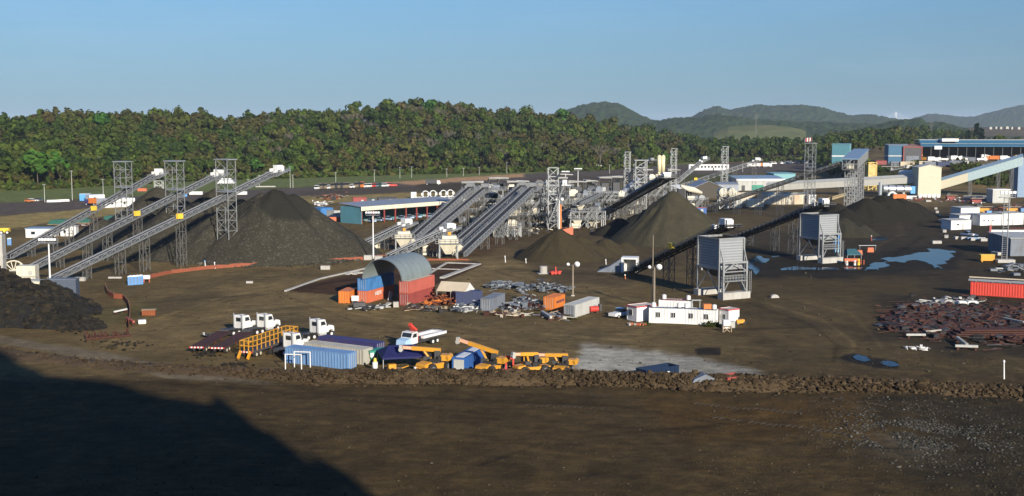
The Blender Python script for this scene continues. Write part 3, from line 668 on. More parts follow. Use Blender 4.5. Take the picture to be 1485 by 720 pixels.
heap('aggregate_stockpile', 'dark ridge of aggregate behind the tall grey cone', [(38, 415, 5.5), (45, 420, 6.5), (33, 405, 4)], M_pile4, .7, .8, .2, seed=9)
heap('aggregate_stockpile', 'small dark cone beneath the near legs of the feeder gallery', [(114.5, 403, 6.3), (118, 400, 4), (108, 410, 5), (122, 407, 4)], pile_mat('greyish_aggregate', (0.0325, 0.0292, 0.0193), (0.0560, 0.0486, 0.0336)), .72, .6, .18, seed=11)
heap('aggregate_stockpile', 'large dark pile beneath the back legs of the feeder gallery', [(142, 470, 9.2), (151, 476, 10.2), (160, 482, 8.5), (130, 455, 6), (168, 488, 6)], M_pile4, .62, .9, .2, seed=13)
heap('aggregate_stockpile', 'dark curved bank of aggregate left of the feeder gallery', [(126, 478, 5.5), (131, 470, 6.8), (120, 486, 4), (136, 462, 5)], M_pile4, .7, .8, .2, seed=15)

# ------------------------------------------------------------------ conveyors
def frame_xy(A, B):
    d = Vector((B.x - A.x, B.y - A.y)); return math.atan2(d.y, d.x), d.length
def conveyor(label, A, B, w=1.8, dep=1.5, sup=(), mt=None, name='conveyor', group=None, head=None, cat='conveyor', bay=2.6, t=.16, sides=(-1, 1), cover=None, tower=None, ybox=None, mb=None, rh=1.1, legw=None, base=None, lift=.0):
    mt = mt or M_steel; mb = mb or M_belt
    yaw, L = frame_xy(A, B); r = thing(name, label, cat, (A.x, A.y, 0), yaw, group)
    sl = (B.z - A.z) / L
    P = lambda x, y, z=0.0: Vector((x, y, A.z + sl * x + z))
    b = MB(); b.beam(P(0, 0, .25), P(L, 0, .25), w * .78, .12); b.beam(P(0, 0, -.35), P(L, 0, -.35), w * .7, .08)
    b.build('belt', mb, r)
    f = MB(); n = max(2, int(L / bay))
    for s in (-1, 1):
        y = s * w / 2
        f.beam(P(0, y, .45), P(L, y, .45), t * 1.3); f.beam(P(0, y, .45 - dep), P(L, y, .45 - dep), t * 1.3)
        for k in range(n + 1):
            x = L * k / n; f.beam(P(x, y, .45 - dep), P(x, y, .45), t)
            if k < n: f.beam(P(x, y, .45 - dep), P(L * (k + 1) / n, y, .45), t * .8)
    for k in range(0, n + 1, 2):
        x = L * k / n; f.beam(P(x, -w / 2, .45 - dep), P(x, w / 2, .45 - dep), t)
    f.build('truss', mt, r)
    for s in sides:
        q = MB(); y = s * (w / 2 + .5); q.beam(P(0, y, -.55), P(L, y, -.55), .8, .1); q.build('walkway', mt, r)
        q = MB(); q.rail([P(0, y + s * .38, -.5), P(L, y + s * .38, -.5)], rh, 2.6, .08 if mt is not M_dsteel else .12); q.build('handrail', M_steel if mt is M_dsteel else mt, r)
    if cover:
        q = MB(); k = 8
        pr = [(math.cos(math.pi * i / k), math.sin(math.pi * i / k)) for i in range(k + 1)]
        x0, x1 = cover[0] * L, cover[1] * L; vs = []
        for x in (x0, x1): vs += [P(x, w * .62 * c, .3 + w * .5 * s_) for c, s_ in pr]
        q.add(vs, [(i, i + 1, k + 2 + i, k + 1 + i) for i in range(k)]); q.build('belt_cover', cover[2], r)
    for x in sup:
        X = x * L; q = MB(); h = A.z + sl * X + .45 - dep; lw = legw or w * 1.05; dd = min(2.2, .25 * h + .6)
        if h < .6: continue
        if base: q.bb(X - dd, X + dd, -lw, lw, 0, .5)
        q.lattice((X, 0, 0), (X, 0, h), dd, lw, max(2, int(h / 2.6)), .14, .08); q.build('support', M_steel2 if mt is M_steel else mt, r)
    if head:
        hm = {'white': M_white, 'steel': M_steel, 'cream': M_cream}[head]
        q = MB(); q.box(P(L + .2, 0, .9), (2.3, w * 1.15, 1.35)); q.box(P(L + 1.5, 0, .0), (1.0, w * 1.0, 1.8)); q.box(P(L - 1.9, w * .45, .75), (1.2, .5, 1.0)); q.build('head_housing', hm, r)
        q = MB(); q.beam(P(L - 3, 0, -.75), P(L + 3.2, 0, -.75), w + 3.0, .12); q.build('head_platform', mt, r)
        q = MB(); e = w / 2 + 1.45; q.rail([P(L - 3, -e, -.7), Vector((L + 3.2, -e, A.z + sl * L - .5)), Vector((L + 3.2, e, A.z + sl * L - .5)), P(L - 3, e, -.7)], 1.1, 1.6, .09); q.build('head_railing', mt, r)
        q = MB(); q.box(P(L - 2.2, -w * .75, .5), (1.1, .9, .9)); q.build('drive_motor', M_dsteel if head == 'steel' else M_white, r)
    if tower:
        for (x, tw, td, zt) in tower:
            q = MB(); X = x * L; q.lattice((X, 0, 0), (X, 0, zt), td, tw, max(3, int(zt / 2.6)), .18, .10)
            q.bb(X - td / 2 - .3, X + td / 2 + .3, -tw / 2 - .5, tw / 2 + .5, zt - .15, zt + .15); q.bb(X - td / 2 - .2, X + td / 2 + .2, -tw / 2, tw / 2, zt * .68, zt * .68 + .2)
            q.build('lattice_tower', M_steel, r)
    if ybox is not None:
        q = MB(); X = ybox * L; q.box(P(X, -w / 2 - .6, .9), (1.7, .9, 1.4)); q.build('control_box', M_yellow2, r)
    return r, L, P

STK = [((75, 405, 1.2), (-69, 345.5, 24.6), 'front', 'nearest stacker conveyor over the highest peak of the grey stockpile'),
       ((45, 388, 1.2), (-93, 371, 22.4), 'middle', 'middle stacker conveyor of three over the grey stockpile'),
       ((12, 372, 1.2), (-120, 398, 21.6), 'back', 'rear stacker conveyor of three with its tail beside the concrete wall')]
for (ta, hd, w_, lb) in STK:
    conveyor(lb, at(*ta), Vector(hd), 1.5, 1.15, (.13, .26, .36, .52), group='stacker conveyors over the grey stockpile', head='white',
             tower=[(.735, 4.4, 3.2, {'front': 28.4, 'middle': 27.2, 'back': 26.2}[w_])], ybox=.5, name='stacker_conveyor', t=.15, cat='stacker', legw=1.4, rh=.8)

def conv_px(label, ta, tz, hp, hz_, **k):
    A = at(ta[0], ta[1], tz)
    d = ray(*hp); t = (hz_ - CAMZ) / d.z; B = Vector((d.x * t, d.y * t, hz_))
    return conveyor(label, A, B, **k)
G_in = 'inclined conveyors climbing to the crushing plant'
conv_px('first of four steep conveyors into the plant, beside the teal shed', (588, 354), .8, (682, 272), 15.6, w=2.0, dep=1.5, sup=(.3, .62, .9), group=G_in, head='steel', name='inclined_conveyor', t=.2)
conv_px('second steep conveyor into the plant, right behind the rear feed hopper', (602, 356), .8, (703, 273), 15.2, w=2.0, dep=1.5, sup=(.36, .68, .92), group=G_in, head='steel', name='inclined_conveyor', t=.2)
conv_px('third steep conveyor into the plant, behind the nearest one', (660, 354), .8, (757, 270), 15.8, w=2.0, dep=1.5, sup=(.33, .62, .9), group=G_in, head='steel', name='inclined_conveyor', t=.2)
conv_px('nearest steep conveyor into the plant, its foot by the front feed hopper', (668, 369), .8, (772, 272), 16.4, w=2.1, dep=1.6, sup=(.3, .5, .7, .9), group=G_in, head='steel', name='inclined_conveyor', t=.2)
conv_px('short reclaim conveyor from the white tunnel mouth to the rear feed hopper', (509, 363), .8, (588, 325), 7.4, w=2.0, dep=1.6, sup=(.35, .6, .8), head='white', name='reclaim_conveyor', t=.18)
conv_px('low reclaim conveyor running to the front feed hopper', (563, 372), .8, (650, 332), 7.8, w=2.0, dep=1.6, sup=(.3, .5, .75), head='white', name='reclaim_conveyor', t=.18)
conv_px('light grey transfer conveyor right of the plant stair tower', (797, 322), 2.5, (874, 279), 10, w=2.2, dep=2.0, sup=(.2, .45, .62, .85), name='transfer_conveyor', t=.2)
conv_px('long dark stacker feeding the tall grey cone', (876, 309), 1.0, (966, 257), 20.4, w=2.4, dep=1.7, sup=(.15, .3, .45, .6, .75, .9), mt=M_steel2, head='white', name='stacker_conveyor', cover=(.55, .95, M_roofgrey), t=.24, cat='stacker')
conv_px('covered grey conveyor left of the long dark stacker', (882, 300), 2.0, (924, 262), 13, w=2.6, dep=2.0, sup=(.3, .6, .9), name='covered_conveyor', cover=(0, 1, M_roofgrey), t=.2)
conv_px('short covered grey conveyor below the long dark stacker', (899, 309), 1.5, (928, 281), 10, w=2.6, dep=1.8, sup=(.4, .8), name='covered_conveyor', cover=(0, 1, M_roofgrey), t=.2)
conv_px('grey stacker with its head just left of the pale silos', (895, 262), 2.0, (944, 233), 16, w=2.2, dep=1.8, sup=(.4, .7), name='stacker_conveyor', head='steel', t=.22, cat='stacker')
conv_px('pale stacker pointing at the long white trailer', (976, 268), 2.0, (1020, 231.5), 17, w=2.2, dep=1.8, sup=(.3,), name='stacker_conveyor', head='white', t=.22, cat='stacker')
conv_px('long pale stacker passing over the dark gabled shed', (972, 274), 1.5, (1098, 233), 18, w=2.2, dep=2.0, sup=(.25, .5, .75, .97), name='stacker_conveyor', head='white', t=.24, ybox=.3, cat='stacker')
r_, L_, P_ = conv_px('very long dark belt rising to the right hand feeder gallery', (1010, 306), .8, (1219, 237), 22.6, w=2.0, dep=1.5, sup=(.14, .3, .45, .6), mt=M_dsteel, name='long_conveyor', t=.24, tower=[(.80, 4.0, 3.2, 30.5)])
for s in (-.35, .3):
    q = MB(); q.tube((.8 * L_, s * 4.6, 30.5), (.8 * L_, s * 4.6, 33), .07, 6); q.build('flagpole', M_steel, r_)
    o = MB()
    for k in range(4): o.add([(.8 * L_ - .1 - .5 * k, s * 4.6 + .15 * math.sin(k * 1.7), 32.9 - .12 * k), (.8 * L_ - .6 - .5 * k, s * 4.6 + .15 * math.sin(k * 1.7 + 1.7), 32.8 - .12 * k), (.8 * L_ - .6 - .5 * k, s * 4.6 + .15 * math.sin(k * 1.7 + 1.7), 31.3 - .12 * k), (.8 * L_ - .1 - .5 * k, s * 4.6 + .15 * math.sin(k * 1.7), 31.4 - .12 * k)], [(0, 1, 2, 3)], k % 2)
    o.build('flag', [M_red, M_white], r_)
conveyor('dark conveyor climbing from the tunnel mouth to the near loading bin', at(919, 392, 1.2), Vector((47.5, 260.5, 15.6)), 1.7, 1.3, (.42, .68), M_dsteel, 'bin_conveyor', 'conveyors feeding the loading bins', 'white', t=.17, ybox=.5, mb=M_belt)
conveyor('dark conveyor climbing to the far loading bin', Vector((72, 379, 1.2)), Vector((87.5, 329.5, 15.8)), 1.7, 1.3, (.2, .5, .7), M_dsteel, 'bin_conveyor', 'conveyors feeding the loading bins', 'white', t=.17)

# ------------------------------------------------------------------ reclaim tunnels
p = at(500, 367); r = thing('tunnel_portal', 'white curved concrete tunnel mouth at the foot of the grey stockpile', 'tunnel portal', p, -.15)
o = MB(); pts = [(-2.6, 0), (-2.9, 2.2), (-1.9, 3.9), (0.2, 4.6), (2.6, 5.0), (2.6, 4.1), (0.3, 3.7), (-.8, 3.0), (-1.3, 2), (-1.2, 0)]
o.prism(pts, -1.4, 1.6); o.build('arch', M_conc, r)
o = MB(); o.box((-2.2, 1.2, 5.0), (4.2, 2.6, .25), 0, 0, -.05); o.build('roof_slab', M_conc, r)
o = MB(); o.box((1.2, .2, 2.0), (1.6, 3.0, 3.6)); o.build('inner_frame', M_dsteel, r)
p = at(903, 394.5); r = thing('tunnel_portal', 'square white framed tunnel mouth with a grey ramp behind it', 'tunnel portal', p, -.2)
o = MB(); o.bb(-.2, .35, -2, 2, 0, 3.5); o.bb(3.6, 4.0, -2, 2, 0, 3.5); o.bb(-.2, 4.0, -2, 2, 3.5, 3.95); o.bb(.35, 3.6, 1.7, 2, 0, 3.5); o.build('portal_frame', M_white, r)
o = MB(); o.prism([(-.25, 0), (-.25, 3.6), (-3.2, 1.6), (-6.4, .2), (-6.4, 0)], -1.8, 2.2); o.build('ramp_cover', M_grey, r)
o = MB(); o.beam((.4, 1.5, .03), (3.6, 1.5, .03), 2.5, .05); o.build('floor_slab', M_dsteel, r)

# ------------------------------------------------------------------ feed hoppers under the reclaim conveyors
def feed_hopper(label, px, py, s=1.0, rz=0.1):
    r = thing('feed_hopper', label, 'hopper', at(px, py), rz, 'cream feed hoppers')
    o = MB()
    for x in (-2.4, 2.4):
        for y in (-2, 2): o.bb(x - .2, x + .2, y - .2, y + .2, 0, 4.2)
    o.bb(-2.7, 2.7, -2.3, 2.3, 4.0, 4.3); o.build('leg_frame', M_steel, r)
    o = MB(); o.add([(-2.6, -2.2, 4.3), (2.6, -2.2, 4.3), (2.6, 2.2, 4.3), (-2.6, 2.2, 4.3), (-.8, -.7, 1.2), (.8, -.7, 1.2), (.8, .7, 1.2), (-.8, .7, 1.2)], [(0, 4, 5, 1), (1, 5, 6, 2), (2, 6, 7, 3), (3, 7, 4, 0), (4, 7, 6, 5)]); o.build('cone', M_cream, r)
    o = MB(); o.bb(-2.7, 2.7, -2.2, 2.2, 4.31, 5.4); o.bb(-1.7, 2.2, -1.8, 1.8, 5.4, 6.3); o.build('crusher_body', M_cream, r)
    o = MB(); o.bb(-3.6, 3.6, -2.9, -2.3, 4.3, 4.4); o.rail([(-3.6, -2.85, 4.4), (3.6, -2.85, 4.4)], 1.1, 1.5, .09); o.build('platform', M_steel, r)
    o = MB(); o.tube((2.2, -1.2, 2.2), (3.4, -1.2, 3.8), .7, 8, .9); o.build('chute', M_cream, r)
    o = MB(); o.box((.3, -1.0, 6.9), (.9, .7, .9)); o.build('drive_motor', M_yellow, r)
    r.scale = (s, s, s); return r
feed_hopper('cream feed hopper at the head of the tunnel conveyor, before the teal shed', 585, 364, .95)
feed_hopper('larger cream feed hopper standing nearest among the plant conveyors', 650, 375, 1.05)
for (a, b, w_, h, m, lb) in ((617, 371, 1.5, 3.0, M_cream, 'cream cabinet on legs between the two feed hoppers'), (547, 361, 1.6, 2.6, M_cream, 'cream cabinet beside the tunnel conveyor'), (590, 366, 3, 1.8, M_conc, 'low pale skip below the rear feed hopper'),
                             (662, 371, 3, 2.0, M_cream, 'low pale box at the foot of the nearest steep conveyor'), (637, 373, 1.6, 1.6, M_cream, 'small cream box in the shade between the plant hoppers')):
    r = thing('plant_cabinet', lb, 'cabinet', at(a, b), .1)
    MB().bb(-w_ / 2, w_ / 2, -.8, .8, .25, h).bb(-w_ / 2 - .05, w_ / 2 + .05, -.85, .85, h, h + .1).build('body', m, r)
    MB().bb(-w_ / 2, w_ / 2, -.7, .7, 0, .25).build('base', M_dsteel, r)

# ------------------------------------------------------------------ crushing plant modules
def module(label, px, py, w, d, levels, canopies, rz=.1, seed=0, top=None, machines=7, bays=4, name='crushing_module', mt=None):
    rs = random.Random(seed); mt = mt or M_steel2
    r = thing(name, label, 'plant module', at(px, py), rz); top = top or levels[-1]
    o = MB(); xs = [-w / 2 + w * k / bays for k in range(bays + 1)]; ys = (-d / 2, 0, d / 2)
    for x in xs:
        for y in ys: o.bb(x - .17, x + .17, y - .17, y + .17, 0, top)
    for z in levels:
        for y in ys: o.beam((-w / 2, y, z - .2), (w / 2, y, z - .2), .25, .45)
        for x in xs: o.beam((x, -d / 2, z - .2), (x, d / 2, z - .2), .22, .4)
    zz = [0] + list(levels)
    for a, b in zip(zz[:-1], zz[1:]):
        for k in range(bays):
            if rs.random() < .6: o.beam((xs[k], -d / 2, a), (xs[k + 1], -d / 2, b), .14)
            if rs.random() < .6: o.beam((xs[k + 1], -d / 2, a), (xs[k], -d / 2, b), .14)
    o.build('frame', mt, r)
    for z in levels:
        q = MB(); k0 = rs.choice([0, 0, 1]); q.bb(-w / 2 + k0 * w / bays, w / 2, -d / 2 - 1, d / 2, z, z + .12); q.build('deck', mt, r)
        q = MB(); q.rail([(-w / 2 + k0 * w / bays, -d / 2 - .95, z + .12), (w / 2, -d / 2 - .95, z + .12), (w / 2, d / 2, z + .12)], 1.1, 1.7, .1); q.build('railing', M_steel, r)
    for k in range(machines):
        z = rs.choice([0.05] + [l + .15 for l in levels]); x = rs.uniform(-w / 2 + 1.2, w / 2 - 1.2); y = rs.uniform(-d / 2 + .6, 0)
        q = MB(); kind = rs.random(); m = rs.choice([M_cream, M_cream, M_dsteel, M_steel2, M_steel, M_grey])
        if kind < .4: ww, hh = rs.uniform(1.4, 3.4), rs.uniform(1.2, 2.6); q.box((x, y, z + hh / 2), (ww, rs.uniform(1.4, 2.6), hh)); q.box((x, y, z + hh + .2), (ww * .6, 1, .4)); nm = 'machine_housing'
        elif kind < .7: q.tube((x - 1.7, y, z + 1.1), (x + 1.7, y, z + 1.1), .8, 10); q.box((x, y, z + .2), (2.6, 1.2, .4)); nm = 'rotary_screen'
        else:
            a, h = rs.uniform(1.1, 1.8), rs.uniform(1.8, 3.0)
            q.add([(x - a, y - a, z + h), (x + a, y - a, z + h), (x + a, y + a, z + h), (x - a, y + a, z + h), (x - .4, y - .4, z + .2), (x + .4, y - .4, z + .2), (x + .4, y + .4, z + .2), (x - .4, y + .4, z + .2)], [(0, 1, 2, 3), (0, 4, 5, 1), (1, 5, 6, 2), (2, 6, 7, 3), (3, 7, 4, 0), (4, 7, 6, 5)]); nm = 'chute_hopper'
        q.build(nm, m, r)
    for k in range(3):
        q = MB(); x = rs.uniform(-w / 2, w / 2 - 3); z0 = 0 if len(levels) < 2 else levels[rs.randint(0, len(levels) - 2)]; z1 = levels[-1]
        q.beam((x, -d / 2 - 1.4, z0), (x + (z1 - z0) * .9, -d / 2 - 1.4, z1), .9, .12); q.rail([(x, -d / 2 - 1.85, z0), (x + (z1 - z0) * .9, -d / 2 - 1.85, z1)], 1.0, 1.5, .09); q.build('stair', M_steel, r)
    for (cxp, cyp, cw, cd) in canopies:                        # photo pixel of the roof, its size in metres
        q = r.matrix_basis.copy(); M_ = Matrix.Translation(r.location) @ Matrix.Rotation(rz, 4, 'Z')
        Yc_ = r.location.y + rs.uniform(-1, 2); W_ = up(cxp, cyp, Yc_); l = M_.inverted() @ W_
        c = MB(); c.box((l.x, l.y, l.z), (cw, cd + 1.5, .22), 0, 0, rs.uniform(-.06, .08)); c.bb(l.x - cw / 2, l.x + cw / 2, l.y - cd / 2 - .1, l.y - cd / 2, l.z - .45, l.z - .1); rf = c.build('canopy_roof', M_canopy, r)
        c = MB()
        for sx in (-1, 1):
            for sy in (-1, 1): c.bb(l.x + sx * (cw / 2 - .3) - .1, l.x + sx * (cw / 2 - .3) + .1, l.y + sy * (cd / 2 - .3) - .1, l.y + sy * (cd / 2 - .3) + .1, levels[-1], l.z - .2)
        c.box((l.x, l.y, (levels[-1] + l.z) / 2 - .8), (cw * .55, cd * .6, max(.8, (l.z - levels[-1]) * .5))); c.build('canopy_posts', M_dsteel, r)
    return r
module('crushing module at the head of the two leftmost steep conveyors', 692, 322, 15, 11, [4.5, 8.2, 11.4], [(677, 264, 4.6, 4), (692, 263.5, 4.6, 4), (706, 268, 4.4, 4)], .12, 3, machines=16)
module('crushing module at the head of the two nearest steep conveyors', 765, 329, 16, 12, [4.5, 8.4, 11.6], [(743, 263, 4.6, 4), (757, 262.5, 4.8, 4), (771, 267, 4.6, 4), (783, 266, 4.2, 4)], .12, 8, machines=18)
module('crushing module right of the plant stair tower', 828, 322, 14, 12, [3.6, 7.0, 10.2], [(816, 257.5, 3.4, 3), (836, 263, 7, 4)], .12, 12, machines=16)
module('screening module with two white canopies at the far end of the plant', 868, 318, 13, 14, [3.6, 7.2, 10.5], [(857, 262, 5, 4), (877, 257, 5.4, 4), (893, 256, 4.8, 4)], .12, 21, machines=14)
module('dark machinery deck under the long dark stacker', 905, 309, 15, 16, [3.6, 7.4], [], .12, 31, machines=16)
module('screening module below the pale silos', 947, 297, 13, 12, [4, 8, 12], [(938, 246, 5, 4), (976, 246, 6, 4)], .12, 41, machines=12)
module('rear crushing deck between the two pairs of steep conveyors', 727, 312, 15, 12, [4, 7.5, 11], [(716, 258, 4.6, 4), (729, 258, 4.6, 4)], .12, 61, machines=14, mt=M_steel)
module('rear screening deck behind the stair tower', 800, 305, 18, 10, [3.8, 7.2, 10.6], [(800, 262, 4.2, 4)], .12, 62, machines=14, mt=M_steel)
module('low machinery deck at the foot of the nearest steep conveyors', 735, 343, 9, 6, [3.6], [], .12, 63, machines=8, mt=M_steel)
module('low machinery deck right of the stair tower', 850, 330, 13, 7, [3.4, 6.2], [], .12, 64, machines=10, mt=M_steel)
conv_px('short cross conveyor over the rear crushing decks', (712, 300), 7, (806, 288), 9, w=1.6, dep=1.2, sup=(.3, .7), name='transfer_conveyor', t=.15)
conv_px('short dark cross conveyor behind the stair tower', (775, 302), 5, (838, 276), 12, w=1.6, dep=1.2, sup=(.5,), name='transfer_conveyor', t=.15, mt=M_dsteel)
conv_px('short cross conveyor before the white canopied screens', (838, 296), 9, (890, 272), 12, w=1.6, dep=1.2, sup=(.5,), name='transfer_conveyor', t=.15)
conv_px('slim conveyor dropping to the dark machinery deck', (850, 262), 14, (905, 292), 4, w=1.6, dep=1.2, sup=(), name='transfer_conveyor', t=.15, mt=M_dsteel)
# stair tower
r = thing('stair_tower', 'open steel stair tower with a braced top in the middle of the plant', 'stair tower', at(803, 334), .1)
MB().lattice((0, 2.5, 0), (0, 2.5, 22.5), 3.6, 2.6, 7, .26, .2).build('lattice_tower', M_steel, r)
o = MB()
for k in range(16): o.box((-1.6 + .36 * k, -.6, 3 + .85 * k), (.55, 2.2, .12))
o.beam((-1.9, -1.7, 2.5), (3.9, -1.7, 16.2), .14, .35); o.beam((-1.9, .5, 2.5), (3.9, .5, 16.2), .14, .35); o.build('stair', M_dsteel, r)
MB().rail([(-1.9, -1.75, 2.6), (3.9, -1.75, 16.3)], 1.1, 1.6, .1).build('handrail', M_steel, r)
MB().bb(2.6, 6, -1.8, 1.4, 16.2, 16.4).bb(3.0, 4.6, -1.2, .8, 16.4, 18.2).build('cabin', M_white, r)
MB().box((4.4, 0, 20.2), (4.6, 3.6, .2), 0, 0, .05).build('canopy_roof', M_canopy, r)
MB().bb(1.9, 2.5, -2.6, -2.0, 0, 9.5).build('column', M_orange, r)
r = thing('plastic_barrier', 'red orange plastic barrier wedge behind the brown cone', 'barrier', at(822, 341), .2)
MB().prism([(-2.4, 0), (-2.4, 1.6), (2.2, 2.8), (2.2, 0)], -.25, .25).build('panel', M_coral, r)

# lattice masts of the plant
for (a, b, yb, w_, lb) in ((909, 221, 292, 2.6, 'slim lattice mast left of the braced tower'), (976, 216, 290, 2.6, 'slim lattice mast right of the pale silos'), (1050, 213, 280, 3.0, 'slim lattice mast behind the two drum mixers')):
    p = at(a, yb); q = up(a, b, p.y); r = thing('lattice_mast', lb, 'mast', p, .1)
    MB().lattice((0, 0, 0), (0, 0, q.z), w_, w_, int(q.z / 2.6), .24, .15).build('mast', M_steel, r); MB().bb(-w_ / 2 - .4, w_ / 2 + .4, -w_ / 2 - .4, w_ / 2 + .4, q.z, q.z + .2).build('top_platform', M_steel, r)
p = at(928, 306); q = up(928, 233, p.y); r = thing('lattice_tower', 'wide braced lattice tower rising beside the long dark stacker', 'tower', p, .1)
MB().lattice((0, 0, 0), (0, 0, q.z), 5.0, 4, 7, .3, .22).build('mast', M_steel, r); MB().bb(-3.2, 3.2, -2.6, 2.6, q.z, q.z + .3).build('top_platform', M_steel, r); MB().bb(-3, 3, -2.4, 2.4, q.z * .45, q.z * .45 + .25).rail([(-3, -2.4, q.z * .45), (3, -2.4, q.z * .45)], 1.1, 1.5, .1).build('mid_platform', M_steel, r)
# silos
for k, (a, lb) in enumerate(((955.2, 'pale yellow silo, the one nearer the braced tower'), (960.8, 'pale yellow silo standing right of its twin'))):
    p = at(a, 297); r = thing('silo', lb, 'silo', p, 0, 'pair of pale silos'); zt = up(a, 226.5, p.y).z; z0 = zt - 7.6
    MB().tube((0, 0, z0), (0, 0, zt), .95, 14).tube((0, 0, zt), (0, 0, zt + .5), .95, 14, .3).tube((0, 0, z0 - 1.4), (0, 0, z0), .3, 14, .95).build('shell', M_tan if 0 else mat('silo_paint', (.66, .58, .36), .5, 0, .08, .5), r, True)
    o = MB()
    for x in (-.8, .8):
        for y in (-.8, .8): o.bb(x - .1, x + .1, y - .1, y + .1, 0, z0)
    o.build('leg_frame', M_steel2, r)

# ------------------------------------------------------------------ loading bins
def loading_bin(label, p, rz):
    r = thing('loading_bin', label, 'loading bin', p, rz, 'truck loading bins')
    o = MB(); o.bb(-.1, 7.3, -1.0, 1.0, 0, 1.5); o.build('footing', M_conc, r)
    o = MB(); o.bb(-.6, 7.1, 7.4, 9.2, 0, 1.4); o.build('footing', M_conc, r)
    W0, W1, D0, D1, zb, zt = .2, 6.6, 1.0, 8.6, 6.6, 13.2
    o = MB()
    n = 11                                                     # horizontal ribbed cladding
    for (fx0, fy0, fx1, fy1, nx, ny) in ((W0, D0, W1, D0, 0, -1), (W1, D0, W1, D1, 1, 0), (W1, D1, W0, D1, 0, 1), (W0, D1, W0, D0, -1, 0)):
        for k in range(n):
            z0, z1 = zb + (zt - zb) * k / n, zb + (zt - zb) * (k + 1) / n; e = .10
            o.add([(fx0, fy0, z0), (fx1, fy1, z0), (fx1 + nx * e, fy1 + ny * e, (z0 + z1) / 2), (fx0 + nx * e, fy0 + ny * e, (z0 + z1) / 2), (fx1, fy1, z1), (fx0, fy0, z1)], [(0, 1, 2, 3), (3, 2, 4, 5)])
    o.build('bin_walls', M_roofgrey if 0 else M_bin, r)
    o = MB(); o.add([(W0, D0, zb), (W1, D0, zb), (W1, D1, zb), (W0, D1, zb), (2.4, 3.4, 4.4), (4.4, 3.4, 4.4), (4.4, 6, 4.4), (2.4, 6, 4.4)], [(0, 4, 5, 1), (1, 5, 6, 2), (2, 6, 7, 3), (3, 7, 4, 0), (4, 7, 6, 5)]); o.build('discharge_cone', M_dsteel, r)
    o = MB(); o.bb(W0 - .05, W1 + .05, D0 - .05, D1 + .05, zt - .4, zt - .3); o.build('bin_load', M_pile4, r)
    o = MB()
    for x in (W0 - .12, W1 + .12):
        for y in (D0 - .12, D1 + .12): o.bb(x - .2, x + .2, y - .2, y + .2, 1.4, zt + .1)
    for y in (D0 - .16, D1 + .16): o.beam((W0, y, zt), (W1, y, zt), .22, .3); o.beam((W0, y, zb), (W1, y, zb), .3, .45)
    for x in (W0 - .16, W1 + .16): o.beam((x, D0, zt), (x, D1, zt), .22, .3); o.beam((x, D0, zb), (x, D1, zb), .3, .45); o.beam((x, D0, 1.6), (x, D1 - 3, zb), .2); o.beam((x, D1, 1.6), (x, D0 + 3, zb), .2)
    o.build('bin_frame', M_steel, r)
    o = MB(); y = -.4
    for x in (.3, 6.6): o.bb(x - .22, x + .22, y - .2, y + .2, 1.5, 8.2); o.beam((x, y, 8.1), (x, D0 - .2, 11.2), .22)
    o.beam((.3, y, 8.0), (6.6, y, 8.0), .3, .45); o.beam((.3, y, 6.0), (3.4, y, 7.9), .2); o.beam((6.6, y, 6.0), (3.4, y, 7.9), .2); o.beam((.3, y, 6.0), (6.6, y, 6.0), .2)
    o.beam((.4, y, 1.6), (1.9, y, 4.2), .18); o.beam((6.5, y, 1.6), (5, y, 4.2), .18); o.build('front_frame', M_steel, r)
    o = MB(); o.bb(.3, 6.6, y - .5, y + .9, 3.9, 4.05); o.rail([(.3, y - .45, 4.05), (6.6, y - .45, 4.05)], 1.1, .8, .08); o.rail([(.3, y + .8, 4.05), (6.6, y + .8, 4.05)], 1.1, .8, .08); o.build('platform', M_steel, r)
    o = MB(); o.beam((7.6, -.2, 1), (7.6, -.2, 6), .07); o.beam((8.1, -.2, 1), (8.1, -.2, 6), .07)
    for k in range(12): o.beam((7.6, -.2, 1.2 + k * .4), (8.1, -.2, 1.2 + k * .4), .06)
    o.build('ladder', M_steel, r)
    return r
M_bin = mat('zinc_cladding', (.255, .265, .27), .55, .1, .1, .5, dirt=.35, dcol=(.24, .23, .21))
bin1 = loading_bin('grey clad loading bin on steel legs, the nearer of two', (45.6, 253.6, 0), math.radians(27))
bin2 = clone(bin1, (85.0, 321, 0), math.radians(27), 'grey clad loading bin on steel legs, the farther one beside the teal canopy')
r = thing('control_cabinet', 'tall light blue cabinet under the far loading bin', 'cabinet', at(1213, 366), .5); MB().bb(-.9, .9, -.5, .5, 2.2, 5.2).bb(-.8, .8, -.4, .4, 0, 2.2).build('body', mat('pale_blue_paint', (.25, .45, .62), .5), r); MB().bb(-.7, .7, -.56, -.5, 2.4, 5).build('door', M_ltblue, r)

# ------------------------------------------------------------------ feeder gallery on lattice legs
A = Vector((136, 472, 0)); B = Vector((162, 545, 0)); yaw, L = frame_xy(A, B)
r = thing('feeder_gallery', 'grey roofed feeder gallery on a row of lattice legs', 'gallery', A, yaw)
o = MB(); o.prism([(-3, 24.2), (L, 26.6), (L, 27.0), (-3, 24.6)], -3.4, 3.4); o.build('roof', M_roofblue, r)
o = MB(); o.rail([(-2, -3.0, 20.3), (L, -3.0, 22.6)], 3.9, 3.0, .12); o.rail([(-2, 3.0, 20.3), (L, 3.0, 22.6)], 3.9, 3.0, .12); o.rail([(-2, -3, 20.3), (-2, 3, 20.3)], 3.9, 1.4, .2)
n = 20
for k in range(n):
    for s in (-3, 3): o.beam((-2 + (L + 2) * k / n, s, 20.3 + 2.3 * k / n), (-2 + (L + 2) * (k + 1) / n, s, 24.2 + 2.3 * k / n), .14)
o.build('side_frame', M_steel, r)
MB().prism([(-2, 19.9), (L, 22.2), (L, 22.5), (-2, 20.2)], -3.1, 3.1).build('floor_deck', M_steel2, r)
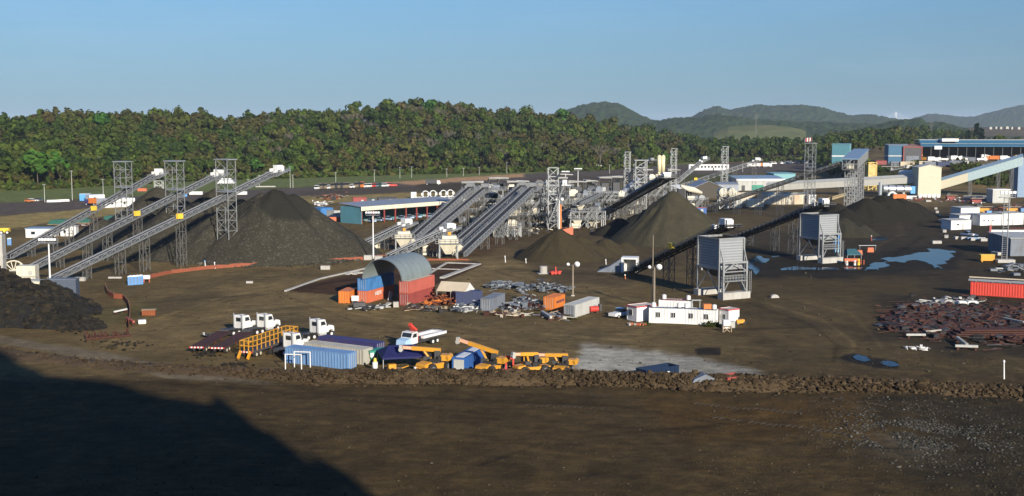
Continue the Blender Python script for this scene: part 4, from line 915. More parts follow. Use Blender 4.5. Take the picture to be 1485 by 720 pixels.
MB().beam((-1, 0, 21.3), (L, 0, 23.6), 1.6, .2).build('belt', M_belt, r)
MB().bb(-1.2, 1.2, -1.2, 1.2, 20.5, 22.5).build('drive_unit', M_cream, r)
for k in range(5):
    x = .5 + (L - 2) * k / 4.6
    MB().lattice((x, 0, 0), (x, 0, 19.9 + 2.3 * x / L), 1.5, 4.0, 8, .22, .13).build('lattice_leg', M_steel, r)
MB().prism([(L - .5, 0), (L + 2.2, 0), (L + 1.2, 26), (L - .2, 26)], -1.4, 1.4).build('discharge_chute', M_dsteel, r)
p = at(1262, 276); r = thing('hoist_tower', 'yellow braced hoist tower behind the feeder gallery', 'tower', p, .2); zt = up(1262, 236, p.y).z
MB().lattice((0, 0, 0), (0, 0, zt), 5, 4, 6, .45, .3).build('frame', M_cream if 0 else mat('ochre_paint', (.55, .40, .12), .6), r); MB().bb(-2.3, 2.3, -1.8, 1.8, zt * .5, zt - 1).build('cladding', mat('ochre_sheet', (.50, .38, .16), .7), r)
# ------------------------------------------------------------------ containers
def two(pA, pB, L=None):
    A, B = at(*pA), at(*pB); yaw, l = frame_xy(A, B); return A, yaw, (L or l)
def container(label, pA, pB, m, L=12.19, H=2.59, Wd=2.44, z=0.0, roof=None, near='left', door_m=None, name='shipping_container', group=None, yaw=None, org=None, ribs=True, text=None, doors=True):
    A, yw, l = two(pA, pB)
    if yaw is None: yaw = yw
    if org is None: org = A if near == 'left' else (at(*pB) - Vector((math.cos(yaw), math.sin(yaw), 0)) * L)
    r = thing(name, label, 'container', (org[0], org[1], z), yaw, group)
    o = MB(); n = int(L / .28) if ribs else 2
    def wall(p, q, out):
        p, q = Vector(p), Vector(q); d = q - p; ln = d.length; k = max(2, int(ln / .28)) if ribs else 1
        nrm = Vector(out) * .045; prof = []
        for i in range(k * 2 + 1): prof.append(p + d * (i / (2 * k)) + (nrm if (i % 4) in (1, 2) else Vector()))
        vs = [(v.x, v.y, .16) for v in prof] + [(v.x, v.y, H - .1) for v in prof]; c = len(prof)
        o.add(vs, [(i, i + 1, c + i + 1, c + i) for i in range(c - 1)])
    e = .06
    wall((e, e, 0), (L - e, e, 0), (0, -1, 0)); wall((L - e, e, 0), (L - e, Wd - e, 0), (1, 0, 0)); wall((L - e, Wd - e, 0), (e, Wd - e, 0), (0, 1, 0))
    wall((e, Wd - e, 0), (e, e, 0), (-1, 0, 0)); o.bb(e, L - e, e, Wd - e, .1, .16)
    o.build('walls', m, r)
    o = MB(); kk = max(3, int(L / .55))
    for i in range(kk):
        x0, x1 = e + (L - 2 * e) * i / kk, e + (L - 2 * e) * (i + 1) / kk; xm = (x0 + x1) / 2
        o.add([(x0, e, H - .07), (xm, e, H - .02), (x1, e, H - .07), (x0, Wd - e, H - .07), (xm, Wd - e, H - .02), (x1, Wd - e, H - .07)], [(0, 1, 4, 3), (1, 2, 5, 4)])
    o.build('roof', roof or m, r)
    o = MB()
    for x in (0, L - .14):
        for y in (0, Wd - .14): o.bb(x, x + .14, y, y + .14, 0, H)
    for y in (0, Wd - .1): o.bb(.14, L - .14, y, y + .1, 0, .18); o.bb(.14, L - .14, y, y + .1, H - .12, H)
    for x in (0, L - .1): o.bb(x, x + .1, .14, Wd - .14, 0, .18); o.bb(x, x + .1, .14, Wd - .14, H - .12, H)
    o.build('corner_frame', m, r)
    if doors:
        x0, x1 = (-.03, .05) if near == 'left' else (L - .05, L + .05)
        for y0, y1 in ((.16, Wd / 2 - .01), (Wd / 2 + .01, Wd - .16)):
            d = MB(); d.bb(x0, x1, y0, y1, .2, H - .14); d = d.build('door', door_m or m, r)
            q = MB()
            for y in (y0 + .25, y1 - .25):
                xx = x0 - .05 if near == 'left' else x1 + .05; q.tube((xx, y, .22), (xx, y, H - .16), .03, 6)
            q.build('lock_rod', M_ltgrey, d)
    if text:
        for (txt, x, zc, size, tm) in text:
            letters(txt, r, x, -.052, zc, size, tm)
    return r
FONT5 = {'H': ('10001', '10001', '11111', '10001', '10001'), 'A': ('01110', '10001', '11111', '10001', '10001'), 'M': ('10001', '11011', '10101', '10001', '10001'),
         'B': ('11110', '10001', '11110', '10001', '11110'), 'U': ('10001', '10001', '10001', '10001', '01110'), 'R': ('11110', '10001', '11110', '10010', '10001'),
         'o': ('01110', '10001', '10001', '10001', '01110'), 'l': ('00100', '00100', '00100', '00100', '00110')}
def letters(txt, r, x, y, z, s, m):
    o = MB(); u = s / 5
    for i, ch in enumerate(txt):
        for j, row in enumerate(FONT5.get(ch, FONT5['o'])):
            k = 0
            while k < 5:
                if row[k] == '1':
                    k2 = k
                    while k2 < 5 and row[k2] == '1': k2 += 1
                    o.bb(x + i * s * 1.25 + k * u, x + i * s * 1.25 + k2 * u, y, y + .03, z + (4 - j) * u, z + (5 - j) * u); k = k2
                k += 1
    o.build('lettering', m, r)

container('faded blue shipping container behind the rubble berm, beside the white goal frames', (419, 527), (504, 537), M_blue, near='right', door_m=M_blue)
container('pale stone shipping container between the blue one and the dark one', (447, 520), (527, 530.5), M_stone, near='right')
container('dark violet shipping container with dusty roof behind the pale stone one', (466, 511), (545, 521), M_purple, near='right')
def back_side(p, q): return None
# stacked rows that carry the arch: side face runs away from the viewer
YA = math.atan2(.927, .374)
def stack(label, org, m, z=0, L=12.19, **k): return container(label, (0, 500), (1, 500), m, L=L, z=z, yaw=YA, org=org, near='left', **k)
stack('coral shipping container with white lettering under the arch, bottom left of its stack', Vector((-30.9, 248.6, 0)), M_coral, text=[('HBR', 3.2, 1.2, .85, M_white)])
stack('stained blue shipping container under the arch, on top of the coral one', Vector((-30.9, 248.6, 0)), M_blue3, z=2.6)
stack('dull red shipping container at the bottom right of the arch', Vector((-21.6, 244.6, 0)), M_brick)
stack('faded red shipping container stacked on the dull red one by the arch', Vector((-21.6, 244.6, 0)), M_salmon, z=2.6, roof=M_stone)
for nm, (x, y, z) in (('coral', (-30.9, 248.6, 0)), ('blue', (-30.9, 248.6, 2.6))): pass
# arch
ca, sa = math.cos(YA), math.sin(YA)
c0 = Vector((-30.9, 248.6, 5.2)); c1 = Vector((-21.6, 244.6, 5.2)); mid0 = (c0 + c1) / 2 + Vector((-sa, ca, 0)) * 1.2
r = thing('arch_shelter', 'corrugated zinc arch shelter spanning two rows of stacked containers', 'shelter', (mid0.x, mid0.y, 5.2), YA)
half = 4.75; LA = 14.0
def arch_shell(rad, hgt, x0, x1, th, rings):
    o = MB(); n = 26; prof = [(math.cos(math.pi * i / n), math.sin(math.pi * i / n)) for i in range(n + 1)]
    vs = []; m_ = rings * 2
    for j in range(m_ + 1):
        x = x0 + (x1 - x0) * j / m_; rr = rad + (.07 if j % 2 else 0.0)
        vs += [(x, -rr * c, (hgt + rr - rad) * s) for c, s in prof]
    vs2 = []
    for j in range(m_ + 1):
        x = x0 + (x1 - x0) * j / m_; rr = rad - th + (.07 if j % 2 else 0.0)
        vs2 += [(x, -rr * c, (hgt - th + rr - rad + th) * s) for c, s in prof]
    N = n + 1; nv = len(vs)
    fs = [(j * N + i, j * N + i + 1, (j + 1) * N + i + 1, (j + 1) * N + i) for j in range(m_) for i in range(n)]
    fs += [(nv + j * N + i + 1, nv + j * N + i, nv + (j + 1) * N + i, nv + (j + 1) * N + i + 1) for j in range(m_) for i in range(n)]
    for j in (0, m_): fs += [(j * N + i, j * N + i + 1, nv + j * N + i + 1, nv + j * N + i) for i in range(n)]
    return o.add(vs + vs2, fs)
arch_shell(half, 4.5, -.6, LA, .08, 26).build('shell', M_quonset, r, True)
for x in (2.2, 4.5, 6.8, 9.1, 11.4):
    n = 20; o = MB()
    for i in range(n):
        a0, a1 = math.pi * i / n, math.pi * (i + 1) / n; R_ = half + .10
        o.beam((x, -R_ * math.cos(a0), 4.62 * math.sin(a0)), (x, -R_ * math.cos(a1), 4.62 * math.sin(a1)), .10, .05)
    o.build('rib', M_quonset, r)
container('orange shipping container at the left of the zinc arch', (491, 440), (511, 440.5), M_orange, L=2.44, Wd=6.06, doors=False)
container('bright orange shipping container with dark lettering among the scrap', (804, 450), (827, 441), M_orange, L=6.06, near='left', text=[('oolBUoH', 1.2, 1.2, .5, M_purple)])
container('long pale grey reefer container with a red tank beside it', (834, 461.5), (867, 450), M_ltgrey, L=12.0, near='left', door_m=M_grey)
container('navy shipping container beside the tan market tent', (661, 442), (686, 440.5), M_navy, L=6.06, near='left', doors=False)
container('grey blue shipping container among the grey scrap heaps', (713, 452), (740, 439), M_grey, L=9.0, near='left', door_m=M_grey)
container('red ribbed container under silvery poles at the right edge', (1407, 428), (1487, 433), mat('signal_red_paint', (.55, .06, .04), .5, 0, .15, .8), L=13.5, H=3.0, near='left', door_m=M_brick, roof=M_green)
r = thing('pole_bundle', 'silvery steel poles lying on the red ribbed container', 'pole bundle', at(1407, 428) + Vector((0, 0, 3.0)), two((1407, 428), (1487, 433))[1])
for y, z, m in ((-.1, .35, M_silver), (.4, .5, M_silver), (.9, .45, M_steel), (1.4, .9, M_tan), (1.9, .85, M_salmon), (2.3, .6, M_silver)): MB().beam((-.5, y, z), (13.8, y, z), .22, .25).build('pole', m, r)
o = MB()
for x in (1, 4.5, 8, 11.5): o.bb(x, x + .2, -.2, 2.4, 0, .22)
o.build('bearer', M_wood, r)

# site offices
def office(label, pA, pB, L, H=2.7, D=2.44, m=M_white, z=0, wins=(), roof=M_roofgrey, trim=None, ribs=True, org=None, yaw=None):
    r = container(label, pA, pB, m, L=L, H=H, Wd=D, z=z, roof=roof, doors=False, name='site_office', ribs=ribs, org=org, yaw=yaw); r['category'] = 'site office'
    for (x, w_, h_) in wins:
        q = MB(); q.bb(x, x + w_, -.09, -.04, 1.1, 1.1 + h_); f = q.build('window_frame', M_white, r)
        q = MB(); q.bb(x + .07, x + w_ / 2 - .04, -.11, -.085, 1.17, 1.03 + h_); q.bb(x + w_ / 2 + .04, x + w_ - .07, -.11, -.085, 1.17, 1.03 + h_); q.build('pane', M_glass, f)
    if trim: MB().bb(-.08, L + .08, -.10, -.02, H - .22, H + .02).bb(L + .02, L + .08, -.02, D, H - .22, H + .02).bb(-.08, -.02, -.02, D, H - .22, H + .02).build('roof_trim', trim, r)
    return r
office('small white site office with red roof trim, beside the white pickup', (909, 464), (925, 467.5), 3.0, 3.0, 5.0, M_white, 0, [(.7, 1.1, 1.2)], M_stone, M_hut, ribs=False)
o1 = office('white ribbed site office, left one of the front pair', (941, 468.5), (988, 470), 6.6, 2.9, 2.44, M_white, 0, [(1.3, .9, 1.1), (4.2, .9, 1.1)])
o2 = office('white ribbed site office, right one of the front pair', (988.6, 470), (1036, 472.5), 6.6, 2.9, 2.44, M_white, 0, [(1.3, .9, 1.1), (4.2, .9, 1.1)])
o3 = office('white ribbed site office standing behind the front pair', (955, 456), (1003, 458), 6.6, 2.9, 2.44, M_white, 0, [], M_brick)
office('small white site office with red roof trim, by the yellow pump', (1043, 470), (1058, 473), 2.5, 3.1, 2.8, M_white, 0, [(.9, .9, 1.0)], M_stone, M_hut, ribs=False)
def on_roof(o, x, y): return o.location + Matrix.Rotation(o.rotation_euler.z, 3, 'Z') @ Vector((x, y, 2.9))
for (o_, x, y, lb) in ((o1, .8, 1.2, 'white water tank on the left end of the front office pair'), (o2, 6.0, 1.2, 'white water tank on the right end of the front office pair'), (o3, .9, 1.4, 'white water tank on the left end of the rear office'), (o3, 5.8, 1.4, 'white water tank on the right end of the rear office'),
                      (o1, 5.7, 1.6, 'white water tank at the right end of the left front office'), (o2, .7, 1.3, 'white water tank at the left end of the right front office')):
    r = thing('water_tank', lb, 'water tank', on_roof(o_, x, y), .2, 'water tanks on the office roofs')
    MB().tube((0, 0, .1), (0, 0, .85), .45, 12).tube((0, 0, .85), (0, 0, 1.0), .45, 12, .15).build('shell', M_white, r); MB().bb(-.4, .4, -.4, .4, 0, .1).build('stand', M_dsteel, r)
r = thing('crate', 'orange crate on the roof of the right front office', 'crate', on_roof(o2, 4.6, 1.3), .1)
MB().bb(-.75, .75, -.5, .5, .08, 1.0).build('box', M_orange, r); MB().bb(-.75, -.5, -.5, .5, 0, .08).bb(.5, .75, -.5, .5, 0, .08).build('runner', M_wood, r)
p = at(1009, 458); r = thing('roof_table', 'pale folding stand behind the right front office', 'stand', p, .1); MB().bb(-1, 1, -.5, .5, 3.1, 3.2).build('top', M_ltgrey, r)
for x in (-.8, .8): MB().bb(x - .06, x + .06, -.06, .06, 0, 3.1).build('leg', M_steel, r)
for (a, b, w_, h_, m, lb) in ((1053, 477, 1.3, 1.7, M_white, 'white cabinet standing before the right small office'), (1061, 476, 1.0, 1.3, M_ltgrey, 'short grey cabinet next to the white cabinet')):
    r = thing('equipment_cabinet', lb, 'cabinet', at(a, b), .1); MB().bb(-w_ / 2, w_ / 2, -.5, .5, .12, h_).build('body', m, r); MB().bb(-w_ / 2, w_ / 2, -.45, .45, 0, .12).build('plinth', M_dsteel, r); MB().bb(-w_ / 2 + .1, w_ / 2 - .1, -.53, -.5, .25, h_ - .12).build('door', m, r)
r = thing('timber_trestle', 'small timber trestle in front of the white cabinet', 'trestle', at(1054, 482), .1)
for s in (-.6, .6): MB().beam((s, 0, 0), (-s, 0, 1.0), .12).build('brace', M_wood, r)
MB().bb(-.9, .9, -.35, .35, 1.0, 1.12).build('top', M_wood, r); MB().bb(-.85, -.7, -.3, .3, 0, 1).bb(.7, .85, -.3, .3, 0, 1).build('leg', M_wood, r)
r = thing('water_pump', 'small yellow pump set by the right small office', 'pump', at(1073, 471), .3)
MB().bb(-.8, .8, -.4, .4, .3, 1.0).build('housing', M_yellow, r); MB().tube((-.9, -.3, .35), (-.9, .3, .35), .35, 10).tube((.8, -.45, .3), (.8, .45, .3), .3, 10).build('wheel', M_black, r); MB().tube((-.2, 0, 1), (-.2, 0, 1.5), .1, 8).build('exhaust', M_dsteel, r)
r = thing('rubble_heap', 'red bricks and pale stones before the left small office', 'rubble', at(921, 472), 0)
for k in range(9): MB().box((RN.uniform(-1.6, 2.4), RN.uniform(-.5, .5), .2), (RN.uniform(.4, .9), .4, RN.uniform(.3, .5)), RN.uniform(0, 3)).build('stone', RN.choice([M_red, M_coral, M_conc, M_stone]), r)

# ------------------------------------------------------------------ vehicles
def wheel(parent, x, y, r_=.52, w=.32, name='wheel', rim=M_white):
    o = MB(); o.tube((x, y - w / 2, r_), (x, y + w / 2, r_), r_, 14); s = -1 if y < 0 else 1
    o.tube((x, y + s * w / 2, r_), (x, y + s * (w / 2 + .03), r_), r_ * .55, 10, mi=1); o.tube((x, y + s * (w / 2 + .03), r_), (x, y + s * (w / 2 + .1), r_), r_ * .2, 8, mi=1)
    return o.build(name, [M_black, rim], parent)
def tractor_truck(label, p, yaw, group='white truck tractors'):
    r = thing('truck_tractor', label, 'truck', p, yaw, group)
    o = MB(); o.bb(-.8, 6.4, -.5, -.2, .7, 1.0); o.bb(-.8, 6.4, .2, .5, .7, 1.0); o.bb(6.2, 6.45, -1.1, 1.1, .55, .95); o.bb(-.6, 1.4, -.55, .55, 1.0, 1.2); o.build('chassis', M_dsteel, r)
    for x in (0, 1.35):
        for y in (-.95, .95): wheel(r, x, y, .52, .55)
    for y in (-1.0, 1.0): wheel(r, 5.5, y, .52, .32)
    o = MB(); o.prism([(2.5, .95), (2.45, 3.15), (2.65, 3.35), (4.0, 3.3), (4.35, 2.35), (4.4, .95)], -1.15, 1.15); c = o.build('cab', M_white, r)
    o = MB(); o.bb(2.40, 2.46, -.55, .55, 2.25, 2.95); o.build('rear_window', M_glass, c)
    for y in (-1.17, 1.17): MB().prism([(3.0, 2.3), (3.0, 3.0), (3.85, 3.0), (4.15, 2.35)], y - .015, y + .015).build('side_window', M_glass, c)
    MB().add([(4.04, -1.0, 3.22), (4.04, 1.0, 3.22), (4.38, 1.0, 2.42), (4.38, -1.0, 2.42)], [(0, 1, 2, 3)]).build('windscreen', M_glass, c)
    o = MB(); o.prism([(4.4, .9), (4.4, 2.25), (5.9, 2.0), (6.25, 1.8), (6.3, .9), (6.05, .9), (5.95, 1.2), (5.5, 1.32), (5.05, 1.2), (4.9, .9)], -.98, .98); h = o.build('hood', M_white, r)
    MB().bb(6.29, 6.33, -.6, .6, 1.0, 1.7).build('grille', M_dsteel, h)
    for y in (-.8, .8): MB().box((6.3, y, 1.25), (.08, .3, .25)).build('headlight', M_lamp, h)
    for y in (-1.0, 1.0): MB().tube((2.3, y, 1.0), (2.3, y, 3.75), .09, 8).build('exhaust_stack', M_silver, r)
    for y in (-1.0, 1.0): MB().tube((2.6, y, .75), (4.2, y, .75), .3, 10).build('fuel_tank', M_ltgrey, r)
    MB().bb(3.1, 3.5, -.3, .3, 3.34, 3.5).build('roof_beacon', M_ltgrey, r)
    for y in (-1.42, 1.42): MB().bb(4.25, 4.35, y - .14, y + .14, 2.15, 2.85).beam((4.3, y * .8, 2.5), (4.3, y, 2.5), .05).build('mirror', M_dsteel, r)
    for y in (-1.0, 1.0): MB().bb(-.75, 2.1, y - .3, y + .3, 1.1, 1.16).bb(-1.0, -.92, y - .3, y + .3, .35, 1.0).build('mudguard', M_black, r)
    return r
tyaw = math.radians(58)
def heading(p, q):
    a, b = at(*p), at(*q); return a, math.atan2(b.y - a.y, b.x - a.x), (b - a).length
tk = tractor_truck('white truck tractor at the far left, coupled to the outer flatbed', at(332, 487), tyaw)
for (a, b, lb) in ((366, 485.5, 'white truck tractor between the two far flatbeds'), (441, 493.5, 'white truck tractor pulling the yellow railed trailer'), (404, 516, 'white truck tractor parked without a trailer by the blue container')):
    clone(tk, at(a, b), tyaw - (.12 if a > 430 else 0), lb)
def flatbed(label, pr, pf, L, railed=False, pe=0.0):
    a, yaw, l = heading(pr, pf); r = thing('flatbed_trailer', label, 'trailer', a, yaw, 'low flatbed trailers')
    o = MB(); o.bb(-2, L, -1.25, 1.25, 1.0, 1.18); o.build('deck', M_rust if not railed else M_dsteel, r)
    o = MB(); o.bb(-2, L, -.6, -.4, .65, 1.0); o.bb(-2, L, .4, .6, .65, 1.0); o.bb(-2, L, -1.27, -1.2, .85, 1.0); o.bb(L, L + 1.5, -.8, .8, 1.1, 1.4); o.build('frame', M_dsteel, r)
    q = MB()
    for k in range(9): q.bb(-2.06, -2.0, -1.25 + k * .278, -1.25 + (k + 1) * .278, .95, 1.2, k % 2)
    q.build('striped_bumper', [M_red, M_white], r)
    for x in (-.6, .65):
        for y in (-.95, .95): wheel(r, x, y, .5, .5, rim=M_tan)
    for x in (4, 7): MB().box((x, -1.28, .85), (.3, .04, .14)).build('reflector', M_red, r)
    if railed:
        q = MB()
        for y in (-1.2, 1.2): q.rail([(-1.8, y, 1.18), (L, y, 1.18)], 1.7, 1.35, .12)
        q.rail([(-1.8, -1.2, 1.18), (-1.8, 1.2, 1.18)], 1.7, .8, .12); q.rail([(L, -1.2, 1.18), (L, 1.2, 1.18)], 1.7, .8, .12); q.build('side_rail', M_yellow, r)
        [MB().beam((-2.1, y, 1.2), (-3.0, y, .1), .25, .5).build('loading_ramp', M_yellow, r) for y in (-.9, .9)]
    return r
flatbed('empty rusty flatbed trailer, leftmost in the truck park', (291, 510), (330, 487), 13)
flatbed('empty dark flatbed trailer between the outer flatbed and the yellow railed one', (321, 511), (360, 489), 13)
flatbed('flatbed trailer with tall yellow side rails', (366, 517), (434, 493), 13.2, True)
r = thing('drawbar_dolly', 'small wheeled dolly with a white plate left of the truck tractors', 'dolly', at(305, 490), .8)
MB().bb(-1.2, 1.6, -.5, .5, .5, .7).build('frame', M_dsteel, r); wheel(r, -.6, -.8, .45, .3); wheel(r, -.6, .8, .45, .3); MB().box((-1.3, 0, .9), (.05, .6, .5)).build('plate', M_white, r)
for (a, b, lb) in ((414, 530, 'white pipe goal frame lower on the berm, left of the blue container'), (427, 526, 'white pipe goal frame against the face of the blue container')):
    r = thing('football_goal', lb, 'goal', at(a, b + 7), -.15, 'white pipe frames')
    for x in (0, 2.6): MB().tube((x, 0, 0), (x, 0, 2.5), .09, 8).build('post', M_white, r)
    MB().tube((-.06, 0, 2.5), (2.66, 0, 2.5), .09, 8).build('crossbar', M_white, r)
def pickup(label, p, yaw, m=M_white, bedm=None, group=None, name='pickup_truck', cat='pickup'):
    r = thing(name, label, cat, p, yaw, group)
    o = MB(); o.prism([(-2.6, .45), (-2.6, 1.05), (-.6, 1.08), (-.6, .62), (-.4, .5)], -.88, .88); o.build('cargo_bed', bedm or m, r)
    o = MB(); o.prism([(-.6, .45), (-.6, 1.1), (1.35, 1.1), (2.45, .98), (2.6, .8), (2.6, .45)], -.9, .9); b = o.build('body', m, r)
    for y in (-.75, .75): MB().box((2.6, y, .8), (.06, .28, .16)).build('headlight', M_lamp, b)
    o = MB(); o.prism([(-.55, 1.1), (-.4, 1.75), (.75, 1.78), (1.35, 1.1)], -.8, .8); c = o.build('cabin', M_glass, r)
    MB().prism([(-.45, 1.74), (-.4, 1.82), (.75, 1.84), (.82, 1.76)], -.82, .82).build('roof', m, c)
    for x in (-1.6, 1.7):
        for y in (-.82, .82): wheel(r, x, y, .38, .24, rim=M_ltgrey)
    return r
pk = pickup('white pickup parked left of the red trimmed site office', at(899, 460), math.radians(48), mat('pale_blue_cab', (.28, .40, .55), .5), M_white)
clone(pk, at(1416, 349), math.radians(150), 'white pickup with its bonnet raised beside the white cabins'); clone(pk, at(1404, 343), math.radians(120), 'white pickup half hidden behind the other by the white cabins')

# truck with loader crane
a, yaw, l = heading((627, 497), (568, 512)); r = thing('crane_truck', 'white truck with a red folded loader crane behind the navy canopy', 'truck', a, yaw)
MB().bb(-1, 7.6, -.5, -.25, .7, 1.0).bb(-1, 7.6, .25, .5, .7, 1.0).build('chassis', M_dsteel, r)
c = MB().prism([(5.6, .9), (5.6, 2.9), (6.9, 2.85), (7.3, 2.0), (7.3, .9)], -1.15, 1.15).build('cab', M_white, r)
MB().add([(6.95, -1, 2.75), (6.95, 1, 2.75), (7.31, 1, 2.05), (7.31, -1, 2.05)], [(0, 1, 2, 3)]).build('windscreen', M_glass, c)
for y in (-1.17, 1.17): MB().prism([(5.9, 2.0), (5.9, 2.65), (6.75, 2.65), (7.1, 2.0)], y - .015, y + .015).build('side_window', M_glass, c)
MB().prism([(7.3, .9), (7.3, 1.95), (8.7, 1.7), (8.85, .9)], -1, 1).build('hood', mat('pale_hood_paint', (.35, .50, .66), .4, 0, .1), r)
for x, y in ((0, -.95), (0, .95), (1.3, -.95), (1.3, .95), (8, -1), (8, 1)): wheel(r, x, y, .5, .4)
o = MB()
for y in (-1.2, 1.2): o.bb(-2.2, 4.4, y - .3, y + .3, 1.5, 1.95)
o.bb(-2.2, -1.4, -1.2, 1.2, 1.5, 1.95); o.build('stake_bed', M_white, r)
MB().bb(-2.2, 4.4, -1.1, 1.1, 1.1, 1.5).build('bed_floor', M_dsteel, r)
MB().bb(4.6, 5.3, -.5, .5, 1.0, 2.6).build('crane_base', M_red, r); MB().beam((4.9, 0, 2.3), (6.9, .5, 4.3), .5, .55).build('crane_boom', M_red, r); MB().beam((6.9, .5, 4.3), (5.6, .9, 3.1), .35, .4).build('crane_jib', M_red, r)

def rt_crane(label, px, py, car, sup, boomL=6.6, el=.06, s=1.0, name='rough_terrain_crane'):
    r = thing(name, label, 'crane', at(px, py), math.radians(car), 'yellow mobile cranes'); r.scale = (s, s, s)
    MB().prism([(-2.6, .75), (-2.6, 1.35), (1.2, 1.4), (2.7, 1.3), (3.1, .95), (3.0, .6), (-2.5, .6)], -.95, .95).build('carrier', M_yellow, r)
    h = MB().prism([(1.5, 1.4), (1.5, 1.75), (2.7, 1.6), (2.95, 1.25)], -.85, .85).build('engine_cover', M_yellow, r)
    for y in (-.75, .75): MB().box((3.08, y, 1.0), (.1, .34, .3)).build('headlight', M_lamp, h)
    for x in (-1.6, 1.7):
        for y in (-1.05, 1.05): wheel(r, x, y, .78, .6, rim=M_grey)
    for x in (-2.75, 3.2): MB().bb(x - .15, x + .15, -1.3, 1.3, .45, .8).build('outrigger_beam', M_yellow, r)
    MB().tube((0, 0, 1.4), (0, 0, 1.7), .95, 16).build('turntable', M_dsteel, r)
    a = math.radians(sup - car); d = Vector((math.cos(a), math.sin(a), 0)); n = Vector((-d.y, d.x, 0)); U = Vector((0, 0, 1))
    o = MB(); o.box(d * -1.55 + U * 2.15, (1.1, 1.5, .8), a); o.tube(d * -2.1 + n * -.75 + U * 2.2, d * -2.1 + n * .75 + U * 2.2, .42, 12); o.build('counterweight', M_yellow, r)
    o = MB(); o.box(d * -.5 + n * .35 + U * 2.3, (.8, .2, 1.5), a); o.box(d * -.5 + n * -.35 + U * 2.3, (.8, .2, 1.5), a); o.box(d * -.5 + U * 2.0, (.5, .6, .5), a); o.build('boom_bracket', M_dsteel, r)
    o = MB(); o.tube(d * -.6 + n * .75 + U * 1.75, d * .6 + n * .75 + U * 1.75, .28, 10); o.box(d * -.9 + n * .7 + U * 2.1, (.5, .5, .6), a); o.build('hydraulic_tank', M_black, r)
    o = MB(); o.box(d * .5 + n * -.85 + U * 2.35, (1.5, .75, 1.35), a); c = o.build('operator_cab', M_yellow, r)
    q = MB(); q.box(d * .55 + n * -1.235 + U * 2.45, (1.25, .04, .95), a); q.build('cab_window', M_glass, c); q = MB(); q.box(d * 1.26 + n * -.85 + U * 2.5, (.04, .62, .95), a); q.build('cab_window', M_glass, c); q = MB(); q.box(d * .5 + n * -.46 + U * 2.5, (1.2, .04, .9), a); q.build('cab_window', M_glass, c)
    bd = (d * math.cos(el) + U * math.sin(el)); b0 = d * -.9 + U * 3.1
    MB().beam(b0, b0 + bd * boomL * .72, .5, .52).build('boom', M_yellow, r)
    MB().beam(b0 + bd * boomL * .7, b0 + bd * boomL * .95, .38, .4).build('boom_extension', M_pinkor, r)
    o = MB(); e = b0 + bd * boomL; o.box(e, (.4, .55, .6), a); o.tube(e + n * -.3 - U * .35, e + n * .3 - U * .35, .3, 10); o.build('sheave_head', M_ltgrey, r)
    MB().tube(d * .6 + U * 1.8, b0 + bd * boomL * .42 - U * .3, .17, 8).build('lift_cylinder', M_yellow, r)
    MB().box(d * 1.0 + U * 1.95, (.9, .7, .5), a).build('hoist', M_dsteel, r)
    return r
rt_crane('yellow mobile crane nearest the navy canopy, boom over the canopy', 630, 540, 232, 172, 5.6, .05, 1.12)
rt_crane('yellow mobile crane with its boom raised over the blue roll off bin', 713, 543, 238, 158, 6.2, .24, 1.1)
rt_crane('yellow mobile crane behind the red fork attachment', 772, 544, 205, 214, 4.4, .10, 1.02)
rt_crane('yellow mobile crane at the right end of its row', 815, 544, 255, 170, 4.8, -.02, 1.0)
r = thing('fork_attachment', 'red loader bucket frame with a tall mast standing between cranes', 'loader attachment', at(739, 545), .1)
MB().bb(-1.1, 1.1, -.6, .5, .1, 1.0).build('bucket', M_salmon, r)
for x in (-.5, .6): MB().bb(x - .12, x + .12, .3, .55, .5, 3.0).build('mast', M_red, r)
MB().bb(-.6, .8, .25, .6, 2.5, 3.0).build('crosshead', M_red, r)
for x in (-.7, 0, .7): MB().bb(x - .12, x + .12, -1.0, -.6, .1, .9).build('tine', M_salmon, r)
# roll-off bin
r = thing('roll_off_bin', 'blue roll off bin with white loading hatches between the cranes', 'waste bin', at(656, 543), 0)
A_, yw, l_ = two((676, 543), (712, 521)); r.rotation_euler.z = yw; r.location = A_
MB().bb(0, 9.6, 0, 2.3, .2, 2.5).build('body', M_blue2, r); MB().bb(-.05, 0, .35, 2.0, .35, 2.2).build('end_door', M_ltgrey, r)
for x in (.4, 5.2): MB().bb(x, x + 3.9, .5, 1.8, 2.5, 2.56).build('hatch', M_white, r)
o = MB()
for k in range(13): o.bb(.3 + k * .7, .42 + k * .7, -.08, 0, .3, 2.4)
o.build('side_rib', M_blue2, r); MB().bb(0, 9.6, .5, .7, 0, .2).bb(0, 9.6, 1.6, 1.8, 0, .2).build('skid', M_dsteel, r)
M_navy2 = mat('deep_navy_paint', (.009, .021, .052), .5, 0, .2, .8, dirt=.3, dcol=(.015, .02, .03))
# open dumpster
def dumpster(label, pA, pB, L, m, H=1.6, D=2.3):
    A, yw, l_ = two(pA, pB); r = thing('open_dumpster', label, 'dumpster', A, yw); t = .08
    o = MB(); o.bb(0, L, 0, t, .15, H); o.bb(0, L, D - t, D, .15, H); o.bb(0, t, t, D - t, .15, H); o.bb(L - t, L, t, D - t, .15, H); o.bb(t, L - t, t, D - t, .15, .25); o.build('body', m, r)
    o = MB(); o.bb(-.05, L + .05, -.06, .0, H - .12, H + .02); o.bb(-.05, L + .05, D, D + .06, H - .12, H + .02)
    for k in range(int(L / .9)): o.bb(.3 + k * .9, .42 + k * .9, -.07, 0, .2, H - .12)
    o.build('rim', m, r)
    for x in (L * .45, L * .62): MB().bb(x, x + .55, -.085, -.07, H - 1.1, H - .65).build('sticker', M_white, r)
    return r
dumpster('open navy dumpster on the pale gravel behind the rubble berm', (937, 556), (990, 547), 6.6, M_navy2, 1.9)
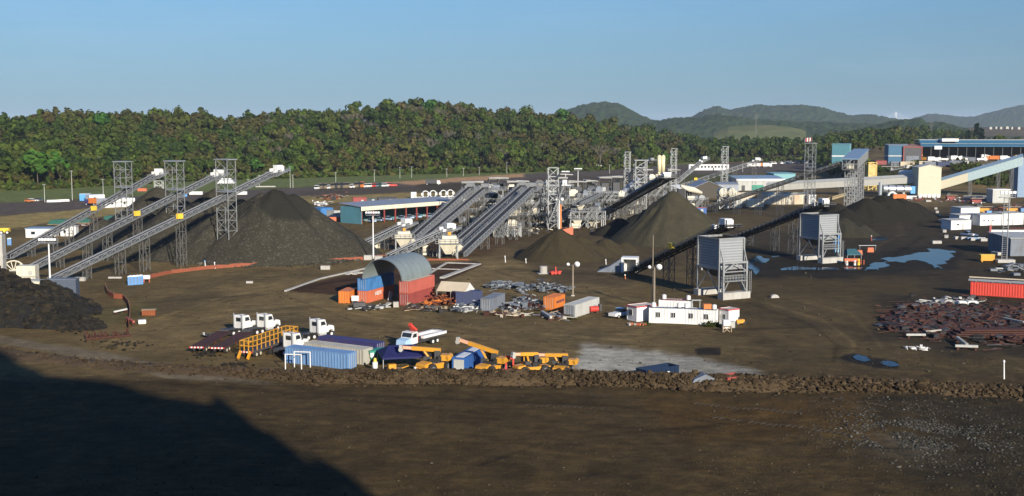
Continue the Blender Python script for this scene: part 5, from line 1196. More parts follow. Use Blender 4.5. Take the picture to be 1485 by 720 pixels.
dumpster('red open dumpster peeping over the rubble berm right of the pale gravel', (1055, 563), (1081, 559), 3.4, M_brick, 1.5)
r = thing('tarp_bundle', 'dark grey tarpaulin heap peeping over the rubble berm', 'tarpaulin', at(1020, 560), .1); MB().prism([(-2.4, 0), (-1.6, 1.2), (0, 1.9), (1.8, 1.1), (2.6, 0)], -1, 1).build('sheet', M_grey, r)
# green skip
r = thing('skip', 'green open skip with a white plate beside the navy canopy', 'skip', at(547, 526), .5)
MB().prism([(-1.4, .9), (-1.7, 2.1), (1.8, 2.1), (1.4, .3), (-1, .3)], -1, 1).build('body', M_green, r); MB().bb(-1.75, 1.85, -1.06, 1.06, 2.1, 2.2).build('rim', M_green, r); MB().box((-1.25, -1.02, 1.5), (.6, .04, .7)).build('plate', M_white, r)
r = thing('gas_bottle', 'white gas bottle with a yellow cap by the green skip', 'gas bottle', at(544, 539), 0); MB().tube((0, 0, 0), (0, 0, 1.5), .42, 12).build('bottle', M_white, r, True); MB().tube((0, 0, 1.5), (0, 0, 2.1), .28, 10, .2).build('cap', M_yellow2, r)
# navy canopy
def canopy(label, px, py, w, d, h, rise, m, rz, name='canopy_tent', pm=M_ltgrey):
    r = thing(name, label, 'canopy', at(px, py), rz)
    o = MB(); x, y = w / 2, d / 2; k = .3 * w
    o.add([(-x, -y, h), (x, -y, h), (x, y, h), (-x, y, h), (-k, 0, h + rise), (k, 0, h + rise), (-x, -y, h - .3), (x, -y, h - .3), (x, y, h - .3), (-x, y, h - .3)],
          [(0, 1, 5, 4), (1, 2, 5), (2, 3, 4, 5), (3, 0, 4), (0, 6, 7, 1), (1, 7, 8, 2), (2, 8, 9, 3), (3, 9, 6, 0)]); o.build('cloth', m, r)
    for sx in (-1, 1):
        for sy in (-1, 1): MB().tube((sx * (x - .1), sy * (y - .1), 0), (sx * (x - .1), sy * (y - .1), h - .02), .06, 8).build('post', pm, r)
    return r
canopy('navy tarpaulin canopy on thin posts between the containers and the cranes', 583, 533, 7.0, 6.5, 2.3, 1.3, M_tarp, .25)
canopy('teal cloth canopy beside the far loading bin', 1234, 378, 4.4, 4.0, 2.0, 1.3, M_bcanopy, .2)
r = thing('engine_trailer', 'small yellow brown engine trailer under the navy canopy', 'trailer', at(571, 541), .4)
MB().bb(-1.3, 1.2, -.5, .5, .5, .7).build('frame', M_wood, r); MB().bb(-.9, .3, -.4, .4, .7, 1.4).build('engine', M_yellow, r); wheel(r, -.4, -.6, .35, .2); wheel(r, -.4, .6, .35, .2); MB().beam((1.1, 0, .6), (2.4, 0, .9), .12).build('drawbar', M_yellow, r)
# tan tent
p = at(662, 437); r = thing('frame_tent', 'tan roofed tent with a white gable beside the navy container', 'tent', p, -.38)
o = MB(); o.add([(-3.6, -2.6, 2.4), (3.2, -2.6, 2.4), (3.2, 2.6, 2.4), (-3.6, 2.6, 2.4), (-3.6, 0, 4.2), (3.2, 0, 4.2)], [(0, 1, 5, 4), (2, 3, 4, 5)]); o.build('roof_cloth', M_tan, r)
MB().add([(3.21, -2.6, 2.4), (3.21, 2.6, 2.4), (3.21, 0, 4.2)], [(0, 1, 2)]).add([(-3.61, -2.6, 2.4), (-3.61, 2.6, 2.4), (-3.61, 0, 4.2)], [(0, 1, 2)]).build('gable', M_white, r)
MB().add([(-3.6, 2.5, 0), (3.2, 2.5, 0), (3.2, 2.5, 2.4), (-3.6, 2.5, 2.4)], [(0, 1, 2, 3)]).build('back_wall', M_navy, r)
for x in (-3.5, -.2, 3.1):
    for y in (-2.5, 2.45): MB().bb(x - .05, x + .05, y - .05, y + .05, 0, 2.4).build('post', M_ltgrey, r)
for k in range(3): MB().bb(-2.6 + k * 1.7, -1.3 + k * 1.7, -.8, .4, .7, .8).bb(-2.4 + k * 1.7, -2.2 + k * 1.7, -.2, 0, 0, .7).build('work_table', M_wood, r)
# smaller yard things
r = thing('concrete_drum', 'white concrete pipe ring on its slab left of the red tiller', 'concrete ring', at(788, 397), .2); MB().tube((0, 0, .15), (0, 0, 1.9), 1.0, 16).build('ring', M_conc, r); MB().bb(-1.5, 1.5, -1.2, 1.2, 0, .15).build('slab', M_conc, r)
r = thing('soil_tiller', 'small red tractor implement on the open dirt', 'farm implement', at(806, 398), .4)
MB().beam((-1.4, 0, .5), (1.6, 0, .7), .25).build('beam', M_red, r); MB().beam((0, 0, .5), (0, .2, 1.9), .25).build('mast', M_red, r)
for x in (-1.2, -.3, .7): MB().tube((x, -.7, .45), (x, .7, .45), .45, 10).build('disc_gang', M_red, r)
r = thing('red_tank', 'small red fuel tank beside the pale grey reefer', 'fuel tank', at(861, 454), .4); MB().tube((-.9, 0, .8), (.9, 0, .8), .6, 14).build('shell', M_red, r); MB().bb(-.7, -.5, -.4, .4, 0, .3).bb(.5, .7, -.4, .4, 0, .3).build('saddle', M_dsteel, r); MB().box((1.5, .2, 1.0), (.5, .7, 1.4)).build('pump_box', M_dsteel, r)
r = thing('leaning_panel', 'white panel leaning at the mouth of the zinc arch', 'panel', at(566, 436), 1.0); MB().box((0, 0, .95), (1.1, .12, 2.0), 0, 0, .3).build('panel', M_white, r); MB().box((.5, .3, .5), (.08, .5, 1.0)).build('prop', M_wood, r)
r = thing('concrete_block', 'single pale concrete cube in front of the zinc arch', 'concrete block', at(574, 445.5), .2); MB().box((0, 0, .55), (1.1, 1.0, 1.1)).build('block', M_conc, r); MB().bb(-.12, .12, -.12, .12, 1.1, 1.2).build('lifting_eye', M_dsteel, r)
r = thing('white_board', 'white sheet board leaning on the orange container left of the arch', 'board', at(515, 441), .1); MB().box((0, 0, 1.2), (1.5, .08, 1.1)).build('board', M_white, r); MB().bb(-.6, -.5, -.03, .03, 0, .7).bb(.5, .6, -.03, .03, 0, .7).build('leg', M_wood, r)
r = thing('skid_compressor', 'black skid compressor at the foot of the coral container', 'compressor', at(521, 447), .3)
MB().bb(-1.3, 1.2, -.6, .6, .3, 1.2).build('housing', M_dsteel, r); MB().bb(-1.5, 1.5, -.6, -.4, 0, .25).bb(-1.5, 1.5, .4, .6, 0, .25).build('skid', M_black, r); MB().tube((.6, 0, 1.2), (.6, 0, 1.7), .1, 8).build('exhaust', M_dsteel, r)
for (a, b, w_, d_, h_, rz, lb) in ((77, 396, 0, 0, 0, 0, ''), (473 - 1, 391, 2.4, 1.2, 1.0, .05, 'pale concrete block alone on the dirt below the tunnel portal'), (362, 411, 1.6, .8, .5, .1, 'small pale block on the open dirt left of the arch'), (117, 408, 2.2, 1.0, 1.0, -.1, 'pale concrete block beside the navy shed'), (167, 404, 3.2, .8, .4, 0, 'long pale slab behind the blue toilets')):
    if not lb: continue
    r = thing('concrete_block', lb, 'concrete block', at(a, b), rz); MB().bb(-w_ / 2, w_ / 2, -d_ / 2, d_ / 2, 0, h_).build('block', M_conc, r); MB().bb(-.1, .1, -.1, .1, h_, h_ + .1).build('lifting_eye', M_dsteel, r)
# kerbs round the red soil plots
def strip(name, pts, w, h, m, label):
    for (p, q) in zip(pts[:-1], pts[1:]):
        A, yw, l_ = two(p, q) if p[0] <= q[0] else two(q, p); o = MB().bb(0, l_, -w / 2, w / 2, -.05, h).build(name, m, None, False, A, yw); tag(o, label, None, None, 'structure')
strip('kerb', [(414, 423), (465, 405), (540, 388)], .6, .3, M_conc, 'pale kerb along the red soil plot')
strip('kerb', [(625, 396), (648, 382), (695, 384)], .6, .3, M_conc, 'pale kerb round the far plot')
strip('kerb', [(641, 404), (695, 384)], 1.2, .35, M_conc, 'thick pale kerb of the far plot'); strip('kerb', [(626, 390.5), (672, 392)], .5, .25, M_conc, 'thin kerb across the far plot')
r = thing('slab_pile', 'broken concrete slabs heaped on the kerb of the red soil plot', 'rubble', at(515, 398), .35)
for k in range(7): MB().box((RN.uniform(-3.5, 3.5), RN.uniform(-.8, .8), .3), (RN.uniform(1, 2.2), 1.2, .3), RN.uniform(0, 3), 0, RN.uniform(-.2, .2)).build('slab', M_conc, r)

# safety netting
def netting(label, pts, h=1.0, m=M_net, name='safety_fence'):
    a = at(*pts[0]); r = thing(name, label, 'safety fence', a, 0); W_ = [at(*p) - a for p in pts]
    o = MB(); q = MB()
    for u, v in zip(W_[:-1], W_[1:]):
        n = max(1, int((v - u).length / 2.5))
        for k in range(n):
            s0, s1 = u.lerp(v, k / n), u.lerp(v, (k + 1) / n); d0 = h * RN.uniform(.75, 1.0)
            pr = (s1 - s0).cross(Vector((0, 0, 1))).normalized() * .04
            o.add([s0 - pr, s1 - pr, s1 - pr + Vector((0, 0, d0)), s0 - pr + Vector((0, 0, h)), s0 + pr, s1 + pr, s1 + pr + Vector((0, 0, d0)), s0 + pr + Vector((0, 0, h))], [(0, 1, 2, 3), (7, 6, 5, 4), (3, 2, 6, 7)])
            q.tube(s0, s0 + Vector((0, 0, h + .15)), .04, 5)
    o.build('net', m, r); q.build('stakes', M_wood, r); return r
netting('long orange safety netting along the foot of the grey stockpile', [(203, 408), (222, 403), (250, 397), (300, 391), (350, 387), (400, 385), (450, 383), (500, 379), (542, 376)])
netting('crumpled orange safety netting winding down the dirt at the left', [(153, 418), (156, 428), (165, 433), (178, 434), (186, 443), (189, 455), (188, 466), (186, 476)], 1.1)
netting('short orange safety netting before the crushing plant', [(497, 375), (560, 372), (620, 378), (680, 378)], .5)
# portable toilets
tl = None
for k, (a, lb) in enumerate(((189.5, 'blue portable toilet, leftmost of the row of four'), (194.5, 'blue portable toilet, second of the row of four'), (199.5, 'blue portable toilet, third of the row of four'), (204.3, 'blue portable toilet, last of the row by the white tank'))):
    p = at(a, 414 - k * .4)
    if tl is None:
        tl = thing('portable_toilet', lb, 'toilet', p, .15, 'row of blue portable toilets')
        MB().bb(-.55, .55, -.55, .55, .1, 2.1).build('cabin', M_ltblue, tl); MB().prism([(-.58, 2.1), (-.58, 2.2), (0, 2.38), (.58, 2.2), (.58, 2.1)], -.58, .58).build('roof', M_lamp, tl); MB().bb(-.4, .4, -.59, -.55, .2, 2.0).build('door', M_blue, tl); MB().bb(-.5, .5, -.5, .5, 0, .1).build('base', M_dsteel, tl)
    else: clone(tl, p, .15, lb)
clone(tl, at(14, 356), .2, 'blue portable toilet standing alone by the white sheds'); 
r = thing('water_tank', 'white water tank on a red trestle by the blue toilets', 'water tank', at(213, 410), .1); MB().bb(-.8, .8, -.5, .5, .9, 1.8).build('tank', M_white, r); MB().bb(-.7, -.55, -.4, .4, 0, .9).bb(.55, .7, -.4, .4, 0, .9).build('leg', M_coral, r)
# light masts
def light_mast(label, px, py, ptop, kind='flood', h_m=None, name='light_mast', pole=M_white):
    p = at(px, py); zt = up(px, ptop, p.y).z; r = thing(name, label, 'light mast', p, 0)
    MB().tube((0, 0, .3), (0, 0, zt), .24, 8, .15).build('pole', pole, r)
    if kind == 'flood':
        MB().bb(-1.9, 1.9, -.7, .7, zt - .1, zt).rail([(-1.9, -.7, zt), (1.9, -.7, zt), (1.9, .7, zt)], .9, 1.2, .07).build('platform', M_steel, r)
        for k in range(6): MB().box((-1.7 + .68 * k, -.75, zt + .75), (.5, .3, .5)).build('floodlight', M_lamp, r)
        for x, h_ in ((-1.5, 1.3), (1.5, 1.1)): MB().bb(x - 1.1, x + 1.1, -.8, .8, 0, h_).build('ballast_block', M_conc, r)
    else:
        MB().beam((-1.2, 0, zt - .2), (1.0, 0, zt - .2), .1).build('crossarm', M_dsteel, r)
        for x, s in ((-1.1, .35), (.9, .62)): MB().tube((x, -.45, zt + .1), (x, .2, zt + .1), s, 12, s * .5).build('lamp_head', M_lamp, r, True)
        MB().bb(-.4, .4, -.4, .4, 0, .3).build('base', M_conc, r)
    return r
light_mast('white floodlight mast on concrete blocks before the teal shed', 541.5, 377, 312)
light_mast('white floodlight mast at the left, rising from the dark shed', 73.5, 427, 352)
light_mast('thin pole with two round lamps behind the orange container', 830.6, 430, 384, 'round', pole=M_pole)
light_mast('tall thin timber pole with two round lamps behind the site offices', 948.5, 447, 388, 'round', pole=M_pole)
r = thing('mast_extension', 'slender timber pole rising behind the site offices', 'pole', at(946, 446), 0); zt = up(946, 343, r.location.y).z; MB().tube((0, 0, 0), (0, 0, zt), .16, 8, .08).build('shaft', M_pole, r); MB().tube((0, 0, zt), (0, 0, zt + .3), .05, 6).build('tip', M_steel, r)
light_mast('white lamp post right of the orange column in the plant', 811, 338, 290, 'round')
light_mast('floodlight mast on the open ground behind the crushing plant', 838, 290, 247)
light_mast('low floodlight mast behind the stair tower canopies', 820, 292, 251)
# left end: transfer station
p = at(2, 412); r = thing('concrete_pier', 'tall pale concrete pier at the left edge', 'pier', p, .1); zt = up(2, 340, p.y).z; MB().bb(-3, .9, -1, 1.6, 0, zt).build('shaft', M_conc, r); MB().bb(-3.1, 1.0, -1.1, 1.7, zt * .55, zt * .6).build('band', M_conc, r)
p = at(21, 408); r = thing('drum_guard', 'cream spoked half wheel guard at the left edge', 'machine guard', p, .15); zc = up(21, 389, p.y).z
o = MB()
for k in range(15):
    a0, a1 = math.pi * (.05 + .06 * k), math.pi * (.05 + .06 * (k + 1)); o.beam((2.6 * math.cos(a0), 0, zc + 2.6 * math.sin(a0) - .8), (2.6 * math.cos(a1), 0, zc + 2.6 * math.sin(a1) - .8), .5, .25)
for k in range(6): a0 = math.pi * (.1 + .16 * k); o.beam((0, 0, zc - .8), (2.5 * math.cos(a0), 0, zc + 2.5 * math.sin(a0) - .8), .18)
o.build('spoked_rim', M_cream, r); MB().bb(-2.4, -2, -.4, .4, 0, zc - .6).bb(2, 2.4, -.4, .4, 0, zc - .6).beam((-2.6, 0, zc - .8), (2.6, 0, zc - .8), .4, .3).build('stand', M_steel2, r)
p = at(42, 421); r = thing('transfer_house', 'cream transfer box on steel legs at the foot of the stackers', 'transfer station', p, .1); z0, z1 = up(42, 407, p.y).z, up(42, 385, p.y).z
MB().bb(-2.2, 2.0, -1.5, 1.5, z0, z1).build('box', M_cream, r); MB().bb(.4, 1.3, -1.54, -1.5, z0 + 1.4, z0 + 2.4).build('hatch', M_ltgrey, r)
o = MB()
for x in (-2, 1.8):
    for y in (-1.3, 1.3): o.bb(x - .15, x + .15, y - .15, y + .15, 0, z0)
o.build('legs', M_steel, r); MB().rail([(-3.2, -1.8, z0), (2.6, -1.8, z0)], 1.1, 1, .08).build('railing', M_steel, r)
p = at(57, 427); r = thing('plant_shed', 'cream walled shed at the foot of the stackers', 'shed', p, .12); MB().bb(-1.8, 1.7, -1.2, 1.5, 0, 3.0).build('wall', M_cream, r); MB().box((0, .1, 3.1), (3.8, 3.0, .2), 0, 0, .05).build('roof', M_ltgrey, r)
p = at(91, 429); r = thing('plant_shed', 'dark navy grey shed behind the black boulder heap', 'shed', p, .08); MB().bb(-2.9, 3.3, -1.3, 1.6, 0, 3.7).build('wall', mat('slate_cladding', (.07, .085, .115), .6), r); MB().bb(-3.0, 3.4, -1.4, 1.7, 3.7, 3.85).build('roof', M_grey, r); MB().bb(-2.2, -1.2, -1.34, -1.3, .1, 2.2).build('door', M_navy, r)
r = thing('warning_sign', 'white diamond sign before the dark navy shed', 'sign', at(90, 433), 0); MB().add([(0, -.05, 1.6), (.45, -.05, 2.1), (0, -.05, 2.6), (-.45, -.05, 2.1), (0, .0, 1.6), (.45, .0, 2.1), (0, .0, 2.6), (-.45, .0, 2.1)], [(0, 1, 2, 3), (7, 6, 5, 4), (0, 4, 5, 1), (1, 5, 6, 2), (2, 6, 7, 3), (3, 7, 4, 0)]).build('plate', M_white, r); MB().tube((0, .03, 0), (0, .03, 1.9), .05, 6).build('post', M_steel, r)
for (a, b, c_, w_, d_, h_, wm, rm, lb) in ((57, 345, 0, 9, 6, 3.0, M_white, M_roofblue, 'long white cabin with a blue grey roof behind the stackers'), (99, 343, 0, 5.2, 3, 3.4, M_white, M_ltgrey, 'white box cabin with dark lettered panel behind the stackers')):
    r = thing('site_cabin', lb, 'cabin', at(a, b), .05); MB().bb(-w_ / 2, w_ / 2, 0, d_, 0, h_).build('wall', wm, r); MB().box((0, d_ / 2, h_ + .12), (w_ + .6, d_ + .6, .2)).build('roof', rm, r); MB().bb(w_ * .2, w_ * .35, -.04, 0, .1, 2.1).build('door', M_ltgrey, r); MB().bb(-w_ * .3, -w_ * .15, -.04, 0, 1.1, 2.1).build('window', M_glass, r)
r = thing('yellow_loader', 'yellow machine with a white nose beyond the concrete pier', 'loader', at(8, 340), .1); MB().bb(-1.6, 1.4, -1, 1, .7, 2.2).build('body', M_yellow2, r); MB().bb(-2.6, -1.6, -.8, .8, .6, 1.6).build('nose', M_white, r); wheel(r, -1, -1.1, .7, .5); wheel(r, 1, -1.1, .7, .5)
# ------------------------------------------------------------------ buildings and the far side of the site
def bldg(label, pA, pB, h, d, wm, rm, cat='building', name='shed', gable=None, L=None, z=None, door=None, wins=None, stripe=None, fascia=None, over=.4, rise=1.2, yaw=None, open_front=False, cols=None):
    A, B = hit(*pA), hit(*pB); z = A.z if z is None else z; yw, l = frame_xy(A, B); L = L or l; yw = yw if yaw is None else yaw
    r = thing(name, label, cat, (A.x, A.y, z), yw)
    o = MB()
    if open_front: o.bb(0, .3, 0, d, -1, h); o.bb(L - .3, L, 0, d, -1, h); o.bb(.3, L - .3, d - .3, d, -1, h)
    else: o.bb(0, L, 0, d, -1, h)
    if gable == 'x': o.add([(0, 0, h), (0, d, h), (0, d / 2, h + rise), (L, 0, h), (L, d, h), (L, d / 2, h + rise)], [(0, 2, 1), (3, 4, 5)])
    if gable == 'y': o.add([(0, 0, h), (L, 0, h), (L / 2, 0, h + rise), (0, d, h), (L, d, h), (L / 2, d, h + rise)], [(0, 1, 2), (3, 5, 4)])
    o.build('wall', wm, r)
    o = MB(); t = .18; e = over
    if gable == 'x':
        for s, y0 in ((1, -e), (-1, d + e)):
            k = rise / (d / 2); o.add([(-e, y0, h - k * e), (L + e, y0, h - k * e), (L + e, d / 2, h + rise), (-e, d / 2, h + rise), (-e, y0, h - k * e + t), (L + e, y0, h - k * e + t), (L + e, d / 2, h + rise + t), (-e, d / 2, h + rise + t)], [(0, 1, 2, 3), (4, 5, 6, 7), (0, 1, 5, 4), (1, 2, 6, 5), (3, 0, 4, 7)])
    elif gable == 'y':
        for x0 in (-e, L + e):
            k = rise / (L / 2); o.add([(x0, -e, h - k * e), (x0, d + e, h - k * e), (L / 2, d + e, h + rise), (L / 2, -e, h + rise), (x0, -e, h - k * e + t), (x0, d + e, h - k * e + t), (L / 2, d + e, h + rise + t), (L / 2, -e, h + rise + t)], [(0, 1, 2, 3), (4, 5, 6, 7), (0, 1, 5, 4), (1, 2, 6, 5), (3, 0, 4, 7)])
    else: o.prism([(-e, 0), (L + e, 0), (L + e, .2), (-e, .2)], -e, d + e) if rise == 0 else o.add([(-e, -e, h), (L + e, -e, h), (L + e, d + e, h + rise), (-e, d + e, h + rise), (-e, -e, h + t), (L + e, -e, h + t), (L + e, d + e, h + rise + t), (-e, d + e, h + rise + t)], [(0, 1, 2, 3), (4, 5, 6, 7), (0, 1, 5, 4), (1, 2, 6, 5), (2, 3, 7, 6), (3, 0, 4, 7)])
    o.build('roof', rm, r)
    if fascia: MB().bb(-e, L + e, -e - .12, -e, h - fascia[0], h + t).build('fascia', fascia[1], r)
    if stripe: MB().bb(-.03, L + .03, -.06, -.0, stripe[0], stripe[1]).bb(-.06, 0, 0, d, stripe[0], stripe[1]).build('wall_stripe', stripe[2], r)
    for (x, w_, hh, m) in (door or ()): MB().bb(x, x + w_, -.07, -.01, 0, hh).build('door', m, r)
    for (x, w_, z0, hh) in (wins or ()): MB().bb(x, x + w_, -.07, -.01, z0, z0 + hh).build('window', M_glass, r)
    if cols:
        n, m = cols
        for k in range(n): x = .4 + (L - .8) * k / (n - 1); MB().bb(x - .22, x + .22, .02, .45, 0, h - .05).build('column', m, r)
    return r
sh1 = bldg('long open vehicle shed with a teal end wall and red columns', (524, 326), (660, 312), 6.6, 12, M_teal, M_roofgrey, gable=None, L=54, rise=1.0, fascia=(1.4, M_cream), yaw=math.atan2(40, 34.5), open_front=True, cols=(10, M_brick), over=.5)
for k in range(8):
    x = 8 + k * 5.4; q = Vector((x, 3.5 + (k % 3), 0)); p = sh1.location + Matrix.Rotation(sh1.rotation_euler.z, 3, 'Z') @ q
    clone(pk, p, sh1.rotation_euler.z - 1.57 + RN.uniform(-.2, .2), f'white pickup in the open shed, {ORD[k]} from its teal end wall', 'white pickups in the open shed')
def box_thing(name, label, cat, px, py, w, d, h, m, rm=None, rz=.1, door=M_ltgrey, group=None, z0=0.0):
    p = hit(px, py); r = thing(name, label, cat, (p.x, p.y, p.z + z0), rz, group)
    o = MB(); o.bb(-w / 2, w / 2, 0, d, .15, h - .12); n = int(w / .6)
    for k in range(n): o.bb(-w / 2 + (k + .2) * w / n, -w / 2 + (k + .6) * w / n, -.05, 0, .25, h - .2)
    o.build('body', m, r); MB().bb(-w / 2 - .06, w / 2 + .06, -.08, d + .06, h - .12, h).build('roof', rm or m, r); MB().bb(-w / 2, w / 2, .05, d - .05, 0, .15).build('base', M_dsteel, r)
    if door: MB().bb(w * .1, w * .1 + min(1.1, w * .3), -.09, -.05, .2, min(h - .3, 2.2)).build('door', door, r)
    return r
box_thing('shipping_container', 'blue container left of the teal end wall', 'container', 474, 313, 6.5, 6, 3.2, M_blue3, None, .8)
box_thing('shipping_container', 'white container between the blue container and the teal end wall', 'container', 489, 318, 3, 5, 3.4, M_ltgrey, None, .8)
box_thing('safety_barrier', 'red panel barrier before the white container', 'barrier', 484, 322, 5, .4, 1.8, M_coral, None, .3, None)
box_thing('covered_stall', 'bright red roofed hut behind the teal end wall', 'hut', 522, 297, 6.5, 4, 3.2, M_brick, M_red, .2)
box_thing('covered_stall', 'dark green roofed hut behind the open shed', 'hut', 538, 296, 5.5, 4, 2.6, M_dsteel, M_dgreen, .2)
box_thing('covered_stall', 'navy roofed hut behind the open shed', 'hut', 562, 296, 9, 5, 2.8, M_dsteel, M_navy, .2)
for k, (a, b) in enumerate(((600, 288), (617, 287.5), (628, 287), (643, 286.5), (653, 286))):
    if k == 0: box_thing('site_cabin', 'small white cabin behind the open shed roof', 'cabin', a, b, 2.8, 2.4, 3.2, M_white); continue
    p = hit(a, b); r = thing('pipe_ring', f'white concrete pipe ring behind the open shed, {ORD[k - 1]} from the small white cabin', 'pipe ring', p, .25, 'white pipe rings behind the shed')
    o = MB()
    for i in range(18):
        t0, t1 = 2 * math.pi * i / 18, 2 * math.pi * (i + 1) / 18; o.beam((1.7 * math.cos(t0), 0, 2.0 + 1.7 * math.sin(t0)), (1.7 * math.cos(t1), 0, 2.0 + 1.7 * math.sin(t1)), 1.2, .35)
    o.build('ring', M_white, r); MB().bb(-1.6, 1.6, -.5, .5, 0, .3).build('cradle', M_ltgrey, r)
p = hit(602, 291); r = thing('guard_rail', 'white railing along the yard behind the open shed', 'railing', p, .28); MB().rail([(0, 0, 0), (30, 0, 0)], 1.6, 2.4, .25).build('rails', M_white, r); MB().bb(0, 30, -.2, .2, 0, .3).build('kerb_base', M_conc, r)
# --- left background
bldg('low white building with small windows behind the rear stacker', (152, 302), (196, 300), 4.0, 9, M_white, M_ltgrey, 'building', 'site_building', rise=0, wins=[(3, 1.2, 1.4, 1.2), (9, 1.0, 1.4, 1.0), (15, 1.2, 1.4, 1.2), (18.5, .9, 1.2, 1.4)])
bldg('narrow white building beside the orange lorry', (130, 294), (152, 293), 3.6, 6, M_white, M_white, 'building', 'site_building', rise=0, wins=[(2, 1, 1.4, 1)])
def lorry(label, px, py, L, bm, cm, yaw, s=1.0, h=3.2, group=None, name='lorry', cat='truck'):
    p = hit(px, py); r = thing(name, label, cat, p, yaw, group); r.scale = (s, s, s)
    o = MB(); o.bb(-L / 2, L / 2 - 2.4, -1.2, 1.2, 1.0, h); o.bb(-L / 2, L / 2 - 2.4, -1.26, 1.26, h - .2, h - .1); o.build('cargo_body', bm, r)
    c = MB().prism([(L / 2 - 2.2, .7), (L / 2 - 2.2, 2.9), (L / 2 - .5, 2.8), (L / 2, 1.9), (L / 2, .7)], -1.15, 1.15).build('cab', cm, r)
    MB().bb(L / 2 - .28, L / 2 - .1, -1, 1, 1.95, 2.6).build('windscreen', M_glass, c); MB().bb(-L / 2, L / 2 - .3, -.5, .5, .6, 1.0).build('chassis', M_dsteel, r)
    for x in (-L / 2 + 1, L / 2 - 1.1):
        for y in (-1.05, 1.05): wheel(r, x, y, .5, .35)
    return r
lorry('orange lorry beside the white building at the left', 133, 298, 6.5, M_orange, M_purple, math.radians(160), 1.0, 3.4)
box_thing('site_cabin', 'blue and white cabin behind the orange lorry', 'cabin', 123, 292, 5, 3, 3.6, M_ltblue, M_white)
for k in range(5):
    p = hit(72.5 + 6 * k, 294 - .3 * k); r = thing('road_barrier', f'white road barrier at the forest edge, {ORD[k]} from the left', 'barrier', p, .1, 'white road barriers'); MB().prism([(-1.5, 0), (-1.4, .9), (-1.2, 1.2), (1.2, 1.2), (1.4, .9), (1.5, 0)], -.3, .3).build('body', M_white, r); MB().bb(-1.5, 1.5, -.4, .4, 0, .15).build('foot', M_conc, r)
def far_car(label, px, py, m, w=2.0, h=1.9, L=4.6, yaw=1.3, group=None, name='parked_car', cat='car', cab=.5, z0=0):
    p = hit(px, py); r = MB()
    r.prism([(-L / 2, .35), (-L / 2, h * .55), (-L / 2 + L * (.9 - cab) , h * .6), (L / 2, h * .52), (L / 2, .35)], -w / 2, w / 2)
    r.prism([(-L / 2 + .1, h * .56), (-L / 2 + .25, h * .93), (-L / 2 + L * cab, h * .93), (-L / 2 + L * (cab + .12), h * .58)], -w / 2 + .08, w / 2 - .08, 1)
    r.prism([(-L / 2 + .2, h * .93), (-L / 2 + .25, h), (-L / 2 + L * cab - .05, h), (-L / 2 + L * cab, h * .93)], -w / 2 + .05, w / 2 - .05)
    for x in (-L / 2 + .8, L / 2 - .8):
        for y in (-w / 2, w / 2): r.tube((x, y - .1, .38), (x, y + .1, .38), .38, 10, mi=2)
    o = r.build(name, [m, M_glass, M_black], None, False, (p.x, p.y, p.z + z0), yaw); return tag(o, label, cat, group)
far_car('white car on the road at the forest edge, left of the white barriers', 49, 293, M_white, 1.9, 1.7, 4.8, .1); far_car('black car on the road at the forest edge, next to the white barriers', 59, 292.5, M_dsteel, 1.9, 1.7, 4.8, .1)
far_car('orange car on the road at the forest edge', 43, 293.4, M_orange, 1.9, 1.6, 4.4, .1)
zr = [(80, 'white'), (140, 'tan'), (180, 'dark'), (215, 'tan'), (265, 'white'), (345, 'tan'), (400, 'dark'), (440, 'tan'), (490, 'dark'), (548, 'tan'), (600, 'tan'), (668, 'white'), (755, 'tan'), (805, 'dark'), (845, 'orange'), (900, 'white'), (985, 'white'), (1050, 'red'), (1100, 'grey'), (1150, 'green'), (1205, 'white'), (1245, 'white'), (1325, 'red')]
M_tan2 = mat('dull_tan_paint', (.20, .155, .10), .7, 0, .2, 1)
cm = {'white': M_white, 'tan': M_tan2, 'dark': M_dsteel, 'orange': M_orange, 'red': M_red, 'grey': M_grey, 'green': M_dgreen}
for k, (zx, c) in enumerate(zr):
    px, py = 455 + zx / 11.88, 255 + (238 - 48 * (zx - 80) / 1250) / 11.88
    big = c in ('tan', 'dark', 'orange'); h = 3.7 if big else 2.5
    far_car(f'{c} {"lorry" if big else "vehicle"} in the long row by the forest road, {ORD[k]} from the left', px, py, cm[c], 2.3 if k < 22 else 2.5, h, 5.6 if k < 22 else 8.0, 1.15 if k < 22 else .15, 'vehicles parked along the forest road', 'parked_vehicle', 'vehicle', .62 if big else .5)
lorry('dark dump lorry with a white cab on the asphalt before the pale bank', 628, 268.5, 9.5, M_dsteel, M_white, .02, 1.0, 3.4)
for k, (a, b, h) in enumerate(((65, 294, 9), (105, 291, 15), (150, 288, 10), (421, 273, 13), (425, 273, 8), (487, 266, 7), (543, 264, 8), (580, 259, 8), (597, 258, 8), (648, 257, 6), (672, 256, 6), (735, 252, 9), (695, 254, 6), (360, 272, 5), (376, 271, 7), (851, 244, 8), (884, 252, 7), (1077, 250, 9))):
    p = hit(a, b); r = thing('lamp_post' if k % 3 else 'utility_pole', f'grey {"lamp" if k % 3 else "utility"} post by the forest road, {ORD[k]} in order from the left' if k not in (13, 14, 12, 4, 15, 16, 17) else ('short pole beside the tallest left lamp post' if k == 4 else ['short grey post in the grass below the forest', 'thin post right of the grey stockpile top', 'thin post behind the grey stockpile top', 'grey post left of the white guard hut', 'thin post behind the slim lattice masts', 'thin post left of the long white trailer'][[12, 13, 14, 15, 16, 17].index(k)]), 'lamp post' if k % 3 else 'pole', p, 0)
    MB().tube((0, 0, 0), (0, 0, h), .18, 6, .1).build('pole', M_ltgrey, r); MB().beam((-.9, 0, h - .15), (.9, 0, h - .15), .14).build('crossarm', M_ltgrey, r)
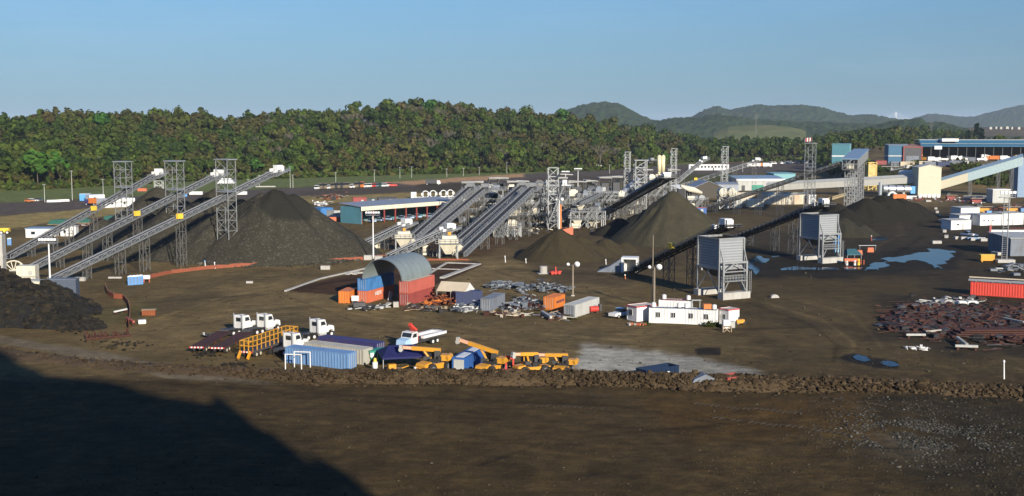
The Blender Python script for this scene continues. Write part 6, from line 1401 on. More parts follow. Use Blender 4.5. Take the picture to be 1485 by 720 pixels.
p = hit(868, 246); r = thing('guard_hut', 'small white guard hut on the grass below the forest', 'hut', p, .1); MB().bb(-3, 3, 0, 4, 0, 3.2).build('wall', M_white, r); MB().box((0, 2, 3.6), (8, 5.6, .3), 0, 0, .04).build('roof', M_white, r); MB().bb(-.6, .6, -.05, 0, 0, 2.2).build('door', M_dsteel, r); MB().bb(1.2, 2.4, -.05, 0, 1.2, 2.2).build('window', M_glass, r)
p = hit(313, 283); r = thing('storage_canopy', 'white flared canopy just behind the front lattice tower', 'canopy', at(329, 292), .1); MB().add([(-4.2, -3, 9), (4.2, -3, 9), (4.2, 3, 9), (-4.2, 3, 9), (-2.2, -1.6, 11.4), (2.2, -1.6, 11.4), (2.2, 1.6, 11.4), (-2.2, 1.6, 11.4)], [(0, 1, 5, 4), (1, 2, 6, 5), (2, 3, 7, 6), (3, 0, 4, 7), (4, 5, 6, 7), (3, 2, 1, 0)]).build('roof', M_white, r)
for x in (-3.9, 3.9):
    for y in (-2.7, 2.7): MB().bb(x - .15, x + .15, y - .15, y + .15, 0, 9).build('post', M_steel2, r)
p = hit(231, 288); r = thing('scaffold_frame', 'white scaffold frame behind the middle stacker', 'scaffold', p, 0); MB().lattice((0, 0, 0), (0, 0, 9), 4, 2.4, 4, .3, .2).build('frame', M_ltgrey, r); MB().bb(-2.4, 2.4, -1.4, 1.4, 9, 9.2).build('deck', M_ltgrey, r)
for (a, b, w_, m, lb) in ((284, 283, 7, M_white, 'white crates stacked behind the grey stockpile saddle'), (268, 286, 2, M_ltblue, 'blue box behind the grey stockpile saddle'), (350, 283, 6, M_white, 'pale crate behind the front stacker tower'), (206, 278, 5, M_coral, 'rust red panel in the grass behind the rear stacker'), (224, 296, 3, M_white, 'small white box under the rear stacker head'), (385, 272, 12, M_conc, 'long pale slab behind the grey stockpile top')):
    box_thing('storage_crate', lb, 'crate', a, b, w_, 2, 1.8 if 'slab' not in lb else .8, m, None, .1, None)
for (a, b, w_, lb) in ((87, 326, 8, 'dark green tarpaulin mound left of the rear stacker'), (121, 324, 6, 'dark green tarpaulin mound right of the rear stacker'), (162, 320, 6, 'small dark green tarpaulin mound before the white building')):
    p = hit(a, b); r = thing('tarp_mound', lb, 'tarpaulin', p, .05); MB().prism([(-w_ / 2, 0), (-w_ / 2 + .4, 1.5), (-w_ / 4, 1.9), (w_ / 4, 1.9), (w_ / 2 - .4, 1.4), (w_ / 2, 0)], -1.5, 1.5).build('sheet', M_dgreen, r); MB().bb(-w_ / 2 - .2, w_ / 2 + .2, -1.7, 1.7, 0, .2).build('pallet', M_wood, r)
# --- middle background
bldg('dark hip fronted shed with brown walls behind the cream tanks', (1004, 288), (1037, 285), 5.2, 16, mat('brown_sheet', (.065, .055, .042), .8), M_roofgrey, gable='y', rise=3.6, yaw=.12, L=17)
bldg('grey ribbed shed above the two drum mixers', (1042, 287), (1071, 287), 6.8, 9, M_roofgrey, M_roofgrey, rise=.8, yaw=.05)
bldg('long teal ended shed with pale roof behind the long dark belt', (1068, 277), (1122, 275), 6.6, 16, M_ltgrey, M_roofblue, rise=1.4, fascia=(.9, M_white), yaw=.1, door=[(9, 7, 3.2, M_green), (3, 2, 3, M_dsteel)])
bldg('light teal end block of the long shed', (1122, 272), (1142, 271), 8.2, 14, M_teal2, M_teal2, rise=.3, yaw=.12)
for k in range(2):
    p = at(1047.5 + 13 * k, 303); r = thing('drum_mixer', ('left cream drum mixer on a tall frame', 'right cream drum mixer on a tall frame')[k], 'drum', p, .1, 'cream drum mixers'); zc = up(1047.5, 279, p.y).z
    MB().tube((0, -1.6, zc), (0, 2.5, zc), 2.0, 20).tube((0, -2.0, zc), (0, -1.6, zc), 1.2, 16, 1.8).build('drum', M_cream, r, False); MB().lattice((0, 0, 0), (0, 0, zc - 2), 3.6, 3.6, 2, .35, .22).build('frame', M_ltgrey, r); MB().bb(-2.2, 2.2, -2.4, 2.4, zc - 2.2, zc - 2).build('deck', M_steel2, r)
for k in range(6):
    p = at(993 + 3.4 * k, 298.5 - .5 * k); z = 7.5 - .35 * k; r = thing('screw_tube', f'cream inclined tube on the screening frame, {ORD[k]} from the silo side', 'tube', p, .3, 'cream inclined tubes')
    MB().tube((-2.2, 0, z + 2.0), (2.6, 0, z - .6), .75, 10).build('tube', M_cream, r, True); MB().bb(-.2, .2, -.2, .2, 0, z).build('stand', M_steel2, r)
module('steel screening frame holding cream tubes', 1003, 304, 13, 6, [4.2], [], .25, 55, machines=6)
bldg('white hut with dark doorway behind the tall grey cone', (984, 288), (996, 287), 5, 5, M_dsteel, M_white, rise=1.5, name='hut')
box_thing('shipping_container', 'blue container at the right foot of the tall grey cone', 'container', 1014, 311, 6.4, 2.6, 2.8, M_blue2, M_salmon, .1)
box_thing('plant_bin', 'cream box above the blue container', 'bin', 1001, 306, 4, 3, 3.2, M_cream, None, .2)
lt = box_thing('long_trailer', 'long white trailer with dark openings below the forest', 'trailer', 1028, 247.5, 34, 4, 5.0, M_white, None, .06, M_dsteel)
for k in range(11): MB().bb(-15.5 + 2.9 * k, -13.9 + 2.9 * k, -.12, -.06, 2.2, 3.8).build('window', M_glass, lt)
for k, (a, b, c) in enumerate(((1089, 243, 'white'), (1096, 243, 'white'), (1105, 243, 'orange'), (1112, 243, 'white'))):
    lorry(f'{c} lorry parked beyond the long dark belt, {ORD[k]} from the left', a, b, 8, cm[c], M_white, (.2, 2.8, .1, .2)[k], 1.1, 3.6, 'lorries beyond the long belt')
for k in range(15):
    a = 1119 + 4.7 * k; far_car(f'{("white", "white", "dark", "white", "grey")[k % 5]} car in the far row before the dark trees, {ORD[k]} from the left', a, 238.5 - .12 * k, cm[('white', 'white', 'dark', 'white', 'grey')[k % 5]], 2.6, 2.6, 5.6, .7, 'cars in the far row')
for k, (c, w_, lb) in enumerate(((1140, 40, 'round low tank with a streaked cream wall and blue top'), (1079, 22, 'low round tank half hidden behind the long dark belt'))):
    p = at(c, 297 if k == 0 else 296); R_ = (42 if k == 0 else 24) * p.y / F; p = p + Vector((0, R_, 0)); h = 4.6
    r = thing('water_tank', lb, 'tank', p, 0); o = MB(); n = 40
    o.tube((0, 0, 0), (0, 0, h), R_, n, caps=False); o.tube((0, 0, h), (0, 0, h - 1.0), R_ - .15, n, caps=False)
    for i in range(n): t = 2 * math.pi * i / n; o.bb(0, 0, 0, 0, 0, 0) if 0 else o.beam(((R_ + .05) * math.cos(t), (R_ + .05) * math.sin(t), 0), ((R_ + .05) * math.cos(t), (R_ + .05) * math.sin(t), h), .12)
    o.build('wall', M_tank, r); MB().tube((0, 0, h - .9), (0, 0, h - .85), R_ - .1, n).build('water', M_poolw, r); MB().rail([(R_ * math.cos(t), R_ * math.sin(t), h) for t in np.linspace(math.pi, 2 * math.pi, 12)], 1.0, 3, .12).build('railing', M_steel, r)
box_thing('site_cabin', 'cream cabin standing before the round tanks', 'cabin', 1096, 301, 7.5, 3, 3.6, M_cream, M_white); box_thing('site_cabin', 'small white cabin at the right end of the streaked tank', 'cabin', 1178, 297, 3.6, 3, 4.6, M_white)
box_thing('site_cabin', 'pale cabin under the long dark belt left of the cream cabin', 'cabin', 1070, 302, 4, 3, 4.2, M_ltgrey)
r = thing('pipe_rack', 'rusty yellow pipe rack leading to the feeder gallery', 'pipe rack', at(1182, 302), .0); A, B = at(1182, 302), at(1226, 291); r.rotation_euler.z = frame_xy(A, B)[0]; l_ = (B - A).length
MB().rail([(0, 0, 1.2), (l_, 0, 2.2)], 1.6, 2.5, .28).build('frame', mat('ochre_pipe', (.36, .28, .16), .7), r); MB().tube((0, .4, 1.6), (l_, .4, 2.6), .3, 8).build('pipe', M_tan, r)
for x in (1, l_ / 2, l_ - 1): MB().bb(x - .15, x + .15, -.15, .15, 0, 1.4).build('leg', M_steel2, r)
# cream covered gallery, beige tower, enclosed conveyor
def gallery(label, A, B, w, h, lower, roofm, legs, name='covered_gallery', split=None):
    yaw, L = frame_xy(A, B); r = thing(name, label, 'gallery', (A.x, A.y, 0), yaw); sl = (B.z - A.z) / L
    P = lambda x, y, z: (x, y, A.z + sl * x + z)
    def seg(x0, x1, m):
        o = MB(); o.add([P(x0, -w / 2, 0), P(x1, -w / 2, 0), P(x1, -w / 2, h), P(x0, -w / 2, h), P(x0, w / 2, 0), P(x1, w / 2, 0), P(x1, w / 2, h), P(x0, w / 2, h)], [(0, 1, 2, 3), (5, 4, 7, 6), (1, 0, 4, 5), (4, 0, 3, 7), (1, 5, 6, 2)]); o.build('side_wall', m, r)
    if split: seg(0, split * L, lower[0]); seg(split * L, L, lower[1])
    else: seg(0, L, lower)
    o = MB(); e = .25; o.add([P(-.2, -w / 2 - e, h), P(L + .2, -w / 2 - e, h), P(L + .2, 0, h + w * .32), P(-.2, 0, h + w * .32), P(-.2, w / 2 + e, h), P(L + .2, w / 2 + e, h)], [(0, 1, 2, 3), (3, 2, 5, 4)]); o.build('roof', roofm, r)
    for x in legs:
        X = x * L; zz = A.z + sl * X
        if zz > 1: MB().lattice((X, 0, 0), (X, 0, zz), 1.2, w * .8, max(2, int(zz / 3)), .25, .16).build('support', M_steel2, r)
    return r
Yg = at(1345, 286).y
gallery('long cream covered gallery running left from the beige tower', up(1112, 277, Yg + 35), up(1332, 265.5, Yg + 2), 4.2, 3.4, mat('chalky_sheet', (.44, .425, .37), .7, 0, .1, .4, dirt=.3, dcol=(.3, .27, .21)), M_ltgrey, (.05, .3, .5, .75, .95))
gallery('short white canopy gallery above the long cream one', up(1305, 253.5, Yg + 14), up(1333, 251.5, Yg + 6), 3, 1.2, M_white, M_white, (.1,))
bt = bldg('beige sheet clad transfer tower with a low gable', (1331, 287), (1364, 286), 14.2, 9, M_beige, M_ltgrey, 'tower', 'transfer_tower', gable='y', rise=1.4, L=12.2, yaw=.06, z=1.6)
MB().prism([(-.1, 8.6), (6.1, 9.9), (12.3, 8.6), (12.3, 8.8), (6.1, 10.1), (-.1, 8.8)], -.2, -.02).build('trim', M_cream, bt)
for k in range(5): MB().bb(.4 + 2.4 * k, 2.2 + 2.4 * k, -.3, .6, -1.6, .05).build('footing_block', M_white, bt)
gallery('enclosed conveyor gallery with a blue grey roof climbing to the right edge', up(1362, 275, Yg + 3), up(1482, 240, Yg - 6), 4.6, 4.6, (M_beige, mat('pale_teal_sheet', (.30, .38, .38), .6)), M_roofblue, (.38, .72, .88), 'enclosed_conveyor', .34)
bldg('blue grey clad transfer tower at the right edge', (1475, 286.5), (1500, 286.5), 20, 10, mat('blue_grey_sheet', (.18, .25, .34), .6), M_white, 'tower', 'transfer_tower', rise=.4)
p = at(1452, 295); r = thing('storage_tank', 'pale grey square tank under the enclosed conveyor', 'tank', p, .1); MB().bb(-4.5, 4.5, 0, 6, .3, 6.5).build('body', M_ltgrey, r); MB().bb(-4.7, 4.7, -.2, 6.2, 6.5, 6.8).build('lid', M_white, r); MB().bb(-4.3, 4.3, .2, 5.8, 0, .3).build('base', M_conc, r)
for (a, b, lb) in ((1421, 292, 'dark round pond tank under the enclosed conveyor'),): 
    p = at(a, b); r = thing('thickener_tank', lb, 'tank', p, 0); MB().tube((0, 3, 0), (0, 3, 1.6), 7, 28).build('wall', M_grey, r); MB().rail([(-7, 3, 1.6), (7, 3, 1.6)], 1, 2, .12).build('bridge', M_steel, r)
p = at(1300, 287); r = thing('rotary_dryer', 'silver rotary dryer drum beside the dark pile', 'dryer', p, -.02); zc = up(1300, 274, p.y).z
MB().tube((-6.5, 2, zc), (7.5, 2, zc - .3), 1.9, 18).build('drum', M_silver, r, False); MB().tube((-8, 2, .5), (-8, 2, zc + 3.2), .9, 12).build('stack', M_silver, r); MB().bb(7.4, 9.8, .4, 3.6, zc - 2.6, zc + 1.2).build('burner_box', M_ltblue, r)
for x in (-4, 0, 4): MB().tube((x - .2, 2, zc), (x + .2, 2, zc), 2.1, 18).build('drum_ring', M_dsteel, r)
for x in (-4, 4): MB().bb(x - .6, x + .6, .6, 3.4, 0, zc - 2).build('pier', M_conc, r)
o = MB(); pts = [(-5, -1.5, .8), (-4, -1.5, 2.6), (-2.4, -1.5, 3.0), (-1.2, -1.5, 2.2), (.2, -1.5, 1.0)]
for a, b in zip(pts[:-1], pts[1:]): o.tube(a, b, .55, 10)
o.build('duct', M_white, r)
box_thing('shipping_container', 'orange container below the silver dryer', 'container', 1305, 290, 6.6, 2.6, 2.7, M_orange, None, -.08, None); box_thing('site_cabin', 'low white cabin right of the orange container', 'cabin', 1322, 289.5, 5, 2.5, 1.8, M_white, None, -.1)
# --- plateau
tb = bldg('tall teal building with a white band behind the feeder gallery', (1206, 240), (1226, 241), 16, 14, M_teal, M_teal2, 'building', 'warehouse', rise=.4, stripe=(6.6, 7.6, M_white), yaw=-.35, L=13)
MB().bb(13.0, 13.1, -.05, 14.05, 0, 16).build('side_wall', M_teal2, tb); MB().bb(13.1, 13.16, -.05, 14.05, 6.6, 7.6).build('wall_stripe', M_white, tb)
b2 = bldg('small blue warehouse with a pale band and a red framed end', (1288, 237), (1309, 237), 11.5, 10, M_whouse, M_roofgrey, 'building', 'warehouse', rise=.5, stripe=(4.2, 5.0, M_ltgrey), L=14, yaw=-.05)
b3 = bldg('red framed gable end joined to the small blue warehouse', (1309.5, 237), (1328, 237), 10.5, 10, M_dsteel, M_brick, 'building', 'warehouse', gable='y', rise=1.6, L=12, yaw=-.05, open_front=False); MB().bb(-.1, .5, -.3, -.01, 0, 10.5).bb(11.5, 12.1, -.3, -.01, 0, 10.5).bb(.5, 11.5, -.3, -.01, 9.9, 10.5).build('door_frame', M_brick, b3); MB().bb(2, 10, -.1, -.01, 0, 4.5).build('door', M_grey, b3)
bw = bldg('long blue roofed warehouse with open dark bays on the plateau', (1336, 232), (1600, 236), 11, 22, M_dsteel, M_ltgrey, 'building', 'warehouse', rise=.5, L=150, yaw=-.10, open_front=True, cols=(26, M_dsteel)); MB().add([(-1, -1.5, 9.4), (151, -1.5, 9.4), (151, 3.5, 13.6), (-1, 3.5, 13.6), (-1, -1.5, 9.0), (151, -1.5, 9.0)], [(0, 1, 2, 3), (4, 5, 1, 0)]).build('blue_canopy', M_whouse, bw)
MB().bb(-1, 151, 3.4, 22, 13.5, 13.8).build('top_roof', M_ltgrey, bw); MB().bb(13, 24, -2, 8, 12.6, 14.6).build('roof_hood', M_white, bw); MB().bb(8, 13, -2.4, -1, 7.2, 9.6).build('gable_sign', M_white, bw)
r = thing('excavator', 'yellow excavator with its arm down beside the blue warehouse', 'excavator', hit(1341, 234), 2.4); MB().bb(-2, 2, -1.3, 1.3, .9, 2.6).build('house', M_yellow, r); MB().bb(-2.4, 2.4, -1.5, -.8, 0, .9).build('track', M_black, r); MB().bb(-2.4, 2.4, .8, 1.5, 0, .9).build('track', M_black, r); MB().beam((1.5, 0, 2.2), (3.6, 0, 8.6), .7, .9).build('boom', M_yellow, r); MB().beam((3.6, 0, 8.6), (6.0, 0, 2.6), .6, .8).build('arm', M_yellow, r); MB().box((6, 0, 1.8), (1.4, 1.4, 1.5)).build('bucket', M_dsteel, r); MB().bb(.8, 2, .2, 1.25, 2.6, 3.4).build('cab', M_glass, r)
pl = [(1352, 234, 'white', 'lorry'), (1367, 233, 'white', 'pickup'), (1377, 232, 'dark', 'lorry'), (1385, 232, 'white', 'lorry'), (1398, 231, 'grey', 'pickup'), (1414, 229, 'yellow', 'lorry'), (1423, 233, 'white', 'pickup'), (1439, 232, 'orange', 'bus'), (1456, 232, 'white', 'bus'), (1429, 230, 'white', 'lorry'), (1406, 235, 'grey', 'lorry'), (1476, 231, 'yellow', 'lorry')]
cm['yellow'] = M_yellow2
for k, (a, b, c, t) in enumerate(pl):
    lorry(f'{c} {t} parked before the long blue warehouse, {ORD[k]} counted from the excavator' if c not in ('orange', 'yellow') and t != 'bus' else f'{c} {t} parked before the long blue warehouse' + (' near its middle' if a == 1414 else ' at the far right' if a == 1476 else ''), a, b + 1.5, 9 if t == 'bus' else 7, cm[c], cm[c] if t == 'bus' else M_white, (.1, 2.9, .4)[k % 3], 1.0, 3.4 if t != 'pickup' else 2.2, 'vehicles before the blue warehouse')
for k, (a, w_, m) in enumerate(((1352, 10, M_grey), (1370, 9, M_navy), (1388, 10, M_grey), (1402, 2.4, M_ltgrey), (1362, 3, M_ltgrey), (1342, 8, M_tan), (1316, 9, M_tan), (1300, 7, M_grey), (1278, 7, M_brick))):
    box_thing('shipping_container', f'{["grey", "navy", "long grey", "pale upright", "pale short", "tan", "long tan", "short grey", "dark red"][k]} container at the plateau edge, below the blue buildings', 'container', a, 242 - .3 * (k % 3), w_, 2.5, 3.0, m, None, -.04, None, 'containers at the plateau edge')
A, B = hit(1268, 243), hit(1452, 240); r = thing('chain_fence', 'grey wire fence along the top of the dark embankment', 'fence', A, frame_xy(A, B)[0]); l_ = (B - A).length; MB().rail([(0, 0, 0), (l_, 0, B.z - A.z)], 2.4, 3.0, .16).build('fence_rails', M_steel2, r); MB().beam((0, 0, .2), (l_, 0, B.z - A.z + .2), .1, .3).build('base_kerb', M_conc, r)
r = thing('screen_frame', 'pale machine frames lying on the dark embankment', 'machine frame', hit(1303, 250), .2); MB().beam((-6, 0, .5), (5, 0, 2.5), .5).build('beam', M_grey, r); MB().box((-5, 0, 1.6), (1.6, 1.5, 1.6)).build('end_box', M_ltgrey, r); MB().box((6, 0, 3), (2.2, 1.8, 2)).build('end_box', M_ltgrey, r)
MB().rail([(-5, -1, .8), (5, -1, 2.6)], 1.4, 2, .2).build('railing', M_steel2, r)
# --- right hand yard
CABS = [((1379, 334), (1408, 333), 3.3, 'low white cabin nearest the concrete blocks'), ((1391, 327), (1422, 326), 3.6, 'white cabin behind the low one'), ((1393, 319), (1420, 318), 4.6, 'tall white cabin at the back of the group'), ((1421, 328), (1452, 327), 4.0, 'white cabin with three small windows'), ((1453, 327), (1484, 326), 4.3, 'white cabin at the right end behind the lattice mast')]
for k, (a, b, h, lb) in enumerate(CABS):
    bldg(lb, a, b, h, 5.5, M_white, M_ltgrey, 'cabin', 'site_cabin', rise=.25, over=.15, wins=[(1.5 + 2 * i, .5, 1.6, .6) for i in range(3)] if k == 3 else [(2.5, .9, 1.6, .5)], door=[(4.6, .9, 2.1, M_ltgrey)])
bldg('grey flat roofed shed with a pale door at the right edge', (1465, 372), (1495, 369), 5.2, 16, M_grey, M_ltgrey, rise=.3, yaw=.0, L=9, door=[(4.2, 3.2, 3.6, M_white), (4.6, 2.4, 3.0, M_tan)])
for k, (a, b, w_, rz) in enumerate(((1357, 304, 2.4, 1.3), (1359, 309, 2.4, 1.3), (1361.5, 314.5, 2.6, 1.3), (1364, 322, 2.4, 1.3), (1366.5, 329, 2.2, 1.3), (1369.5, 337, 3.0, 1.3), (1372.5, 345, 3.0, 1.2), (1386, 347, 1.2, .3), (1397.5, 347.5, 2.2, .1), (1412, 349, 2.4, .1), (1426, 350, 2.2, .1), (1440, 362, 3.0, 1.9), (1444, 370, 3.0, 1.9), (1358, 353.5, 3.0, .1), (1346, 293, 2.6, .1))):
    r = thing('barrier_block', (f'pale concrete block in the line before the white cabins, {ORD[k]} from the beige tower' if k < 13 else ('pale slab lying alone by the large puddle', 'pale slab lying alone before the beige tower')[k - 13]), 'concrete block', at(a, b), rz, 'concrete blocks before the white cabins')
    MB().prism([(-w_ / 2, 0), (-w_ / 2, .9), (w_ / 2, .9), (w_ / 2, 0)], -.6, .6).build('block', M_conc, r); MB().bb(-.1, .1, -.1, .1, .9, 1.0).build('lifting_eye', M_dsteel, r)
for x, w_ in ((1394, 2.0), (1409, 2.4)):
    r = thing('sandbag_block', ('left', 'right')[x > 1400] + ' one of two white rounded blocks above the rusty scrap', 'block', at(x, 442), .05); MB().prism([(-w_ / 2, 0), (-w_ / 2, .5), (-w_ / 2 + .3, .8), (w_ / 2 - .3, .8), (w_ / 2, .5), (w_ / 2, 0)], -.7, .7).build('block', M_white, r); MB().beam((-w_ / 2, 0, .82), (w_ / 2, 0, .82), .1, .04).build('strap', M_ltgrey, r)
r = thing('skip_box', 'yellow steel box on the dirt left of the lattice light mast', 'skip', at(1432.5, 380.5), .0); MB().bb(-1.9, 1.9, 0, 1.6, .35, 2.0).build('body', M_yellow, r); MB().bb(-1.7, -1.4, 0, 1.5, 0, .35).bb(1.4, 1.7, 0, 1.5, 0, .35).build('foot', M_yellow, r); MB().bb(-2, 2, -.06, 1.66, 2.0, 2.1).build('rim', M_yellow2, r)
p = at(1457, 381); zt = up(1457, 287, p.y).z; r = thing('light_mast', 'tall lattice floodlight mast with a ladder at the right', 'light mast', p, 0)
MB().tube((.5, 0, .8), (.5, 0, zt), .18, 8).tube((-.9, 0, .8), (-.9, 0, zt), .1, 8).build('pole', M_steel, r)
o = MB()
for k in range(int(zt / .6)): o.beam((-.9, 0, 1 + k * .58), (.5, 0, 1 + k * .58), .06)
o.build('ladder_rungs', M_steel, r); MB().bb(-2.2, 1.9, -.8, .8, zt, zt + .12).rail([(-2.2, -.8, zt), (1.9, -.8, zt)], 1.1, 1, .08).build('platform', M_steel, r); MB().bb(-2.4, 2.4, -1.3, 1.3, 0, .9).build('footing', M_conc, r)
for k in range(4): MB().box((-1.9 + 1.15 * k, -.8, zt + 1.5), (.8, .4, .7)).build('floodlight', M_lamp, r)
for k, (a, b, w_, m, lb) in enumerate(((1424, 309, 8, M_yellow, 'yellow machine under a plank deck behind the white cabins'), (1388, 312, 4, M_orange, 'orange machine left of the tall white cabin'), (1433, 313, 3, M_ltblue, 'blue tank behind the white cabins'), (1466, 309, 7, M_yellow, 'yellow machine behind the lattice light mast'), (1482, 309, 3, M_blue, 'blue box at the right edge behind the cabins'), (1415, 296, 7, M_brick, 'dull red machine under the enclosed conveyor'), (1378, 291, 6, M_brick, 'rusty machine parts beside the beige tower'))):
    p = at(a, b); r = thing('yard_machine', lb, 'machine', p, .1); MB().box((0, 0, 1.3), (w_ * .7, 2, 1.5)).build('body', m, r); MB().box((0, 0, .35), (w_ * .8, 1.6, .5)).build('skid', M_dsteel, r)
    if w_ > 5: MB().box((.3, 0, 2.7), (w_, 2.4, .2)).build('deck', M_wood, r); MB().box((-w_ * .2, 0, 3.2), (w_ * .3, 1.4, .9)).build('cab', M_dsteel, r); wheel(r, -w_ * .3, -1.2, .6, .4); wheel(r, w_ * .3, -1.2, .6, .4)
r = thing('pole_trailer', 'white beam trailer loaded with rusty pipe at the right edge', 'trailer', at(1436, 346), -.02); MB().bb(0, 16, -.6, .6, 2.2, 2.9).build('beam', M_white, r); MB().tube((6, .2, 3.3), (17, .2, 3.3), .4, 10).build('pipe', M_rust, r); MB().bb(4, 16, -1.6, -.8, .8, 1.5).build('lower_beam', M_white, r)
for x in (2, 12): wheel(r, x, -.9, .5, .4); wheel(r, x, .9, .5, .4)
MB().bb(-.6, .2, -.5, .5, 1.2, 4.4).build('red_stand', M_brick, r)
# red orange barriers near the canopy
for (a, b, w_, m, lb) in ((1244, 370, 2.6, M_coral, 'left red orange plastic barrier right of the far loading bin'), (1262, 366, 2.0, M_coral, 'right red orange plastic barrier under a pale plank')):
    r = thing('plastic_barrier', lb, 'barrier', at(a, b), .05); MB().prism([(-w_ / 2, 0), (-w_ / 2 + .15, 1.4), (w_ / 2 - .15, 1.4), (w_ / 2, 0)], -.4, .4).build('body', m, r); MB().bb(-w_ / 2 + .2, w_ / 2 - .2, -.43, -.4, .5, .8).build('groove', M_orange, r)
r = thing('plank', 'pale plank resting above the right red orange barrier', 'plank', at(1260, 364), .05); MB().bb(-3, 2.4, .4, .9, 1.5, 1.65).build('board', M_ltgrey, r); MB().bb(-2.8, -2.5, .4, .9, 0, 1.5).bb(2, 2.3, .4, .9, 0, 1.5).build('trestle', M_dsteel, r)
for k, (a, m, h, lb) in enumerate(((1228, M_white, 1.2, 'white drum left of the canopy barriers'), (1239.5, M_white, 1.3, 'white drum before the teal canopy'), (1245, M_yellow2, 1.8, 'yellow traffic post by the teal canopy'))):
    r = thing('traffic_drum', lb, 'drum', at(a, 385), 0); MB().tube((0, 0, 0), (0, 0, h), .35, 10, .28).build('body', m, r); MB().tube((0, 0, h * .5), (0, 0, h * .65), .36, 10, .35).build('band', M_orange, r)
r = thing('plastic_barrier', 'low red orange barrier in the shade of the teal canopy', 'barrier', at(1236, 383), 0); MB().bb(-2.2, 1.6, -.25, .25, .7, 1.5).build('board', M_coral, r); MB().bb(-2, -1.8, -.2, .2, 0, .7).bb(1.2, 1.4, -.2, .2, 0, .7).build('leg', M_ltgrey, r)
r = thing('plastic_barrier', 'thin red striped post barrier right of the teal canopy', 'barrier', at(1250, 384), 0)
for x in (-.3, .5): MB().tube((x, 0, 0), (x, 0, 1.3), .12, 8).build('post', M_coral, r)
for (a, b, h, lb) in ((1264, 350, 1.6, 'pink marker post by the small puddle'), (1456, 550, 2.6, 'white marker post on the right end of the rubble berm'), (733, 381, 1.6, 'white marker post left of the brown cone'), (763, 382, 1.0, 'pale stump post at the foot of the brown cone'), (879, 384, 1.2, 'white peg left of the square tunnel mouth'), (298, 388, 1.6, 'blue and white marker by the stockpile netting'), (312, 390, 1.5, 'white round marker by the stockpile netting'), (907, 405, .9, 'orange cone before the square tunnel mouth'), (1018, 392, .8, 'small pale peg near the bin conveyor')):
    r = thing('marker_post', lb, 'marker post', at(a, b), 0); MB().tube((0, 0, 0), (-.12, 0, h), .13, 8, .1).build('post', M_orange if 'orange' in lb else M_salmon if 'pink' in lb else M_white, r); MB().tube((-.12, 0, h), (-.13, 0, h + .3), .2, 8, .12).build('cap', M_ltblue if 'blue' in lb else M_white, r)
# far away
def cone_tree(px, py, Y, lb, H):
    X = (px - CX) / F * Y; z = gzz(X, Y); r = thing('conifer_tree', lb, 'tree', (X, Y, z), 0); v = []; rs_ = np.random.RandomState(int(px))
    for k in range(420):
        t = rs_.rand() ** .8; a = rs_.uniform(0, 6.28); R_ = (1 - t) * H * .2 * rs_.uniform(.5, 1) + .3; p = np.array([R_ * math.cos(a), R_ * math.sin(a), H * (.12 + .88 * t)])
        u = rs_.normal(size=3) * .8; w = rs_.normal(size=3) * .8; v.append([p - u - w, p + u - w, p + u + w, p - u + w])
    v = np.array(v).reshape(-1, 3); o = npmesh('crown', v, np.arange(len(v)).reshape(-1, 4), M_leafdark); o.parent = r
    MB().tube((0, 0, -1), (0, 0, H * .9), .35, 6, .1).build('trunk', M_barkd, r)
M_leafdark = leaf_mat('dark_needles', [(.012, .026, .014), (.018, .034, .018)], True)
cone_tree(1401, 190, 1180, 'short dark conifer behind the blue warehouse', 17); cone_tree(1413, 182, 1180, 'tallest dark conifer behind the blue warehouse', 24); cone_tree(1420, 186, 1180, 'dark conifer right of the tallest one', 19)
for k, (a, b, w_) in enumerate(((1437, 187.5, 6), (1445, 187, 4), (1452, 187.3, 5), (1461, 186.8, 7), (1468, 187.5, 4), (1478, 187.6, 6))):
    p = up(a, b - 2, 2750); r = thing('distant_house', 'white house in the distant town below the hazy range', 'house', p, .1, 'houses of the distant town'); MB().bb(-w_ / 2, w_ / 2, 0, 5, -4, .8).build('wall', M_stone, r); MB().prism([(-w_ / 2, .8), (0, 2), (w_ / 2, .8)], 0, 5).build('roof', M_ltgrey, r)
for (a, y0, y1, Y, lb) in ((1096, 196, 165, 1700, 'slim lattice pylon before the grassy hill slope'), (1350, 196, 178, 1500, 'slim lattice pylon before the wooded knoll')):
    p = up(a, y0, Y); q = up(a, y1, Y); r = thing('pylon', lb, 'pylon', (p.x, p.y, p.z - 6), 0); MB().lattice((0, 0, 0), (0, 0, q.z - p.z + 6), 1.8, 1.8, 8, .18, .09).build('mast', M_steel2, r); MB().beam((-4, 0, q.z - p.z + 2), (4, 0, q.z - p.z + 2), .25).beam((-3, 0, q.z - p.z + 5), (3, 0, q.z - p.z + 5), .25).build('crossarm', M_steel2, r)
p = up(1299, 172, 12500); r = thing('cable_bridge', 'faint white cable stayed bridge on the hazy horizon', 'bridge', p, 0); MB().beam((-16, 0, -30), (0, 0, 70), 5).beam((16, 0, -30), (0, 0, 70), 5).build('pylon', M_white, r); MB().bb(-150, 150, -6, 6, -4, 0).build('deck', M_ltgrey, r)
for s in (-1, 1):
    for k in range(4): MB().beam((0, 0, 68 - 5 * k), (s * (140 - 26 * k), 0, 0), .8).build('cable', M_white, r)
